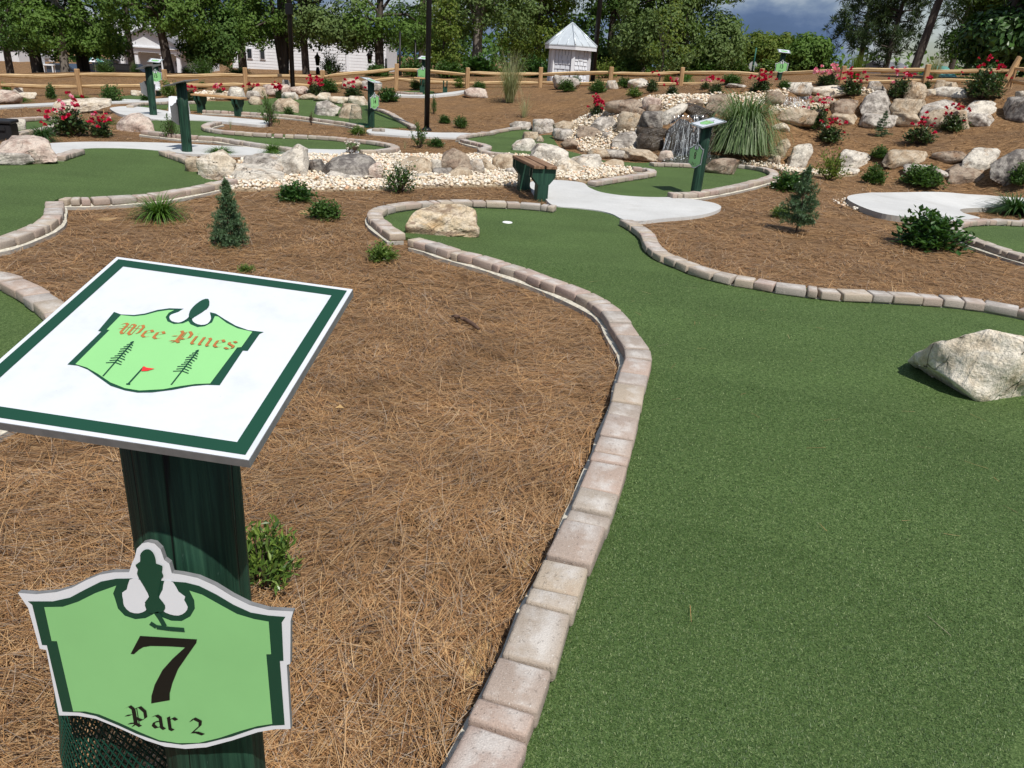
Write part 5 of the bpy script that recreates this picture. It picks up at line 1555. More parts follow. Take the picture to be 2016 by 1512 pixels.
# ---------------------------------------------------------------- benches
plank_brown = mat_wood('weathered brown plank', [(0.10, 0.052, 0.028), (0.22, 0.125, 0.072), (0.34, 0.22, 0.14)], 1, .75, 0)
plank_tan = mat_wood('new tan plank', [(0.32, 0.175, 0.075), (0.47, 0.28, 0.13), (0.56, 0.36, 0.18)], 1, .7, 0)
def bench(loc, rz, ln, legs, pm, label, ht=.44):
    root = empty('park_bench', loc, rz); tag(root, label, 'bench', 'plank benches by the greens')
    for s in (-1, 1):
        mb = MB(); mb.box((0, 0, 0), (ln, .138, .038), bev=.005)
        mb.build('plank', pm, root, loc=(0, s * .080, ht - .019))
    for x in legs:
        mb = MB(); mb.box((0, 0, 0), (.14, .14, ht - .22 + .3), bev=.004)
        lg = mb.build('leg', greenp_m, root, loc=(x, 0, (ht - .22 - .3) / 2))
        pr = [(-.15, 0), (-.15, -.10), (-.075, -.19), (.075, -.19), (.15, -.10), (.15, 0)]
        for s in (-1, 1):
            mb = MB()
            M = Matrix.Translation((s * .052, 0, ht - .0385)) @ Matrix.Rotation(math.pi / 2, 4, 'Z') @ Matrix.Rotation(math.pi / 2, 4, 'X')
            mb.prism(ccw(pr), -.019, .019, 0, M)
            mb.build('bracket', greenp_m, root, loc=(x, 0, 0))
    return root
a = ground(1064, 396); b = ground(1030, 375)
d = (a - b); d.z = 0; rz = math.atan2(d.y, d.x); dist = d.length
c = (a + b) / 2
bench((c.x, c.y, c.z), rz, dist + .22, (-dist / 2, dist / 2), plank_brown, 'brown plank bench on green legs beside the centre path')
a = ground(397, 223); b = ground(470, 229); c = (a + b) / 2; d = b - a
bench((c.x, c.y, c.z), math.atan2(d.y, d.x), d.length + .3, (-d.length / 2, d.length / 2), plank_tan, 'tan plank bench by the far left green', .42)
a = ground(831, 186); b = ground(876, 185); c = (a + b) / 2; d = b - a
bench((c.x, c.y, c.z), math.atan2(d.y, d.x), d.length + .5, (-d.length / 2, d.length / 2), plank_tan, 'tan plank bench near the fence behind the tall black pole', .46)

# ---------------------------------------------------------------- lamp poles
black_m = mat_plain('black powder coat', (0.008, 0.008, 0.009), .4, .2, 10)
def pole(px, py, pxw, h, label, box=None):
    p_ = ground(px, py); r = pxw / ppm(p_) / 2
    root = empty('light_pole', p_); tag(root, label, 'light pole', 'tall black light poles')
    mb = MB(); mb.tube([(0, 0, -.2), (0, 0, h)], [r, r * .92], 16); mb.build('pole', black_m, root)
    mb = MB(); mb.lathe([(r * 1.9, -.06), (r * 1.9, .03), (r * 1.5, .06), (r * 1.05, .08)], 16); mb.build('base', black_m, root)
    mb = MB(); mb.box((.25, 0, h + .04), (.7, .3, .1), bev=.02); mb.box((0, 0, h - .03), (.12, .12, .1)); mb.build('lamp_head', black_m, root)
    if box:
        mb = MB(); mb.box((0, -r - .05, box), (.22, .12, .42), bev=.01); mb.build('control_box', black_m, root)
    return p_
pole(840, 258, 10.5, 6.2, 'tall black light pole left of centre behind the leafy bush')
p5 = pole(577, 184, 9, 7, 'tall black light pole at left with a control box', None)
q = at_y(568, 18, p5.y); 
mb = MB(); mb.box((0, 0, 0), (.19, .2, .3), bev=.012)
mb.build('control_box', black_m, bpy.data.objects['light_pole.001'], loc=(0, -.02, q[2] - p5.z))
pole(1166, 164, 9.5, 7, 'tall black light pole in front of the white kiosk')

# ---------------------------------------------------------------- split rail fence
fence_m = mat_wood('split rail wood', [(0.36, 0.22, 0.10), (0.60, 0.42, 0.22), (0.74, 0.56, 0.34)], 1, .75, 0)
fpost_m = mat_wood('fence post wood', [(0.26, 0.15, 0.07), (0.42, 0.26, 0.13), (0.56, 0.38, 0.20)], 1, .75, 2)
FP_ = [(-150, 196, 24.5, 140, 154, 181), (2, 190, 24.8, 138, 149, 170), (160, 187, 25, 136, 149, 170), (329, 184, 25.5, 137, 149, 168), (485, 175, 26, 133, 148, 167), (636, 171, 26.5, 138, 150, 169), (780, 176, 27, 125, 136, 156), (920, 173, 27, 133, 145, 163),
       (1063, 172, 27.5, 132, 145, 163), (1201, 167, 27, 131, 143, 162), (1340, 170, 27, 132, 144, 164), (1496, 166, 26, 134, 145, 165), (1656, 164, 24.5, 129, 140, 161), (1820, 164, 23.7, 126, 138, 160), (1981, 181, 23, 120, 136, 160), (2110, 184, 21.6, 130, 150, 175)]
f0 = at_y(780, 176, 27); root = empty('split_rail_fence', (f0[0], f0[1], float(H(f0[0], f0[1])))); tag(root, 'two-rail split rail fence of pale wood along the back of the course', 'fence')
fr = random.Random(9); tops = []
ox, oy, oz = root.location
for i, (px, py, Y, yt, y1, y2) in enumerate(FP_):
    a = at_y(px, py, Y); zb = float(H(a[0], a[1])); t = at_y(px, yt, Y); r1 = at_y(px, y1, Y); r2 = at_y(px, y2, Y)
    hgt = t[2] - zb
    mb = MB(); mb.box((0, 0, hgt / 2 - .15), (.13, .12, hgt + .3), bev=.015)
    if i == 14:
        o = mb.build('post', fpost_m, root, loc=(a[0] - ox, a[1] - oy, zb - oz)); o.rotation_euler = (0, .12, .5)
        mb = MB(); mb.box((0, 0, .5), (.12, .1, 1.15), bev=.015); o = mb.build('post', fpost_m, root, loc=(a[0] - ox - .28, a[1] - oy - .1, zb - oz - .1)); o.rotation_euler = (0, .38, .3); 
    else:
        o = mb.build('post', fpost_m, root, loc=(a[0] - ox, a[1] - oy, zb - oz)); o.rotation_euler = (fr.uniform(-.03, .03), fr.uniform(-.03, .03), fr.uniform(-.3, .3))
    tops.append((Vector((a[0], a[1], r1[2])), Vector((a[0], a[1], r2[2]))))
for i in range(len(tops) - 1):
    for k_ in range(2):
        a = tops[i][k_] - root.location; b = tops[i + 1][k_] - root.location
        a = a + Vector((0, 0, fr.uniform(-.03, .03))); b = b + Vector((0, 0, fr.uniform(-.03, .03)))
        m_ = (a + b) / 2; d = b - a; ln = d.length
        mb = MB(); pts = []; n = 7; vs = []; fs = []
        sag = fr.uniform(-.02, .02); hh = fr.uniform(.05, .062); wv = fr.uniform(0, 6)
        for j in range(n):
            f = j / (n - 1); x = (f - .5) * (ln + .1); e_ = .55 if j in (0, n - 1) else 1.0
            z = sag * math.sin(f * math.pi) + .012 * math.sin(f * 7 + wv); y = .012 * math.sin(f * 5 + wv * 2)
            for ang, rr_ in ((.3, 1.05), (1.4, .95), (2.6, 1.1), (3.7, .9), (4.7, 1.08), (5.6, .95)):
                vs.append((x, y + math.cos(ang) * hh * .85 * rr_ * e_, z + math.sin(ang) * hh * rr_ * e_))
        for j in range(n - 1):
            for q in range(6): fs.append((j * 6 + q, (j + 1) * 6 + q, (j + 1) * 6 + (q + 1) % 6, j * 6 + (q + 1) % 6))
        fs += [tuple(range(6)), tuple((n - 1) * 6 + q for q in range(5, -1, -1))]
        mb.add(vs, fs, 0, False)
        o = mb.build('rail', fence_m, root, loc=m_)
        o.rotation_euler = (fr.uniform(-.2, .2), -math.atan2(d.z, d.xy.length), math.atan2(d.y, d.x))
# ---------------------------------------------------------------- leaves
def leafmat(name, cols, trans=.22, rough=.45, spec=.35):
    return mat_island(name, cols, rough, trans, spec)
LM = {
 'oak': leafmat('oak leaf', [(0.075, 0.140, 0.026), (0.11, 0.195, 0.040), (0.15, 0.24, 0.055), (0.09, 0.165, 0.032)], .3, .6, .2),
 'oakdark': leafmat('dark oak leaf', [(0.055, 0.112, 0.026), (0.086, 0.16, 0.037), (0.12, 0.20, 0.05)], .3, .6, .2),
 'elm': leafmat('grey green leaf', [(0.10, 0.16, 0.050), (0.14, 0.205, 0.066), (0.175, 0.24, 0.082), (0.085, 0.135, 0.042)], .3, .6, .2),
 'lime': leafmat('yellow green leaf', [(0.10, 0.16, 0.026), (0.14, 0.20, 0.035), (0.17, 0.205, 0.04), (0.08, 0.13, 0.024)], .3, .6, .2),
 'mag': leafmat('magnolia leaf', [(0.026, 0.066, 0.017), (0.046, 0.105, 0.022), (0.070, 0.145, 0.03)], .15, .4, .35),
 'shrub': leafmat('shrub leaf', [(0.038, 0.082, 0.019), (0.062, 0.125, 0.027), (0.095, 0.17, 0.04), (0.048, 0.095, 0.023)], .25, .45, .3),
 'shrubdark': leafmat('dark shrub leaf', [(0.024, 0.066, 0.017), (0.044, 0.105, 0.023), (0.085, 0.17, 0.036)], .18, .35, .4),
 'azalea': leafmat('azalea leaf', [(0.05, 0.105, 0.02), (0.10, 0.18, 0.032), (0.19, 0.27, 0.05), (0.06, 0.11, 0.03)], .2, .35, .45),
 'rose': leafmat('rose leaf', [(0.028, 0.060, 0.021), (0.048, 0.092, 0.028), (0.075, 0.125, 0.038), (0.08, 0.06, 0.03)], .15, .4),
 'purple': leafmat('purple leaf', [(0.07, 0.03, 0.025), (0.11, 0.05, 0.035), (0.05, 0.045, 0.02)], .15),
 'spruce': leafmat('spruce needle', [(0.062, 0.125, 0.055), (0.092, 0.17, 0.082), (0.125, 0.205, 0.108), (0.075, 0.14, 0.05)], .1, .5),
 'pine': leafmat('pine needle leaf', [(0.030, 0.062, 0.020), (0.050, 0.092, 0.030), (0.085, 0.125, 0.045), (0.024, 0.05, 0.018)], .15, .5),
 'grass': leafmat('grass blade', [(0.085, 0.15, 0.045), (0.13, 0.205, 0.075), (0.19, 0.26, 0.115), (0.25, 0.30, 0.18)], .2, .45),
 'lily': leafmat('daylily blade', [(0.06, 0.13, 0.02), (0.09, 0.18, 0.03), (0.13, 0.23, 0.045)], .25, .4),
 'lilydark': leafmat('dark lily blade', [(0.025, 0.07, 0.018), (0.045, 0.10, 0.025), (0.07, 0.14, 0.035)], .2, .4),
 'tan': leafmat('dry grass blade', [(0.20, 0.24, 0.10), (0.28, 0.30, 0.15), (0.40, 0.38, 0.22), (0.15, 0.20, 0.07)], .2, .5),
}
stem_m = mat_plain('twig bark', (0.075, 0.05, 0.035), .8, .3, 30)
trunk_m = mat_wood('tree bark', [(0.035, 0.028, 0.023), (0.075, 0.06, 0.05), (0.13, 0.108, 0.09)], .35, .9, 2)
palebark_m = mat_wood('pale tree bark', [(0.10, 0.085, 0.07), (0.19, 0.165, 0.14), (0.27, 0.24, 0.21)], .35, .9, 2)
PET = {
 'red': mat_island('red rose petal', [(0.42, 0.006, 0.035), (0.55, 0.010, 0.055), (0.62, 0.025, 0.10)], .5, .15),
 'pink': mat_island('pink rose petal', [(0.75, 0.16, 0.30), (0.82, 0.30, 0.42), (0.80, 0.45, 0.52)], .5, .15),
 'white': mat_island('white petal', [(0.80, 0.72, 0.70), (0.85, 0.80, 0.78)], .5, .15),
}
def leaves(P, D, size, rg, aspect=.5, droop=.0):
    """one folded leaf per point; D = pointing direction (n,3)"""
    n = len(P)
    D = D / np.linalg.norm(D, axis=1)[:, None]
    up = np.tile([0., 0., 1.], (n, 1)) + rg.normal(0, .45, (n, 3))
    S = np.cross(D, up); S /= np.linalg.norm(S, axis=1)[:, None] + 1e-9
    N = np.cross(S, D)
    sz = (size * rg.uniform(.65, 1.25, n))[:, None]
    w_ = sz * aspect * .5
    v0 = P; v2 = P + D * sz - N * sz * droop
    mid = P + D * sz * .45 + N * sz * .05
    V = np.stack([v0, mid + S * w_, v2, mid - S * w_], 1).reshape(-1, 3)
    F = np.arange(n * 4).reshape(n, 4)
    return V, F
def leaves_n(P, N, size, rg, aspect=.9):
    """leaves lying across a given facing direction"""
    n = len(P); N = N / np.linalg.norm(N, axis=1)[:, None]
    R1 = rg.normal(0, 1, (n, 3)); D = np.cross(N, R1); D /= np.linalg.norm(D, axis=1)[:, None] + 1e-9
    S = np.cross(N, D); sz = (size * rg.uniform(.65, 1.25, n))[:, None]; w_ = sz * aspect * .5
    mid = P + D * sz * .5 + N * sz * .06
    V = np.stack([P, mid + S * w_, P + D * sz - N * sz * .1, mid - S * w_], 1).reshape(-1, 3)
    return V, np.arange(n * 4).reshape(n, 4)
def rdir(rg, n, zb=0.0):
    d = rg.normal(0, 1, (n, 3)); d[:, 2] += zb
    return d / np.linalg.norm(d, axis=1)[:, None]

# ---------------------------------------------------------------- shrubs (unit size: width 1, height 1)
def shrub_mesh(seed, mat, n=900, leaf=.09, aspect=.5, tips=46, loose=.3, zb=.7):
    rg = np.random.default_rng(seed)
    d = rdir(rg, tips, .35); d[:, 2] = np.abs(d[:, 2])
    r = rg.uniform(.55, 1.0, tips)[:, None]
    T = d * r * np.array([.48, .48, .82]) + [0, 0, .1]
    per = n // tips; P = []; D = []
    for t in T:
        f = rg.uniform(.45, 1.06, per)[:, None]
        p_ = np.array([0, 0, .05]) * (1 - f) + t * f + rg.normal(0, .04 + .05 * loose, (per, 3))
        P.append(p_); q = t - np.array([0, 0, -.1]); q = q / np.linalg.norm(q)
        D.append(q * .8 + rdir(rg, per, zb) * .9)
    P = np.vstack(P); D = np.vstack(D); P[:, 2] = np.maximum(P[:, 2], .02)
    V, F = leaves(P, D, leaf, rg, aspect, .15)
    V[:, 2] = np.maximum(V[:, 2], .0)
    fm = raw_mesh('foliage', V, F, mat, False)
    mb = MB()
    for t in T[:22]:
        mb.tube([(0, 0, -.05), tuple(t * .5 + rg.normal(0, .03, 3)), tuple(t * .95)], [.016, .011, .005], 4, cap=False)
    return fm, mb.mesh('stems', stem_m), T
SH = {}
def shrub_variant(kind, v):
    key = (kind, v)
    if key in SH: return SH[key]
    a = dict(
        shrub=('shrub', 1700, .105, .52, 70, .4), shrubdark=('shrubdark', 1500, .13, .5, 70, .35), azalea=('azalea', 1500, .11, .42, 70, .25),
        rose=('rose', 1300, .11, .62, 56, .45), loose=('shrub', 620, .085, .42, 26, .1), purple=('purple', 300, .10, .5, 18, .2), lime=('lime', 800, .09, .5, 44, .4), dense=('shrub', 2600, .06, .5, 120, .2),
        flower=('shrubdark', 900, .08, .4, 34, .1), mag=('mag', 1500, .075, .45, 70, .3))[kind]
    SH[key] = shrub_mesh(hash_(kind) + v, LM[a[0]], *a[1:])
    return SH[key]
def hash_(s): return sum(ord(c) * (i + 3) for i, c in enumerate(s)) % 9973
def flower_mesh(mat, seed):
    rg = np.random.default_rng(seed); n = 14
    a = np.linspace(0, 6.283 * 2, n); el = np.linspace(.1, 1.3, n)
    D = np.stack([np.cos(a) * np.cos(el), np.sin(a) * np.cos(el), np.sin(el)], 1)
    V, F = leaves(D * .15, D, .85, rg, 1.0, -.1)
    return raw_mesh('flower', V, F, mat, False)
FLW = {k_: [flower_mesh(m_, i) for i in range(3)] for k_, m_ in PET.items()}
pr_ = random.Random(21)
def plant_place(x0, ytop, x1, ybase):
    p_ = ground((x0 + x1) / 2, ybase); k_ = ppm(p_)
    wd = (x1 - x0) / k_ * 1.12; el = math.atan2(CAM_H - p_.z, math.hypot(p_.x, p_.y))
    v = p_.xy.normalized()
    hg = 1.1 * max(.3 * (ybase - ytop) / k_, (ybase - ytop) / k_ - wd * .35 * max(0, math.sin(el)))
    c = Vector((p_.x + v.x * wd * .32, p_.y + v.y * wd * .32, 0)); c.z = float(H(c.x, c.y))
    return c, wd, hg
def shrub(x0, ytop, x1, ybase, kind, label, cat='shrub', group=None, flowers=None, nf=14, fs=None):
    c, wd, hg = plant_place(x0, ytop, x1, ybase)
    v = pr_.randrange(3)
    fm, sm, T = shrub_variant(kind, v)
    rz = pr_.uniform(0, 6.28)
    name = {'rose bush': 'rose_bush', 'shrub': 'shrub', 'sapling': 'sapling'}.get(cat, 'shrub')
    root = empty(name, c, rz); tag(root, label, cat, group)
    q_ = .76 if cat == 'rose bush' else 1.0
    link('foliage', fm, root, scale=(wd * q_, wd * q_, hg * q_)); link('stems', sm, root, scale=(wd, wd, hg))
    if flowers:
        k_ = ppm(c)
        idx = list(range(len(T))); pr_.shuffle(idx)
        idx.sort(key=lambda i: -T[i][2] + pr_.uniform(-.25, .25))
        for i in (idx * 2)[:int(nf * 1.25)]:
            s = (fs or 8.5) / k_ * pr_.uniform(.75, 1.25) * .58
            t = T[i] * pr_.uniform(1.1, 1.3)
            kind_f = flowers if isinstance(flowers, str) else pr_.choice(flowers)
            o = link('flower', pr_.choice(FLW[kind_f]), root, (t[0] * wd, t[1] * wd, t[2] * hg), (pr_.uniform(-.5, .5), pr_.uniform(-.5, .5), pr_.uniform(0, 6)), (s, s, s))
    return root
GS = 'low shrubs planted in the pine straw'
for q in [
 (548, 360, 620, 400, 'shrubdark', 'dark green shrub by the gravel edge, upper of a pair in the straw'),
 (605, 388, 672, 437, 'shrub', 'rounded green shrub, lower of a pair in the left straw bed'),
 (720, 473, 786, 520, 'azalea', 'small green shrub just outside the hooked end of the brick kerb'),
 (1515, 337, 1592, 379, 'shrubdark', 'dark shrub directly behind the right small spruce'),
 (1600, 296, 1662, 357, 'lime', 'tall yellow-green shrub by the tall grey-white boulder'),
 (1514, 404, 1560, 431, 'azalea', 'low yellow-green plant at the left foot of the right spruce'),
 (1693, 324, 1740, 364, 'shrub', 'sparse small shrub between spruce and lower tier'),
 (1770, 330, 1850, 375, 'shrub', 'mid-green mounded shrub behind the right concrete pad'),
 (1975, 333, 2030, 378, 'shrub', 'green shrub at the right edge by the dark cracked boulder'),
 (1710, 294, 1748, 320, 'shrub', 'little plant between two boulders of the lower tier'),
 (745, 172, 783, 202, 'shrubdark', 'dark shrub on the straw slope left of the black pole'),
 (806, 155, 830, 177, 'shrub', 'shrub left of the far tan bench by the fence'),
 (930, 160, 956, 177, 'shrub', 'small shrub by the fence left of the tall tan grass'),
 (890, 152, 916, 174, 'azalea', 'yellowish shrub by the fence right of the far tan bench'),
 (552, 170, 574, 188, 'shrub', 'small shrub at the foot of the left black pole'),
 (862, 228, 886, 244, 'shrubdark', 'tiny dark shrub on the straw slope, left of two'),
 (893, 228, 921, 254, 'shrub', 'small spindly shrub on the straw slope, right of two'),
 (558, 210, 580, 233, 'shrub', 'small round shrub by the kerb below the far boulders'),
 (687, 247, 722, 267, 'azalea', 'olive low shrub in front of the wire basket'),
 (843, 273, 874, 291, 'shrubdark', 'low dark shrub right of the leafy bush at the black pole'),
 (1098, 158, 1132, 182, 'shrub', 'green shrub in front of the kiosk boulder'),
 (1122, 148, 1142, 173, 'shrub', 'narrow shrub at the kiosk corner'),
 (1158, 158, 1196, 184, 'shrub', 'green shrub at the foot of the right black pole'),
 (1213, 152, 1246, 174, 'shrub', 'green shrub between two white boulders by the fence'),
 (1232, 171, 1264, 194, 'azalea', 'small yellow-green shrub on the straw above the terrace'),
 (1302, 138, 1324, 166, 'lime', 'yellow-leaved small shrub at the fence'),
 (1418, 149, 1460, 168, 'shrub', 'broad shrub by the fence right of the pink roses'),
 (200, 168, 242, 202, 'shrub', 'loose green shrub behind the long cream boulder'),
 (93, 168, 112, 196, 'shrubdark', 'dark upright shrub in the far left straw'),
 (277, 183, 302, 201, 'shrubdark', 'dark shrub left of the dark green post'),
 (318, 157, 350, 192, 'azalea', 'olive shrub right of post 15'),
 (-4, 164, 24, 183, 'azalea', 'yellowish shrub at the far left edge'),
 (388, 160, 408, 176, 'shrub', 'little shrub in front of the left fence'),
 (1530, 158, 1556, 176, 'shrub', 'shrub at the foot of the post with plaque 13'),
]: shrub(*q, group=GS)
shrub(1752, 412, 1888, 494, 'shrubdark', 'large glossy dark broadleaf shrub left of the right rounded green', group=GS)
shrub(748, 308, 824, 384, 'flower', 'open branched shrub with pale pink blossoms at the gravel edge', group=GS, flowers='white', nf=16, fs=8)
shrub(806, 236, 848, 293, 'loose', 'tall leafy yellow-green bush at the foot of the tall black pole', group=GS)
shrub(674, 280, 713, 308, 'purple', 'purple-leaved plant with white blossoms on the long green edge', group=GS, flowers='white', nf=8, fs=6)
shrub(514, 180, 549, 251, 'loose', 'thin upright shrub in the middle distance', group=GS)
shrub(318, 222, 360, 278, 'loose', 'spindly dark shrub left of the leaning green post', group=GS)
shrub(606, 220, 620, 247, 'purple', 'thin reddish seedling near the far kerb', group=GS)
shrub(470, 518, 502, 539, 'azalea', 'small green sprout just above the white board', group=GS)
shrub(845, 186, 862, 225, 'loose', 'thin twiggy plant right beside the tall black pole', group=GS)
# the azalea right behind the near post
q = ground(505, 1165); root = empty('shrub', (q.x + .01, q.y + .03, q.z), .4); tag(root, 'bright green azalea close behind the near post', 'shrub', GS)
fm, sm, T = shrub_variant('azalea', 7)
az = shrub_mesh(505, LM['azalea'], 900, .13, .36, 40, .2)
link('foliage', az[0], root, scale=(.25, .25, .27)); link('stems', az[1], root, scale=(.25, .25, .27))
GR = 'rose bushes on the course'
R = ('red', 'red', 'red', 'pink')
for q in [
 (1566, 200, 1636, 262, R, 'red rose bush on the hillside, leftmost of the lower row', 13),
 (1598, 245, 1664, 290, 'red', 'red rose bush on the hillside, just below the leftmost one', 12),
 (1768, 242, 1842, 291, 'red', 'red rose bush in the middle of the straw hillside', 14),
 (1843, 216, 1900, 264, 'red', 'red rose bush on the right of the straw hillside', 13),
 (1640, 157, 1702, 200, 'red', 'dense red rose bush left of the striped boulder', 18),
 (1738, 152, 1794, 202, R, 'red rose bush left of the tall tan boulder', 14),
 (1882, 136, 1974, 210, 'red', 'tall red rose bush below the fence corner', 16),
 (1810, 156, 1834, 178, 'red', 'small red rose by the fence beside the tall tan boulder', 4),
 (1472, 154, 1522, 187, 'red', 'red rose bush near the post with plaque 13', 16),
 (1390, 161, 1426, 188, 'red', 'small red rose bush above the terrace gravel', 7),
 (1306, 162, 1340, 191, R, 'dark rose bush with few red flowers at the top of the terrace', 7),
 (1155, 198, 1192, 232, 'red', 'small bright red rose bush in the terrace gravel', 18),
 (1266, 147, 1298, 183, 'red', 'tall dark green rose bush with few flowers by the fence', 3),
 (600, 157, 640, 190, 'red', 'red rose bush left of the green shrub near the middle fence', 14),
 (667, 165, 721, 194, 'red', 'low red rose bush in front of the tan boulder by the middle fence', 10),
 (538, 169, 560, 196, 'red', 'thin red rose beside the left black pole', 9),
 (362, 170, 390, 200, 'red', 'red rose bush just right of the leaning green posts', 12),
 (420, 172, 448, 190, R, 'small red rose bush left of the white block boulder', 8),
 (484, 168, 522, 184, 'red', 'red rose bush above the tan bench', 9),
]: shrub(*q[:4], 'rose', q[5], 'rose bush', GR, q[4], q[6], 8)
shrub(1596, 141, 1654, 175, 'rose', 'rose bush with pale pink flowers in front of the fence', 'rose bush', GR, 'pink', 16, 9)
shrub(1376, 159, 1400, 177, 'rose', 'small rose with pale pink flowers above the terrace', 'rose bush', GR, 'pink', 5, 7)
shrub(94, 198, 192, 272, 'rose', 'big bush of pink-red roses at left', 'rose bush', GR, ('red', 'pink', 'red'), 22, 11)
shrub(168, 232, 228, 272, 'rose', 'smaller red rose bush right of the big left one', 'rose bush', GR, R, 12, 9)
shrub(626, 155, 668, 184, 'shrub', 'bright green shrub right of the red roses by the middle fence', group=GS)

# ---------------------------------------------------------------- grass clumps
def clump_mesh(seed, mat, n, wd, spread, seg=6, up=.55):
    rg = np.random.default_rng(seed)
    a = rg.uniform(0, 6.283, n); r0 = np.sqrt(rg.uniform(0, 1, n)) * .12
    base = np.stack([np.cos(a) * r0, np.sin(a) * r0, np.zeros(n)], 1)
    ln = rg.uniform(.7, 1.0, n)
    lift = np.clip(rg.normal(1.12, .26, n), .3, 1.5); bend = -rg.uniform(.6, 2.3, n) * spread
    ln *= np.where(lift > 1.15, .66, 1.0)
    V, F = ribbons(base, a + rg.normal(0, .5, n), ln, np.full(n, wd) * rg.uniform(.6, 1.2, n), lift, bend, seg, taper=.12)
    V4 = V.reshape(n, -1, 3); top = V4[:, :, 2].max(1); ok_ = top < np.percentile(top, 93); n = int(ok_.sum())
    V = V4[ok_].reshape(-1, 3); k2 = V4.shape[1]; F = (np.array([[2 * s_, 2 * s_ + 1, 2 * s_ + 3, 2 * s_ + 2] for s_ in range(seg)])[None] + (np.arange(n) * k2)[:, None, None]).reshape(-1, 4)
    V[:, 2] = np.maximum(V[:, 2], .005)
    return raw_mesh('blades', V, F, mat, False)
CL = {k_: [clump_mesh(hash_(k_) + i, LM[m_], n_, w_, s_) for i in range(2)] for k_, m_, n_, w_, s_ in
      (('lily', 'lily', 420, .045, 1.05), ('lilydark', 'lilydark', 420, .05, 1.1), ('grass', 'grass', 1500, .024, 1.5), ('tangrass', 'tan', 420, .014, .75), ('wisp', 'tan', 70, .014, .9), ('sprig', 'lily', 26, .03, .6), ('bamboo', 'lime', 500, .022, .8))}
def clump(x0, ytop, x1, ybase, kind, label, cat, group=None, nm='grass_clump'):
    c, wd, hg = plant_place(x0, ytop, x1, ybase)
    root = empty(nm, c, pr_.uniform(0, 6)); tag(root, label, cat, group)
    me = pr_.choice(CL[kind])
    co = np.zeros(len(me.vertices) * 3, dtype=np.float32); me.vertices.foreach_get('co', co); co = co.reshape(-1, 3)
    ex = np.percentile(co[:, 0], 98.5) - np.percentile(co[:, 0], 1.5); ez = co[:, 2].max() * .95
    link('blades', me, root, scale=(wd / ex, wd / ex, hg / ez))
GL = 'grassy clumps in the straw'
for q in [
 (266, 388, 366, 440, 'lily', 'bright green daylily clump in the left straw bed'),
 (58, 250, 115, 281, 'lilydark', 'dark grassy clump beside the big pink boulder at left'),
 (517, 282, 559, 308, 'lily', 'green grassy clump left of the tall pale wedge boulder'),
 (408, 290, 460, 307, 'lily', 'low green grassy clump on the path edge behind the cream boulder'),
 (1942, 388, 2050, 428, 'lilydark', 'large dark grassy clump beside the right rounded green'),
 (446, 232, 462, 254, 'wisp', 'small dry tuft in the notch of the long green'),
 (792, 274, 802, 294, 'wisp', 'thin dry tuft left of the leafy bush at the black pole'),
 (192, 232, 228, 245, 'lily', 'low green groundcover tuft right of the big pink rose bush'),
 (1150, 342, 1160, 358, 'sprig', 'thin green sprig in gravel, left of three by the pointed kerb'),
 (1170, 338, 1184, 353, 'wisp', 'dry straw-coloured tuft in gravel, middle of three by the pointed kerb'),
 (1212, 330, 1222, 344, 'sprig', 'thin green sprig in gravel, right of three by the pointed kerb'),
 (1228, 320, 1240, 337, 'wisp', 'dry yellow tuft at the pointed kerb tip'),
 (1005, 190, 1058, 236, 'wisp', 'dry wispy tuft below the tall tan grass'),
 (1335, 146, 1366, 163, 'lily', 'grey-green grass clump at the fence'),
 (20, 192, 60, 202, 'lily', 'low green tuft at the far left'),
 (130, 188, 180, 196, 'lily', 'low green strip of tuft along the left fence'),
]: clump(*q, 'grass clump', GL)
clump(1380, 214, 1522, 322, 'grass', 'tall arching green ornamental grass right of the waterfall', 'grass clump', 'tall ornamental grasses', 'ornamental_grass')
clump(966, 114, 1040, 207, 'tangrass', 'tall tan-green ornamental grass left of the white kiosk', 'grass clump', 'tall ornamental grasses', 'ornamental_grass')
def clump_far(x0, ytop, x1, ybase, Y, kind, label, nm):
    a = at_y((x0 + x1) / 2, ybase, Y); k_ = ppm(a)
    root = empty(nm, (a[0], a[1], float(H(a[0], a[1])) )); tag(root, label, 'grass clump', 'tall ornamental grasses')
    me = CL[kind][0]; co = np.zeros(len(me.vertices) * 3, dtype=np.float32); me.vertices.foreach_get('co', co); co = co.reshape(-1, 3)
    ex = (co[:, 0].max() - co[:, 0].min()); ez = co[:, 2].max()
    link('blades', me, root, scale=((x1 - x0) / k_ / ex, (x1 - x0) / k_ / ex, ((ybase - ytop) / k_ + a[2] - float(H(a[0], a[1]))) / ez))
clump_far(1648, 98, 1715, 158, 27.5, 'bamboo', 'yellow-green feathery clump behind the right fence', 'ornamental_grass')
clump_far(1802, 104, 1872, 158, 27, 'tangrass', 'pale grass clump behind the fence at right', 'ornamental_grass')

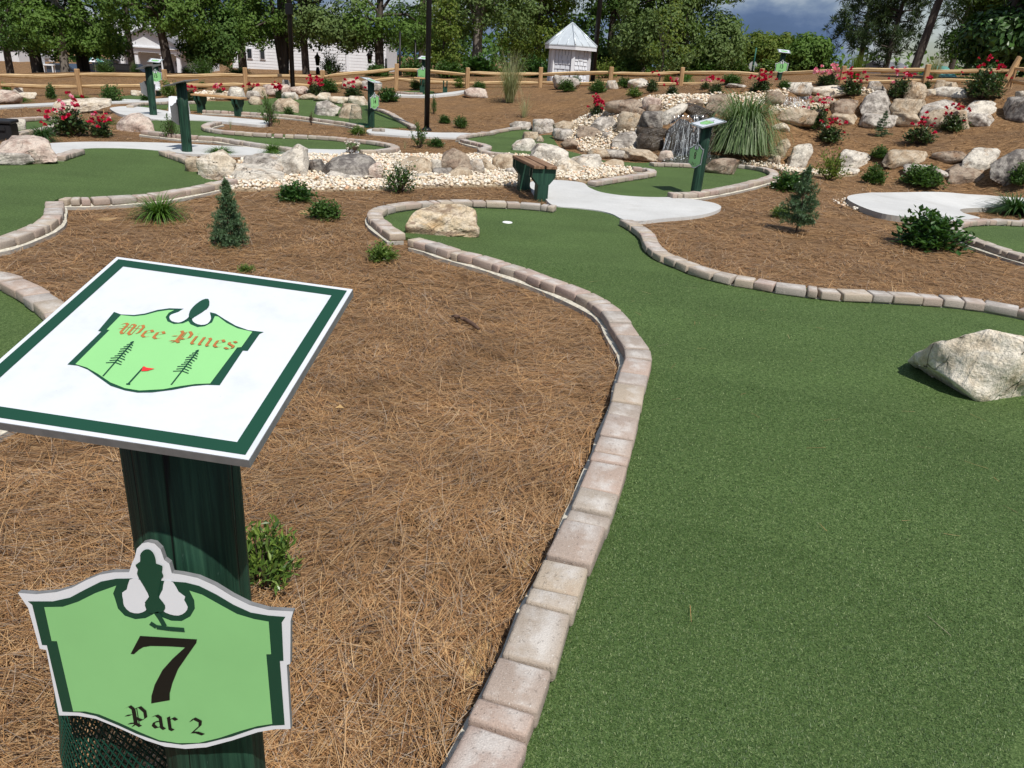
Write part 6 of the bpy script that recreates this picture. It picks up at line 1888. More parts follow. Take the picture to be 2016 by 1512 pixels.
# ---------------------------------------------------------------- small spruces
def spruce_mesh(seed, tiers, n_br, bare=0.0):
    rg = np.random.default_rng(seed); P = []; D = []; mb = MB()
    mb.tube([(0, 0, -.05), (0, 0, .5), (.01, 0, 1.0)], [.022, .015, .004], 6, cap=False)
    for i in range(tiers):
        f = i / (tiers - 1); z = bare + (.97 - bare) * f
        L_ = (.50 * (1 - f) ** .75 + .05) * (.65 + .35 * min(1, (f + .12) / .2))
        for j in range(max(3, int(n_br * (1 - .45 * f)))):
            a = rg.uniform(0, 6.283); el = rg.uniform(-.12, .3) + .75 * f ** 1.3
            ln = L_ * rg.uniform(.6, 1.08)
            d = np.array([math.cos(a) * math.cos(el), math.sin(a) * math.cos(el), math.sin(el) * .55])
            n = int(26 + 210 * ln)
            t = rg.uniform(.15, 1.0, n)[:, None]
            side = np.cross(d, [0, 0, 1.0]); side /= np.linalg.norm(side)
            sp = side[None] * rg.normal(0, .16, (n, 1)) * ln * (1.1 - t) 
            p_ = np.array([0, 0, z]) + d * ln * t + sp
            P.append(p_); D.append(d[None] * .7 + rdir(rg, n, .15) * .75)
            mb.tube([(0, 0, z), tuple(np.array([0, 0, z]) + d * ln * .95)], [.007, .003], 3, cap=False)
    t = rg.uniform(.86, 1.04, 60)
    P.append(np.stack([rg.normal(0, .004, 60), rg.normal(0, .004, 60), t], 1)); D.append(rdir(rg, 60, .9))
    P = np.vstack(P); D = np.vstack(D)
    V, F = leaves(P, D, .075, rg, .2)
    V[:, 2] = np.maximum(V[:, 2], 0)
    return raw_mesh('needles', V, F, LM['spruce'], False), mb.mesh('stem', stem_m)
def spruce(x0, ytop, x1, ybase, seed, label, bare=0.02, tiers=15, nb=13):
    p_ = ground((x0 + x1) / 2, ybase); k_ = ppm(p_); nm, sm = spruce_mesh(seed, tiers, nb, bare)
    root = empty('small_spruce', p_, pr_.uniform(0, 6)); tag(root, label, 'spruce', 'young spruces in the straw')
    h = (ybase - ytop) / k_ * 1.02; wd = (x1 - x0) / k_ * 1.05
    link('needles', nm, root, scale=(wd, wd, h)); link('stem', sm, root, scale=(wd, wd, h))
spruce(416, 364, 492, 484, 3, 'small dense spruce in the left straw bed')
spruce(1526, 338, 1608, 458, 4, 'small spruce with bare lower stem at right, before the concrete pad', .17, 12, 10)
spruce(1714, 224, 1754, 268, 5, 'tiny pale spruce on the hillside straw', .0, 10, 7)

# ---------------------------------------------------------------- trees
def tree_crown(seed, lobes, nclump, per, leaf, spread, mat, aspect=.55):
    rg = np.random.default_rng(seed)
    vol = np.array([l[3] * l[4] * l[5] for l in lobes]) ** .67
    idx = rg.choice(len(lobes), nclump, p=vol / vol.sum())
    Lb = np.array(lobes)[idx]
    d = rdir(rg, nclump)
    r = rg.uniform(.45, 1.03, nclump)[:, None] ** .4
    C = Lb[:, :3] + d * r * Lb[:, 3:6]
    keep = np.sin(C[:, 0] * 1.9 + seed) * np.sin(C[:, 1] * 1.7 + 2 * seed) * np.sin(C[:, 2] * 2.1 + seed * .7) < .38
    C = C[keep]; d = d[keep]; nclump = len(C)
    o_ = rdir(rg, nclump * per)
    P = np.repeat(C, per, 0) + o_ * (spread * 1.5 * rg.uniform(.5, 1, (nclump * per, 1))) * [1, 1, .7]
    N = np.repeat(d, per, 0) * .75 + o_ * .65 + [0, 0, .35] + rg.normal(0, .38, (nclump * per, 3))
    V, F = leaves_n(P, N, leaf, rg, aspect)
    return raw_mesh('crown', V, F, mat, False), C
def trunk_mesh(seed, h, r, C, mat, fork=None, lean=(0, 0), stems=1, n=14):
    rg = random.Random(seed); mb = MB()
    for s in range(stems):
        ox_, oy_ = (rg.uniform(-.2, .2), rg.uniform(-.15, .15)) if stems > 1 else (0, 0)
        lx, ly = lean[0] + ox_ * 3.2, lean[1] + oy_ * 2
        f_ = fork or h * .45
        pts = [(ox_ * .4, oy_ * .4, -.5), (ox_ * .5, oy_ * .5, 0), (lx * .35 + ox_ * .5 + rg.uniform(-.08, .08), ly * .35, f_ * .6), (lx * .7, ly * .7, f_), (lx * 1.1 + rg.uniform(-.2, .2), ly, h * .72), (lx * 1.3, ly, h * .95)]
        k_ = 1 / math.sqrt(stems)
        mb.tube(pts, [r * 1.35 * k_, r * 1.15 * k_, r * .95 * k_, r * .8 * k_, r * .45 * k_, r * .12], 9, cap=False)
    for i in range(n):
        c = C[rg.randrange(len(C))]
        z0 = rg.uniform(f_ * .75, max(f_, min(c[2] - .3, h * .75)))
        a = Vector((lean[0] * z0 / h * 1.2, lean[1] * z0 / h, z0)); b = Vector(c.tolist())
        m_ = a.lerp(b, .5) + Vector((rg.uniform(-.3, .3), rg.uniform(-.3, .3), rg.uniform(0, .4)))
        mb.tube([a, m_, b], [r * .42, r * .24, r * .06], 6, cap=False)
    return mb.mesh('trunk', mat)
tr_rng = random.Random(8)
def tree(px, py, Y, x0, x1, ybot, top, mat, label, seed, trunk=None, r=.22, stems=1, fork=None, lean=(0, 0), nclump=620, per=28, leaf=.165, spread=.26, asp=.95, cat='tree', group='trees behind the fence', nm='tree', lob=8, depth=1.0):
    a = at_y(px, py, Y); zb = float(H(a[0], a[1])); k_ = ppm(a)
    ybot = ybot + 9
    W_ = (x1 - x0) / k_; cx = ((x0 + x1) / 2 - px) / k_
    zb_ = at_y(px, ybot, Y)[2] - zb
    zt = top; rg = random.Random(seed); lobes = []
    cz = (zb_ + zt) / 2; hz = (zt - zb_) / 2
    for i in range(lob):
        an = 6.283 * i / lob + rg.uniform(-.4, .4); f = rg.uniform(.35, .62)
        rr_ = W_ * rg.uniform(.20, .30)
        zz = zb_ + min(hz * .5, rr_ * .85) * rg.uniform(1.0, 1.5) if i % 3 == 0 else cz + hz * rg.uniform(-.3, .6)
        lobes.append((cx + math.cos(an) * W_ * .5 * f, math.sin(an) * W_ * .5 * f * depth, zz, rr_, rr_, min(hz * .5, rr_ * .85)))
    lobes.append((cx, 0, cz + hz * .25, W_ * .3, W_ * .3, hz * .65))
    for s in (-1, 1): lobes.append((cx + s * W_ * .30, -W_ * .08, zb_ + hz * .34, W_ * .21, W_ * .24, hz * .30))
    cm, C = tree_crown(seed, lobes, nclump, per, leaf, spread, LM[mat])
    r *= .72
    root = empty(nm, (a[0], a[1], zb)); tag(root, label, cat, group)
    link('crown', cm, root)
    link('trunk', trunk_mesh(seed, zt, r, C, trunk or trunk_m, fork, lean, stems), root)
    return root
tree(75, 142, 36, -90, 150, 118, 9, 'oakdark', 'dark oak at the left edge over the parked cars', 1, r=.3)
tree(129, 146, 35, 60, 235, 104, 9, 'oak', 'oak with a pale trunk at left behind the fence', 2, palebark_m, .22, fork=3.0)
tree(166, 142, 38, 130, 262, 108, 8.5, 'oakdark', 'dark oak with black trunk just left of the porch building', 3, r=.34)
tree(338, 143, 35, 228, 442, 76, 9.5, 'oak', 'forked oak in front of the white porch building', 4, r=.36, fork=2.2, stems=2)
tree(405, 142, 36, 366, 470, 122, 8, 'oakdark', 'low-hanging dark tree right of the porch building', 5, r=.2, nclump=900)
tree(560, 147, 38, 452, 640, 92, 9, 'oak', 'multi-stemmed oak left of the left black pole', 6, r=.34, stems=4, fork=3.0)
tree(604, 146, 36, 575, 725, 86, 9, 'elm', 'oak with two dark trunks right of the left black pole', 7, r=.24, stems=2, fork=3.0)
tree(748, 150, 37, 655, 850, 98, 9.5, 'oak', 'oak left of the tall centre pole with spreading limbs', 8, r=.26, fork=2.6)
tree(937, 156, 37, 835, 1062, 74, 9.5, 'elm', 'grey-green oak right of the tall centre pole', 9, palebark_m, .3, fork=2.2)
tree(1055, 155, 42, 975, 1150, 118, 8.5, 'lime', 'yellow-green tree behind the white kiosk', 10, r=.22)
tree(1195, 153, 40, 1120, 1262, 140, 8.5, 'oakdark', 'dark tree behind the right black pole', 11, r=.22)
tree(1330, 152, 36, 1196, 1448, 138, 7.0, 'elm', 'huge rounded grey-green tree right of the kiosk', 12, r=.34, nclump=1250)
tree(1010, 153, 46, 900, 1110, 60, 10, 'oak', 'tall oak standing far behind the tan grass', 13, r=.25)
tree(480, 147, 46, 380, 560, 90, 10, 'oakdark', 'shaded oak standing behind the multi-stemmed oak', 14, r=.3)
tree(1258, 153, 46, 1160, 1350, 60, 9.0, 'oak', 'tall oak rising behind the huge rounded tree', 15, r=.3)
tree(830, 152, 47, 760, 930, 108, 10, 'oakdark', 'shaded oak behind the tall centre pole', 16, r=.25)
tree(20, 140, 47, -120, 90, 90, 10, 'oakdark', 'dark oak far behind at the left edge', 17, r=.25)
tree(262, 140, 50, 190, 380, 60, 10.5, 'oakdark', 'oak whose crown hangs over the porch roof', 18, r=.25)
tree(1525, 140, 52, 1476, 1580, 132, 2.3, 'lime', 'light green bushy tree left of the round dark one at right', 19, r=.12, nclump=420, leaf=.26)
tree(1582, 141, 46, 1540, 1628, 138, 1.8, 'oak', 'rounded green tree between light bush and tall pines', 20, r=.12, nclump=420, leaf=.22)
tree(1470, 145, 56, 1430, 1520, 138, 2.6, 'lime', 'light green tree behind the stop sign', 24, r=.12, nclump=260, leaf=.2)
tree(1960, 150, 30, 1884, 2110, 138, 6.5, 'mag', 'large glossy magnolia at the right edge', 21, r=.22, nclump=800, leaf=.26, spread=.3)
tree(1900, 150, 40, 1850, 1985, 128, 6.0, 'oakdark', 'dark feathery tree behind the magnolia', 22, r=.2)
tree(1296, 166, 27.6, 1262, 1342, 112, 2.7, 'lime', 'young thin-stemmed tree with yellow-green leaves by the fence', 23, r=.03, nclump=46, per=14, leaf=.11, spread=.16, lob=5, group='trees by the fence', fork=1.2)
tree(872, 152, 34, 842, 905, 118, 3.3, 'lime', 'small yellow-green tree just right of the tall centre pole', 25, r=.05, nclump=110, leaf=.13, spread=.2, lob=5)

# long-needled pines at right
def pine(px, py, Y, h, lean, seed, label, tufts, spread, zlow, r=.17):
    a = at_y(px, py, Y); zb = float(H(a[0], a[1])); rg = np.random.default_rng(seed); rr = random.Random(seed)
    root = empty('pine_tree', (a[0], a[1], zb)); tag(root, label, 'pine tree', 'tall pines at right')
    mb = MB(); mb.tube([(0, 0, -.4), (lean * .2, 0, h * .3), (lean * .55, 0, h * .62), (lean, 0, h)], [r, r * .82, r * .6, r * .15], 9, cap=False)
    P = []; D = []
    for i in range(tufts):
        f = zlow + (1 - zlow) * rr.random() ** .85; z = h * f; an = rr.uniform(0, 6.28)
        ln = spread * (1.1 - .75 * f) * rr.uniform(.45, 1.05)
        b = Vector((lean * f + math.cos(an) * ln, math.sin(an) * ln, z + ln * rr.uniform(.1, .5)))
        if i % 3 == 0: mb.tube([(lean * f, 0, z), (lean * f + math.cos(an) * ln * .5, math.sin(an) * ln * .5, z + ln * .08), b], [.045, .03, .012], 5, cap=False)
        for _ in range(3):
            c = np.array(b) + rg.normal(0, .26, 3); n = 34
            d = rdir(rg, n, .35); P.append(c + d * .03); D.append(d)
    V, F = leaves(np.vstack(P), np.vstack(D), .36, rg, .12)
    link('crown', raw_mesh('crown', V, F, LM['pine'], False), root)
    mb.build('trunk', trunk_m, root)
pine(1690, 140, 48, 6.6, -.3, 1, 'broad pine left of the street name sign', 115, 2.1, .12)
pine(1742, 138, 44, 4.8, .2, 2, 'shorter pine between the broad pine and the leaning trunk', 75, 1.7, .12)
pine(1795, 145, 38, 9.5, 1.9, 3, 'pine with a long bare leaning trunk at right', 80, 2.2, .30, .2)
pine(1870, 140, 46, 9, .5, 4, 'dark pine behind the leaning trunk', 105, 2.4, .15)

# shrubs beyond the fence
def far_shrub(x0, ytop, x1, ybase, Y, kind, label):
    a = at_y((x0 + x1) / 2, ybase, Y); zb = float(H(a[0], a[1])); k_ = ppm(a); wd = (x1 - x0) / k_; hg = (ybase - ytop) / k_ + max(0, a[2] - zb)
    root = empty('shrub', (a[0], a[1], zb - .05), pr_.uniform(0, 6)); tag(root, label, 'shrub', 'shrubs beyond the fence')
    fm, sm, T = shrub_variant(kind, 1)
    link('foliage', fm, root, scale=(wd, wd, hg)); link('stems', sm, root, scale=(wd, wd, hg))
for q in [
 (186, 110, 228, 146, 34, 'dense', 'round clipped bush in front of the porch building, left'),
 (256, 116, 276, 142, 40, 'dense', 'small round bush between the porch columns'),
 (368, 108, 426, 146, 34, 'dense', 'large round bush right of the forked oak'),
 (626, 98, 680, 148, 36, 'mag', 'glossy broadleaf bush in front of the long white wall'),
 (356, 128, 378, 146, 36, 'dense', 'small bush beside the forked oak'),
 (715, 122, 770, 152, 34, 'shrub', 'loose bush right of the far lantern'),
 (785, 116, 842, 156, 34, 'shrub', 'bush behind the middle fence left of the tall pole'),
 (850, 118, 920, 158, 33, 'shrub', 'bush behind the middle fence right of the tall pole'),
 (900, 112, 985, 160, 35, 'shrubdark', 'dark bush behind the fence under the grey-green oak'),
 (1020, 118, 1095, 160, 34, 'shrubdark', 'dark bush left of the white kiosk'),
 (1165, 112, 1215, 158, 33, 'lime', 'olive bush right of the white kiosk'),
 (1205, 108, 1262, 152, 35, 'shrub', 'mid-green bush behind the fence under the dark tree'),
 (1340, 112, 1425, 150, 35, 'shrub', 'bush under the huge rounded tree'),
 (1415, 116, 1475, 150, 37, 'shrub', 'bush left of the stop sign'),
 (440, 130, 500, 148, 40, 'dense', 'low bush under the shaded oak'),
 (1480, 118, 1545, 148, 42, 'azalea', 'light bush behind the plaque 13 post'),
 (1890, 118, 1990, 160, 27, 'mag', 'broadleaf bush under the magnolia'),
]: far_shrub(*q)
# far wood that reads as one dark mass
rg = np.random.default_rng(5); P = []; D = []
for i in range(620):
    px = rg.uniform(-500, 1440); Y = rg.uniform(105, 118)
    if 180 < px < 380 or 450 < px < 760: continue
    q = at_y(px, rg.uniform(60, 146), Y); _h = float(H(q[0], q[1])); q[2] = rg.uniform(_h, max(q[2] + 2, _h + .5))
    P.append(q + rg.normal(0, 1.3, (26, 3))); D.append(rdir(rg, 26, .1))
V, F = leaves(np.vstack(P), np.vstack(D), .9, rg, .6)
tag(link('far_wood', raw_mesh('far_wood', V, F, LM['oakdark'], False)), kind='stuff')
P = []; D = []
for i in range(330):
    px = rg.uniform(1380, 2500); Y = rg.uniform(95, 110)
    q = at_y(px, rg.uniform(118, 150), Y); q[2] = rg.uniform(float(H(q[0], q[1])), max(q[2], float(H(q[0], q[1])) + .5))
    P.append(q + rg.normal(0, .9, (24, 3))); D.append(rdir(rg, 24, .1))
V, F = leaves(np.vstack(P), np.vstack(D), .7, rg, .6)
tag(link('far_wood', raw_mesh('far_wood', V, F, LM['oak'], False)), kind='stuff')

# ---------------------------------------------------------------- white kiosk
kio_m = mat_plain('white painted shingle', (0.70, 0.72, 0.76), .6, .06, 12)
trim_m = mat_plain('white trim', (0.74, 0.75, 0.78), .5, .04, 10)
metal_m = mat_plain('pale metal roof', (0.62, 0.67, 0.70), .35, .05, 5, metallic=.25)
KY = 29.5
a = at_y(1117, 168, KY); zb = float(H(a[0], a[1])); kk = ppm(a)
eave = at_y(1117, 88, KY)[2] - zb; apex = at_y(1120, 45, KY)[2] - zb
root = empty('kiosk', (a[0], a[1], zb), .12); tag(root, 'small six-sided white shingled kiosk with pale metal roof behind the fence', 'kiosk')
rw = 76 / kk / 2 * 1.04; rr_ = 103 / kk / 2 * 1.05
mb = MB(); mb.lathe([(rw, -.3), (rw, eave - .02)], 6, smooth=False); mb.build('wall', mat_plain('painted gap shade', (0.30, 0.31, 0.34), .8, .1, 10), root)  # wall behind the shingles coloured dark, so shade in the gaps is painted
def hexpt(r, i): return Vector((r * math.cos(2 * math.pi * (i + .5) / 6), r * math.sin(2 * math.pi * (i + .5) / 6), 0))
for i in range(6):
    p0 = hexpt(rw, i); mb = MB(); mb.box((p0.x, p0.y, eave / 2 - .15), (.12, .12, eave + .25), rz=2 * math.pi * (i + .5) / 6); mb.build('corner_board', trim_m, root)
sh_rng = random.Random(2); shm = {}
def shingle(w_, h_):
    k_ = round(w_, 2)
    if k_ not in shm:
        mb = MB(); mb.add([(-k_ / 2, -.004, 0), (k_ / 2, -.004, 0), (k_ / 2, -.036, 0), (-k_ / 2, -.036, 0), (-k_ / 2, -.002, h_), (k_ / 2, -.002, h_), (k_ / 2, -.007, h_), (-k_ / 2, -.007, h_)],
                          [(0, 1, 2, 3), (3, 2, 6, 7), (0, 3, 7, 4), (1, 5, 6, 2), (4, 7, 6, 5)]); shm[k_] = mb.mesh('shingle', kio_m)
    return shm[k_]
for i in range(6):
    p0, p1 = hexpt(rw, i), hexpt(rw, i + 1); m_ = (p0 + p1) / 2; d = (p1 - p0); ln = d.length; nrm = m_.normalized()
    wn = Matrix.Rotation(.12, 3, 'Z') @ nrm
    if wn.dot(Vector((cC[0] - a[0], cC[1] - a[1], 0)).normalized()) < -.05: continue
    d.normalize(); rows = 8; hrow = (eave - .08) / rows
    for r_ in range(rows):
        x = -ln / 2 + .07
        while x < ln / 2 - .09:
            w_ = min(sh_rng.choice((.12, .16, .20)), ln / 2 - .07 - x)
            if w_ < .05: break
            c = m_ + d * (x + w_ / 2)
            o = link('shingle', shingle(w_ - .02, hrow + .03), root, (c.x, c.y, .02 + r_ * hrow + sh_rng.uniform(-.015, .015)), (0, 0, math.atan2(nrm.y, nrm.x) + math.pi / 2))
            x += w_
for i in range(6):
    p0, p1 = hexpt(rr_, i), hexpt(rr_, i + 1)
    mb = MB(); z0 = eave - .02
    ap = Vector((0, 0, apex)); vs = [(p0.x, p0.y, z0), (p1.x, p1.y, z0), ap[:], (p0.x, p0.y, z0 - .035), (p1.x, p1.y, z0 - .035), (0, 0, apex - .05)]
    mb.add(vs, [(0, 1, 2), (5, 4, 3), (0, 3, 4, 1)])
    mb.build('roof_panel', metal_m, root)
    nr = ((p1 - p0).cross(ap - p0)).normalized()
    if nr.z < 0: nr = -nr
    mb = MB(); q0 = Vector((p0.x, p0.y, z0)); mb.tube([q0 + Vector((0, 0, .01)), ap + Vector((0, 0, .02))], [.028, .022], 6); mb.build('ridge_cap', metal_m, root)
    mb = MB()
    for f in (.33, .66):
        s = Vector((p0.x, p0.y, z0)).lerp(Vector((p1.x, p1.y, z0)), f); t = s.lerp(ap, .0)
        e_ = 1 - abs(2 * f - 1) ; up_ = (ap - (Vector((p0.x, p0.y, z0)) + Vector((p1.x, p1.y, z0))) / 2)
        end = s + up_ * (.62)
        mb.tube([s + nr * .008, end + nr * .008], [.013, .013], 4)
    mb.build('seam', metal_m, root)
    mb = MB(); m_ = (p0 + p1) / 2 * .965; d = p1 - p0; mb.box((m_.x, m_.y, z0 - .09), (d.length * .965, .04, .11), rz=math.atan2(d.y, d.x)); mb.build('fascia', trim_m, root)

# ---------------------------------------------------------------- buildings
bw_m = mat_plain('white siding', (0.72, 0.73, 0.75), .6, .04, 2)
win_m = mat_plain('dark window glass', (0.02, 0.025, 0.03), .1, .2, 2, spec=.6)
roof_m = mat_plain('grey shingle roof', (0.16, 0.16, 0.17), .85, .25, 6)
def clap(root, x0, x1, z0, z1, y, step=.2, name='siding_board', cap=60):
    """overlapping boards, each its own mesh"""
    k_ = 0; z = z0
    mb = MB(); w_ = x1 - x0
    mb.add([(0, 0, 0), (w_, 0, 0), (w_, -.03, 0), (0, -.03, 0), (0, .0, step), (w_, 0, step), (w_, -.008, step), (0, -.008, step)], [(3, 2, 1, 0), (3, 7, 6, 2), (4, 5, 6, 7), (0, 4, 7, 3), (1, 2, 6, 5)])
    me = mb.mesh(name, bw_m)
    while z < z1 - .02 and k_ < cap:
        link(name, me, root, (x0, y, z)); z += step; k_ += 1
BY_ = 74
a = at_y(290, 146, BY_); k_ = ppm(a); zb = a[2]
root = empty('porch_building', (a[0], a[1], zb), .05); tag(root, 'white clapboard building with a columned porch behind the oaks at left', 'building')
u = 1 / k_
mb = MB(); mb.box((0, 5.0, 1.6 * 1), (170 * u, 6, 80 * u + 2)); mb.build('wall', bw_m, root)
clap(root, -85 * u, 85 * u, .0, 52 * u, 1.99, .26)
for xx in (-44, -16, 34, 64):
    mb = MB(); x = xx * u; h = 40 * u
    mb.box((x, 0, h / 2 - .7), (.34, .34, h + 1.4), taper=.86); mb.box((x, 0, h - .06), (.5, .5, .12)); mb.box((x, 0, -.02), (.48, .48, .2)); mb.build('column', trim_m, root)
mb = MB(); mb.box((8 * u, 0.3, 44 * u), (134 * u, 1.2, 8 * u)); mb.box((8 * u, .25, 48.5 * u), (142 * u, 1.5, 1.6 * u)); mb.build('entablature', trim_m, root)
mb = MB(); M = Matrix.Rotation(math.pi / 2, 4, 'X'); mb.prism(ccw([(-62 * u, 49.5 * u), (78 * u, 49.5 * u), (8 * u, 82 * u)]), -2.2, .3, 0, M); mb.build('pediment', bw_m, root)
mb = MB()
for s in (-1, 1):
    p0 = Vector((8 * u, 0, 84 * u)); p1 = Vector((8 * u + s * 78 * u, 0, 47 * u)); d = p1 - p0
    M = Matrix.Translation((p0 + p1) / 2 + Vector((0, 1.0, 0))) @ Matrix.Rotation(-math.atan2(d.z, d.x), 4, 'Y'); mb.box((0, 0, 0), (d.length, 3.4, .14), M=M)
mb.build('roof', roof_m, root)
mb = MB(); mb.box((46 * u, 1.94, 16 * u), (16 * u, .1, 24 * u)); dr = mb.build('door', trim_m, root)
mb = MB(); mb.box((46 * u, 1.87, 21 * u), (9 * u, .06, 9 * u)); mb.build('pane', win_m, dr)
mb = MB(); mb.box((9 * u, 1.94, 20 * u), (14 * u, .08, 20 * u)); wf = mb.build('window', trim_m, root)
mb = MB(); mb.box((9 * u, 1.88, 20 * u), (11 * u, .06, 16 * u)); mb.build('pane', win_m, wf)
mb = MB(); mb.box((8 * u, 1, -.35), (150 * u, 3, .4)); mb.build('porch_floor', conc_m, root)
BY2 = 88
a = at_y(610, 152, BY2); k_ = ppm(a); u = 1 / k_
root = empty('long_building', (a[0], a[1], a[2]), .02); tag(root, 'long white clapboard building glimpsed between the oaks', 'building')
mb = MB(); mb.box((0, 4, 40 * u), (300 * u, 7.9, 92 * u)); mb.build('wall', bw_m, root)
clap(root, -150 * u, 150 * u, -.2, 84 * u, 0.02, .3)
mb = MB(); mb.box((0, 4, 90 * u), (310 * u, 9, .5)); mb.build('roof', roof_m, root)
mb = MB(); mb.box((75 * u, -.1, 40 * u), (5 * u, .14, 84 * u)); mb.build('corner_board', trim_m, root)
for x in (-115, -90): 
    mb = MB(); mb.box((x * u, -.06, 36 * u), (11 * u, .1, 20 * u)); wf = mb.build('window', trim_m, root)
    mb = MB(); mb.box((x * u, -.13, 36 * u), (8 * u, .06, 16 * u)); mb.build('pane', win_m, wf)
a = at_y(10, 128, 80); u = 1 / ppm(a)
root = empty('side_building', (a[0], a[1], a[2] - 1)); tag(root, 'pale building wall at the left edge behind the cars', 'building')
mb = MB(); mb.box((0, 3, 22 * u), (60 * u, 6, 44 * u + 2)); mb.build('wall', bw_m, root)
mb = MB(); mb.box((0, 3, 46 * u + 1), (66 * u, 7, .4)); mb.build('roof', roof_m, root)
a = at_y(1768, 150, 62); u = 1 / ppm(a)
root = empty('house', (a[0], a[1], float(H(a[0], a[1]))), .1); tag(root, 'low house with dark roof behind the right fence', 'building')
dz = a[2] - root.location.z
mb = MB(); mb.box((0, 2, dz + 3 * u - 1), (54 * u, 4, 12 * u + 2)); mb.build('wall', bw_m, root)
mb = MB(); mb.prism(ccw([(-.4, 9 * u), (4.4, 9 * u), (2, 26 * u)]), -30 * u, 30 * u, 0, Matrix.Translation((0, 0, dz)) @ Matrix.Rotation(math.pi / 2, 4, 'Z') @ Matrix.Rotation(math.pi / 2, 4, 'X')); mb.build('roof', roof_m, root)
teal_m = mat_plain('teal awning cloth', (0.10, 0.30, 0.27), .7, .1, 4)
a = at_y(1860, 158, 34); u = 1 / ppm(a)
root = empty('canopy', (a[0], a[1], float(H(a[0], a[1])))); tag(root, 'pale teal sloping canopy behind the right fence', 'canopy')
dz = a[2] - root.location.z
mb = MB(); mb.add([(-22 * u, -.6, dz), (18 * u, -.6, dz), (14 * u, .7, dz + 26 * u), (-14 * u, .7, dz + 26 * u), (18 * u, 1.8, dz), (-22 * u, 1.8, dz)], [(0, 1, 2, 3), (1, 4, 2), (2, 4, 5, 3), (0, 3, 5)]); mb.build('cloth', teal_m, root)
mb = MB()
for x, y in ((-21, -.55), (17, -.55), (17, 1.7), (-21, 1.7)): mb.tube([(x * u, y, -.1), (x * u, y, dz)], .02, 6)
mb.build('frame', trim_m, root)

# ---------------------------------------------------------------- signs and lamps beyond the fence
gpost_m = mat_plain('green sign post', (0.02, 0.12, 0.09), .5, .1, 8)
alu_m = mat_plain('bare aluminium', (0.48, 0.50, 0.51), .45, .06, 8, metallic=.4)
a = at_y(1481, 142, 42); k_ = ppm(a); u = 1 / k_; zg = float(H(a[0], a[1]))
root = empty('stop_sign', (a[0], a[1], zg), .1); tag(root, 'octagonal road sign seen from its bare back on a green post', 'road sign')
dz = a[2] - zg
mb = MB(); mb.tube([(0, 0, -.1), (0, 0, dz + 44 * u)], .035, 8); mb.build('post', gpost_m, root)
mb = MB(); mb.lathe([(9 * u, -.006), (9 * u, .006)], 8, smooth=False); o = mb.build('sign_plate', alu_m, root, loc=(0, .05, dz + 11 * u)); o.rotation_euler = (math.pi / 2, 0, 0)
a = at_y(1702, 134, 50); u = 1 / ppm(a); zg = float(H(a[0], a[1]))
root = empty('street_sign', (a[0], a[1], zg), .3); tag(root, 'teal street name sign on a tall post among the pines', 'street sign')
dz = a[2] - zg
mb = MB(); mb.tube([(0, 0, -.1), (0, 0, dz + 32 * u)], .04, 8); mb.build('post', gpost_m, root)
teals = mat_plain('street sign teal', (0.015, 0.22, 0.17), .5, .05, 8)
mb = MB(); mb.box((-10 * u, 0, dz + 30 * u), (21 * u, .03, 4.5 * u)); mb.build('name_blade', teals, root)
def lantern(px, ytop, ybase, Y, label, lamp=True):
    a = at_y(px, ybase, Y); k_ = ppm(a); h = (ybase - ytop) / k_; zg = float(H(a[0], a[1])); dz = a[2] - zg; h += dz
    root = empty('lantern_post', (a[0], a[1], zg)); tag(root, label, 'lantern', 'posts and lanterns beyond the fence')
    mb = MB(); mb.lathe([(.09, -.1), (.09, .15), (.05, .3), (.045, h - .55 if lamp else h)], 10); mb.build('post', black_m, root)
    if lamp:
        mb = MB(); mb.lathe([(.05, h - .45), (.08, h - .42), (.11, h - .14), (.16, h - .13), (.05, h), (.02, h + .1)], 8); mb.build('lamp_housing', black_m, root)
lantern(626, 111, 150, 37, 'black lantern post in front of the long white wall, left')
lantern(728, 107, 152, 36, 'black lantern post at the right end of the long white wall')
lantern(760, 118, 153, 35, 'short dark post left of the centre pole beyond the fence', False)
lantern(787, 70, 155, 35, 'thin tall dark post behind the fence by the middle fence peak', False)
lantern(817, 85, 155, 36, 'thin dark post just left of the tall centre pole', False)
a = at_y(1390, 143, 38); u = 1 / ppm(a)
root = empty('white_chair', (a[0], a[1], a[2]), .2); tag(root, 'white slatted chair-like frame above the fence rail under the huge tree', 'chair')
mb = MB()
for x in (-7, 6): mb.box((x * u, 0, 6 * u), (4.5 * u, .08, 16 * u))
mb.build('leg', trim_m, root); mb = MB(); mb.box((0, 0, 4 * u), (12 * u, .3, 4 * u)); mb.build('seat', trim_m, root)

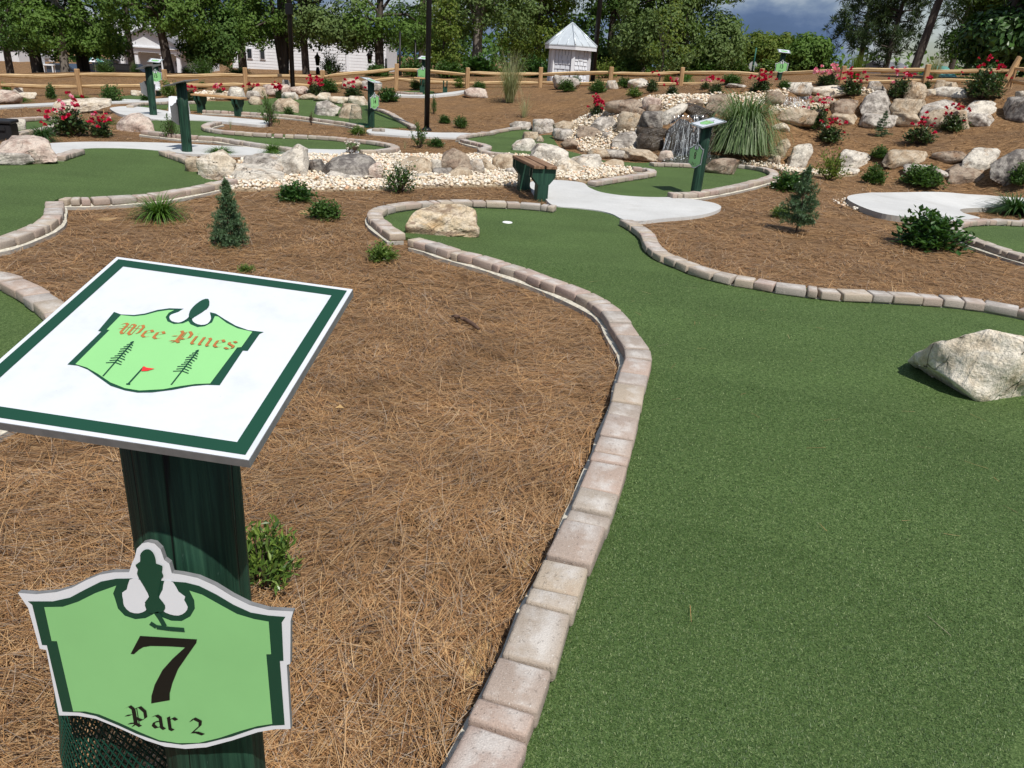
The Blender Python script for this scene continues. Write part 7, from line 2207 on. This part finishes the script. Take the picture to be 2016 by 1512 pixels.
# ---------------------------------------------------------------- vehicles and garden seats at left
tyre_m = mat_plain('tyre rubber', (0.012, 0.012, 0.012), .8, .2, 20)
def vehicle(px, py, Y, rz, col, label, kind='car', ln=4.4, name='parked_car'):
    m_ = mat_plain('car paint', col, .25, .03, 3, spec=.5)
    a = at_y(px, py, Y); a[2] = float(H(a[0], a[1])); root = empty(name, (a[0], a[1], a[2]), rz); tag(root, label, 'car' if kind != 'pickup' else 'pickup truck', 'vehicles parked behind the fence')
    h = ln / 2
    if kind == 'car': pr = [(-h, .35), (-h, .75), (-h + .25, .88), (-h + .9, .92), (h - 1.2, .9), (h - .2, .72), (h, .55), (h, .3)]; cab = [(-h + .5, .9), (-h + 1.1, 1.38), (h - 2.0, 1.42), (h - 1.15, .9)]
    else: pr = [(-h, .45), (-h, 1.0), (h - 1.3, 1.0), (h - .15, .95), (h, .8), (h, .4)]; cab = [(-.7 if kind == 'pickup' else -h + .1, 1.0), (-.55 if kind == 'pickup' else -h + .3, 1.7), (h - 2.1, 1.72), (h - 1.35, 1.0)]
    M = Matrix.Rotation(math.pi / 2, 4, 'X')
    mb = MB(); mb.prism(ccw(pr), -.88, .88, 0, M); mb.build('body', m_, root)
    mb = MB(); mb.prism(ccw(cab), -.74, .74, 0, M); mb.build('cabin', m_, root)
    c = [(x * .93 + .0, z) for x, z in cab]; z0, z1 = cab[0][1] + .06, cab[1][1] - .08
    x0 = cab[0][0] + .25; x1 = cab[3][0] - .35
    for s in (-1, 1):
        mb = MB(); mb.prism(ccw([(x0, z0), (x0 + .28, z1), (x1 - .45, z1), (x1, z0)]), s * .742 - .006, s * .742 + .006, 0, M); mb.build('side_window', win_m, root)
    for x in (-h + .8, h - .8):
        for s in (-1, 1):
            mb = MB(); mb.lathe([(.2, -.1), (.33, -.1), (.34, 0), (.33, .1), (.2, .1)], 16); o = mb.build('wheel', tyre_m, root, loc=(x, s * .8, .33)); o.rotation_euler = (math.pi / 2, 0, 0)
    return root
vehicle(42, 138, 84, .1, (0.42, 0.44, 0.46), 'silver pickup truck parked at far left under the oaks', 'pickup', 5.2, 'pickup_truck')
vehicle(-6, 138, 84, .1, (0.75, 0.75, 0.76), 'white car cut by the left edge of the photo')
vehicle(226, 166, 63, 1.5, (0.012, 0.016, 0.025), 'dark blue van in front of the porch building', 'van', 3.2, 'parked_van')
vehicle(221, 168, 62, .0, (0.010, 0.016, 0.04), 'dark blue car whose roof shows above the left fence')
vehicle(142, 166, 62, .0, (0.05, 0.07, 0.10), 'grey-blue car behind the left fence under the pale trunk')
vehicle(268, 169, 62, .0, (0.012, 0.012, 0.013), 'black car behind the fence in front of the porch columns')
a = at_y(98, 142, 46); root = empty('garden_seat', (a[0], a[1], a[2]), .3); tag(root, 'white garden seat under the oaks at left', 'garden seat')
mb = MB(); mb.box((0, 0, .38), (.55, .5, .06)); mb.build('seat', trim_m, root)
mb = MB(); mb.box((-.26, 0, .55), (.07, .5, .7)); mb.build('backrest', trim_m, root)
for x in (-.22, .22):
    for y in (-.2, .2):
        mb = MB(); mb.box((x, y, .17), (.06, .06, .36)); mb.build('leg', trim_m, root)
a = at_y(190, 150, 58); root = empty('patio_umbrella', (a[0], a[1], a[2])); tag(root, 'white and green patio umbrella at left near the porch', 'umbrella')
mb = MB(); mb.tube([(0, 0, -.3), (0, 0, 1.2)], .025, 8); mb.build('pole', trim_m, root)
mb = MB(); n = 8
vs = [(0, 0, 1.3)] + [(.75 * math.cos(6.283 * i / n), .75 * math.sin(6.283 * i / n), .95) for i in range(n)]
mb.add(vs, [(0, i + 1, (i + 1) % n + 1) for i in range(n)]); mb.m = [i % 2 for i in range(n)]
mb.build('canopy', [trim_m, teal_m], root)
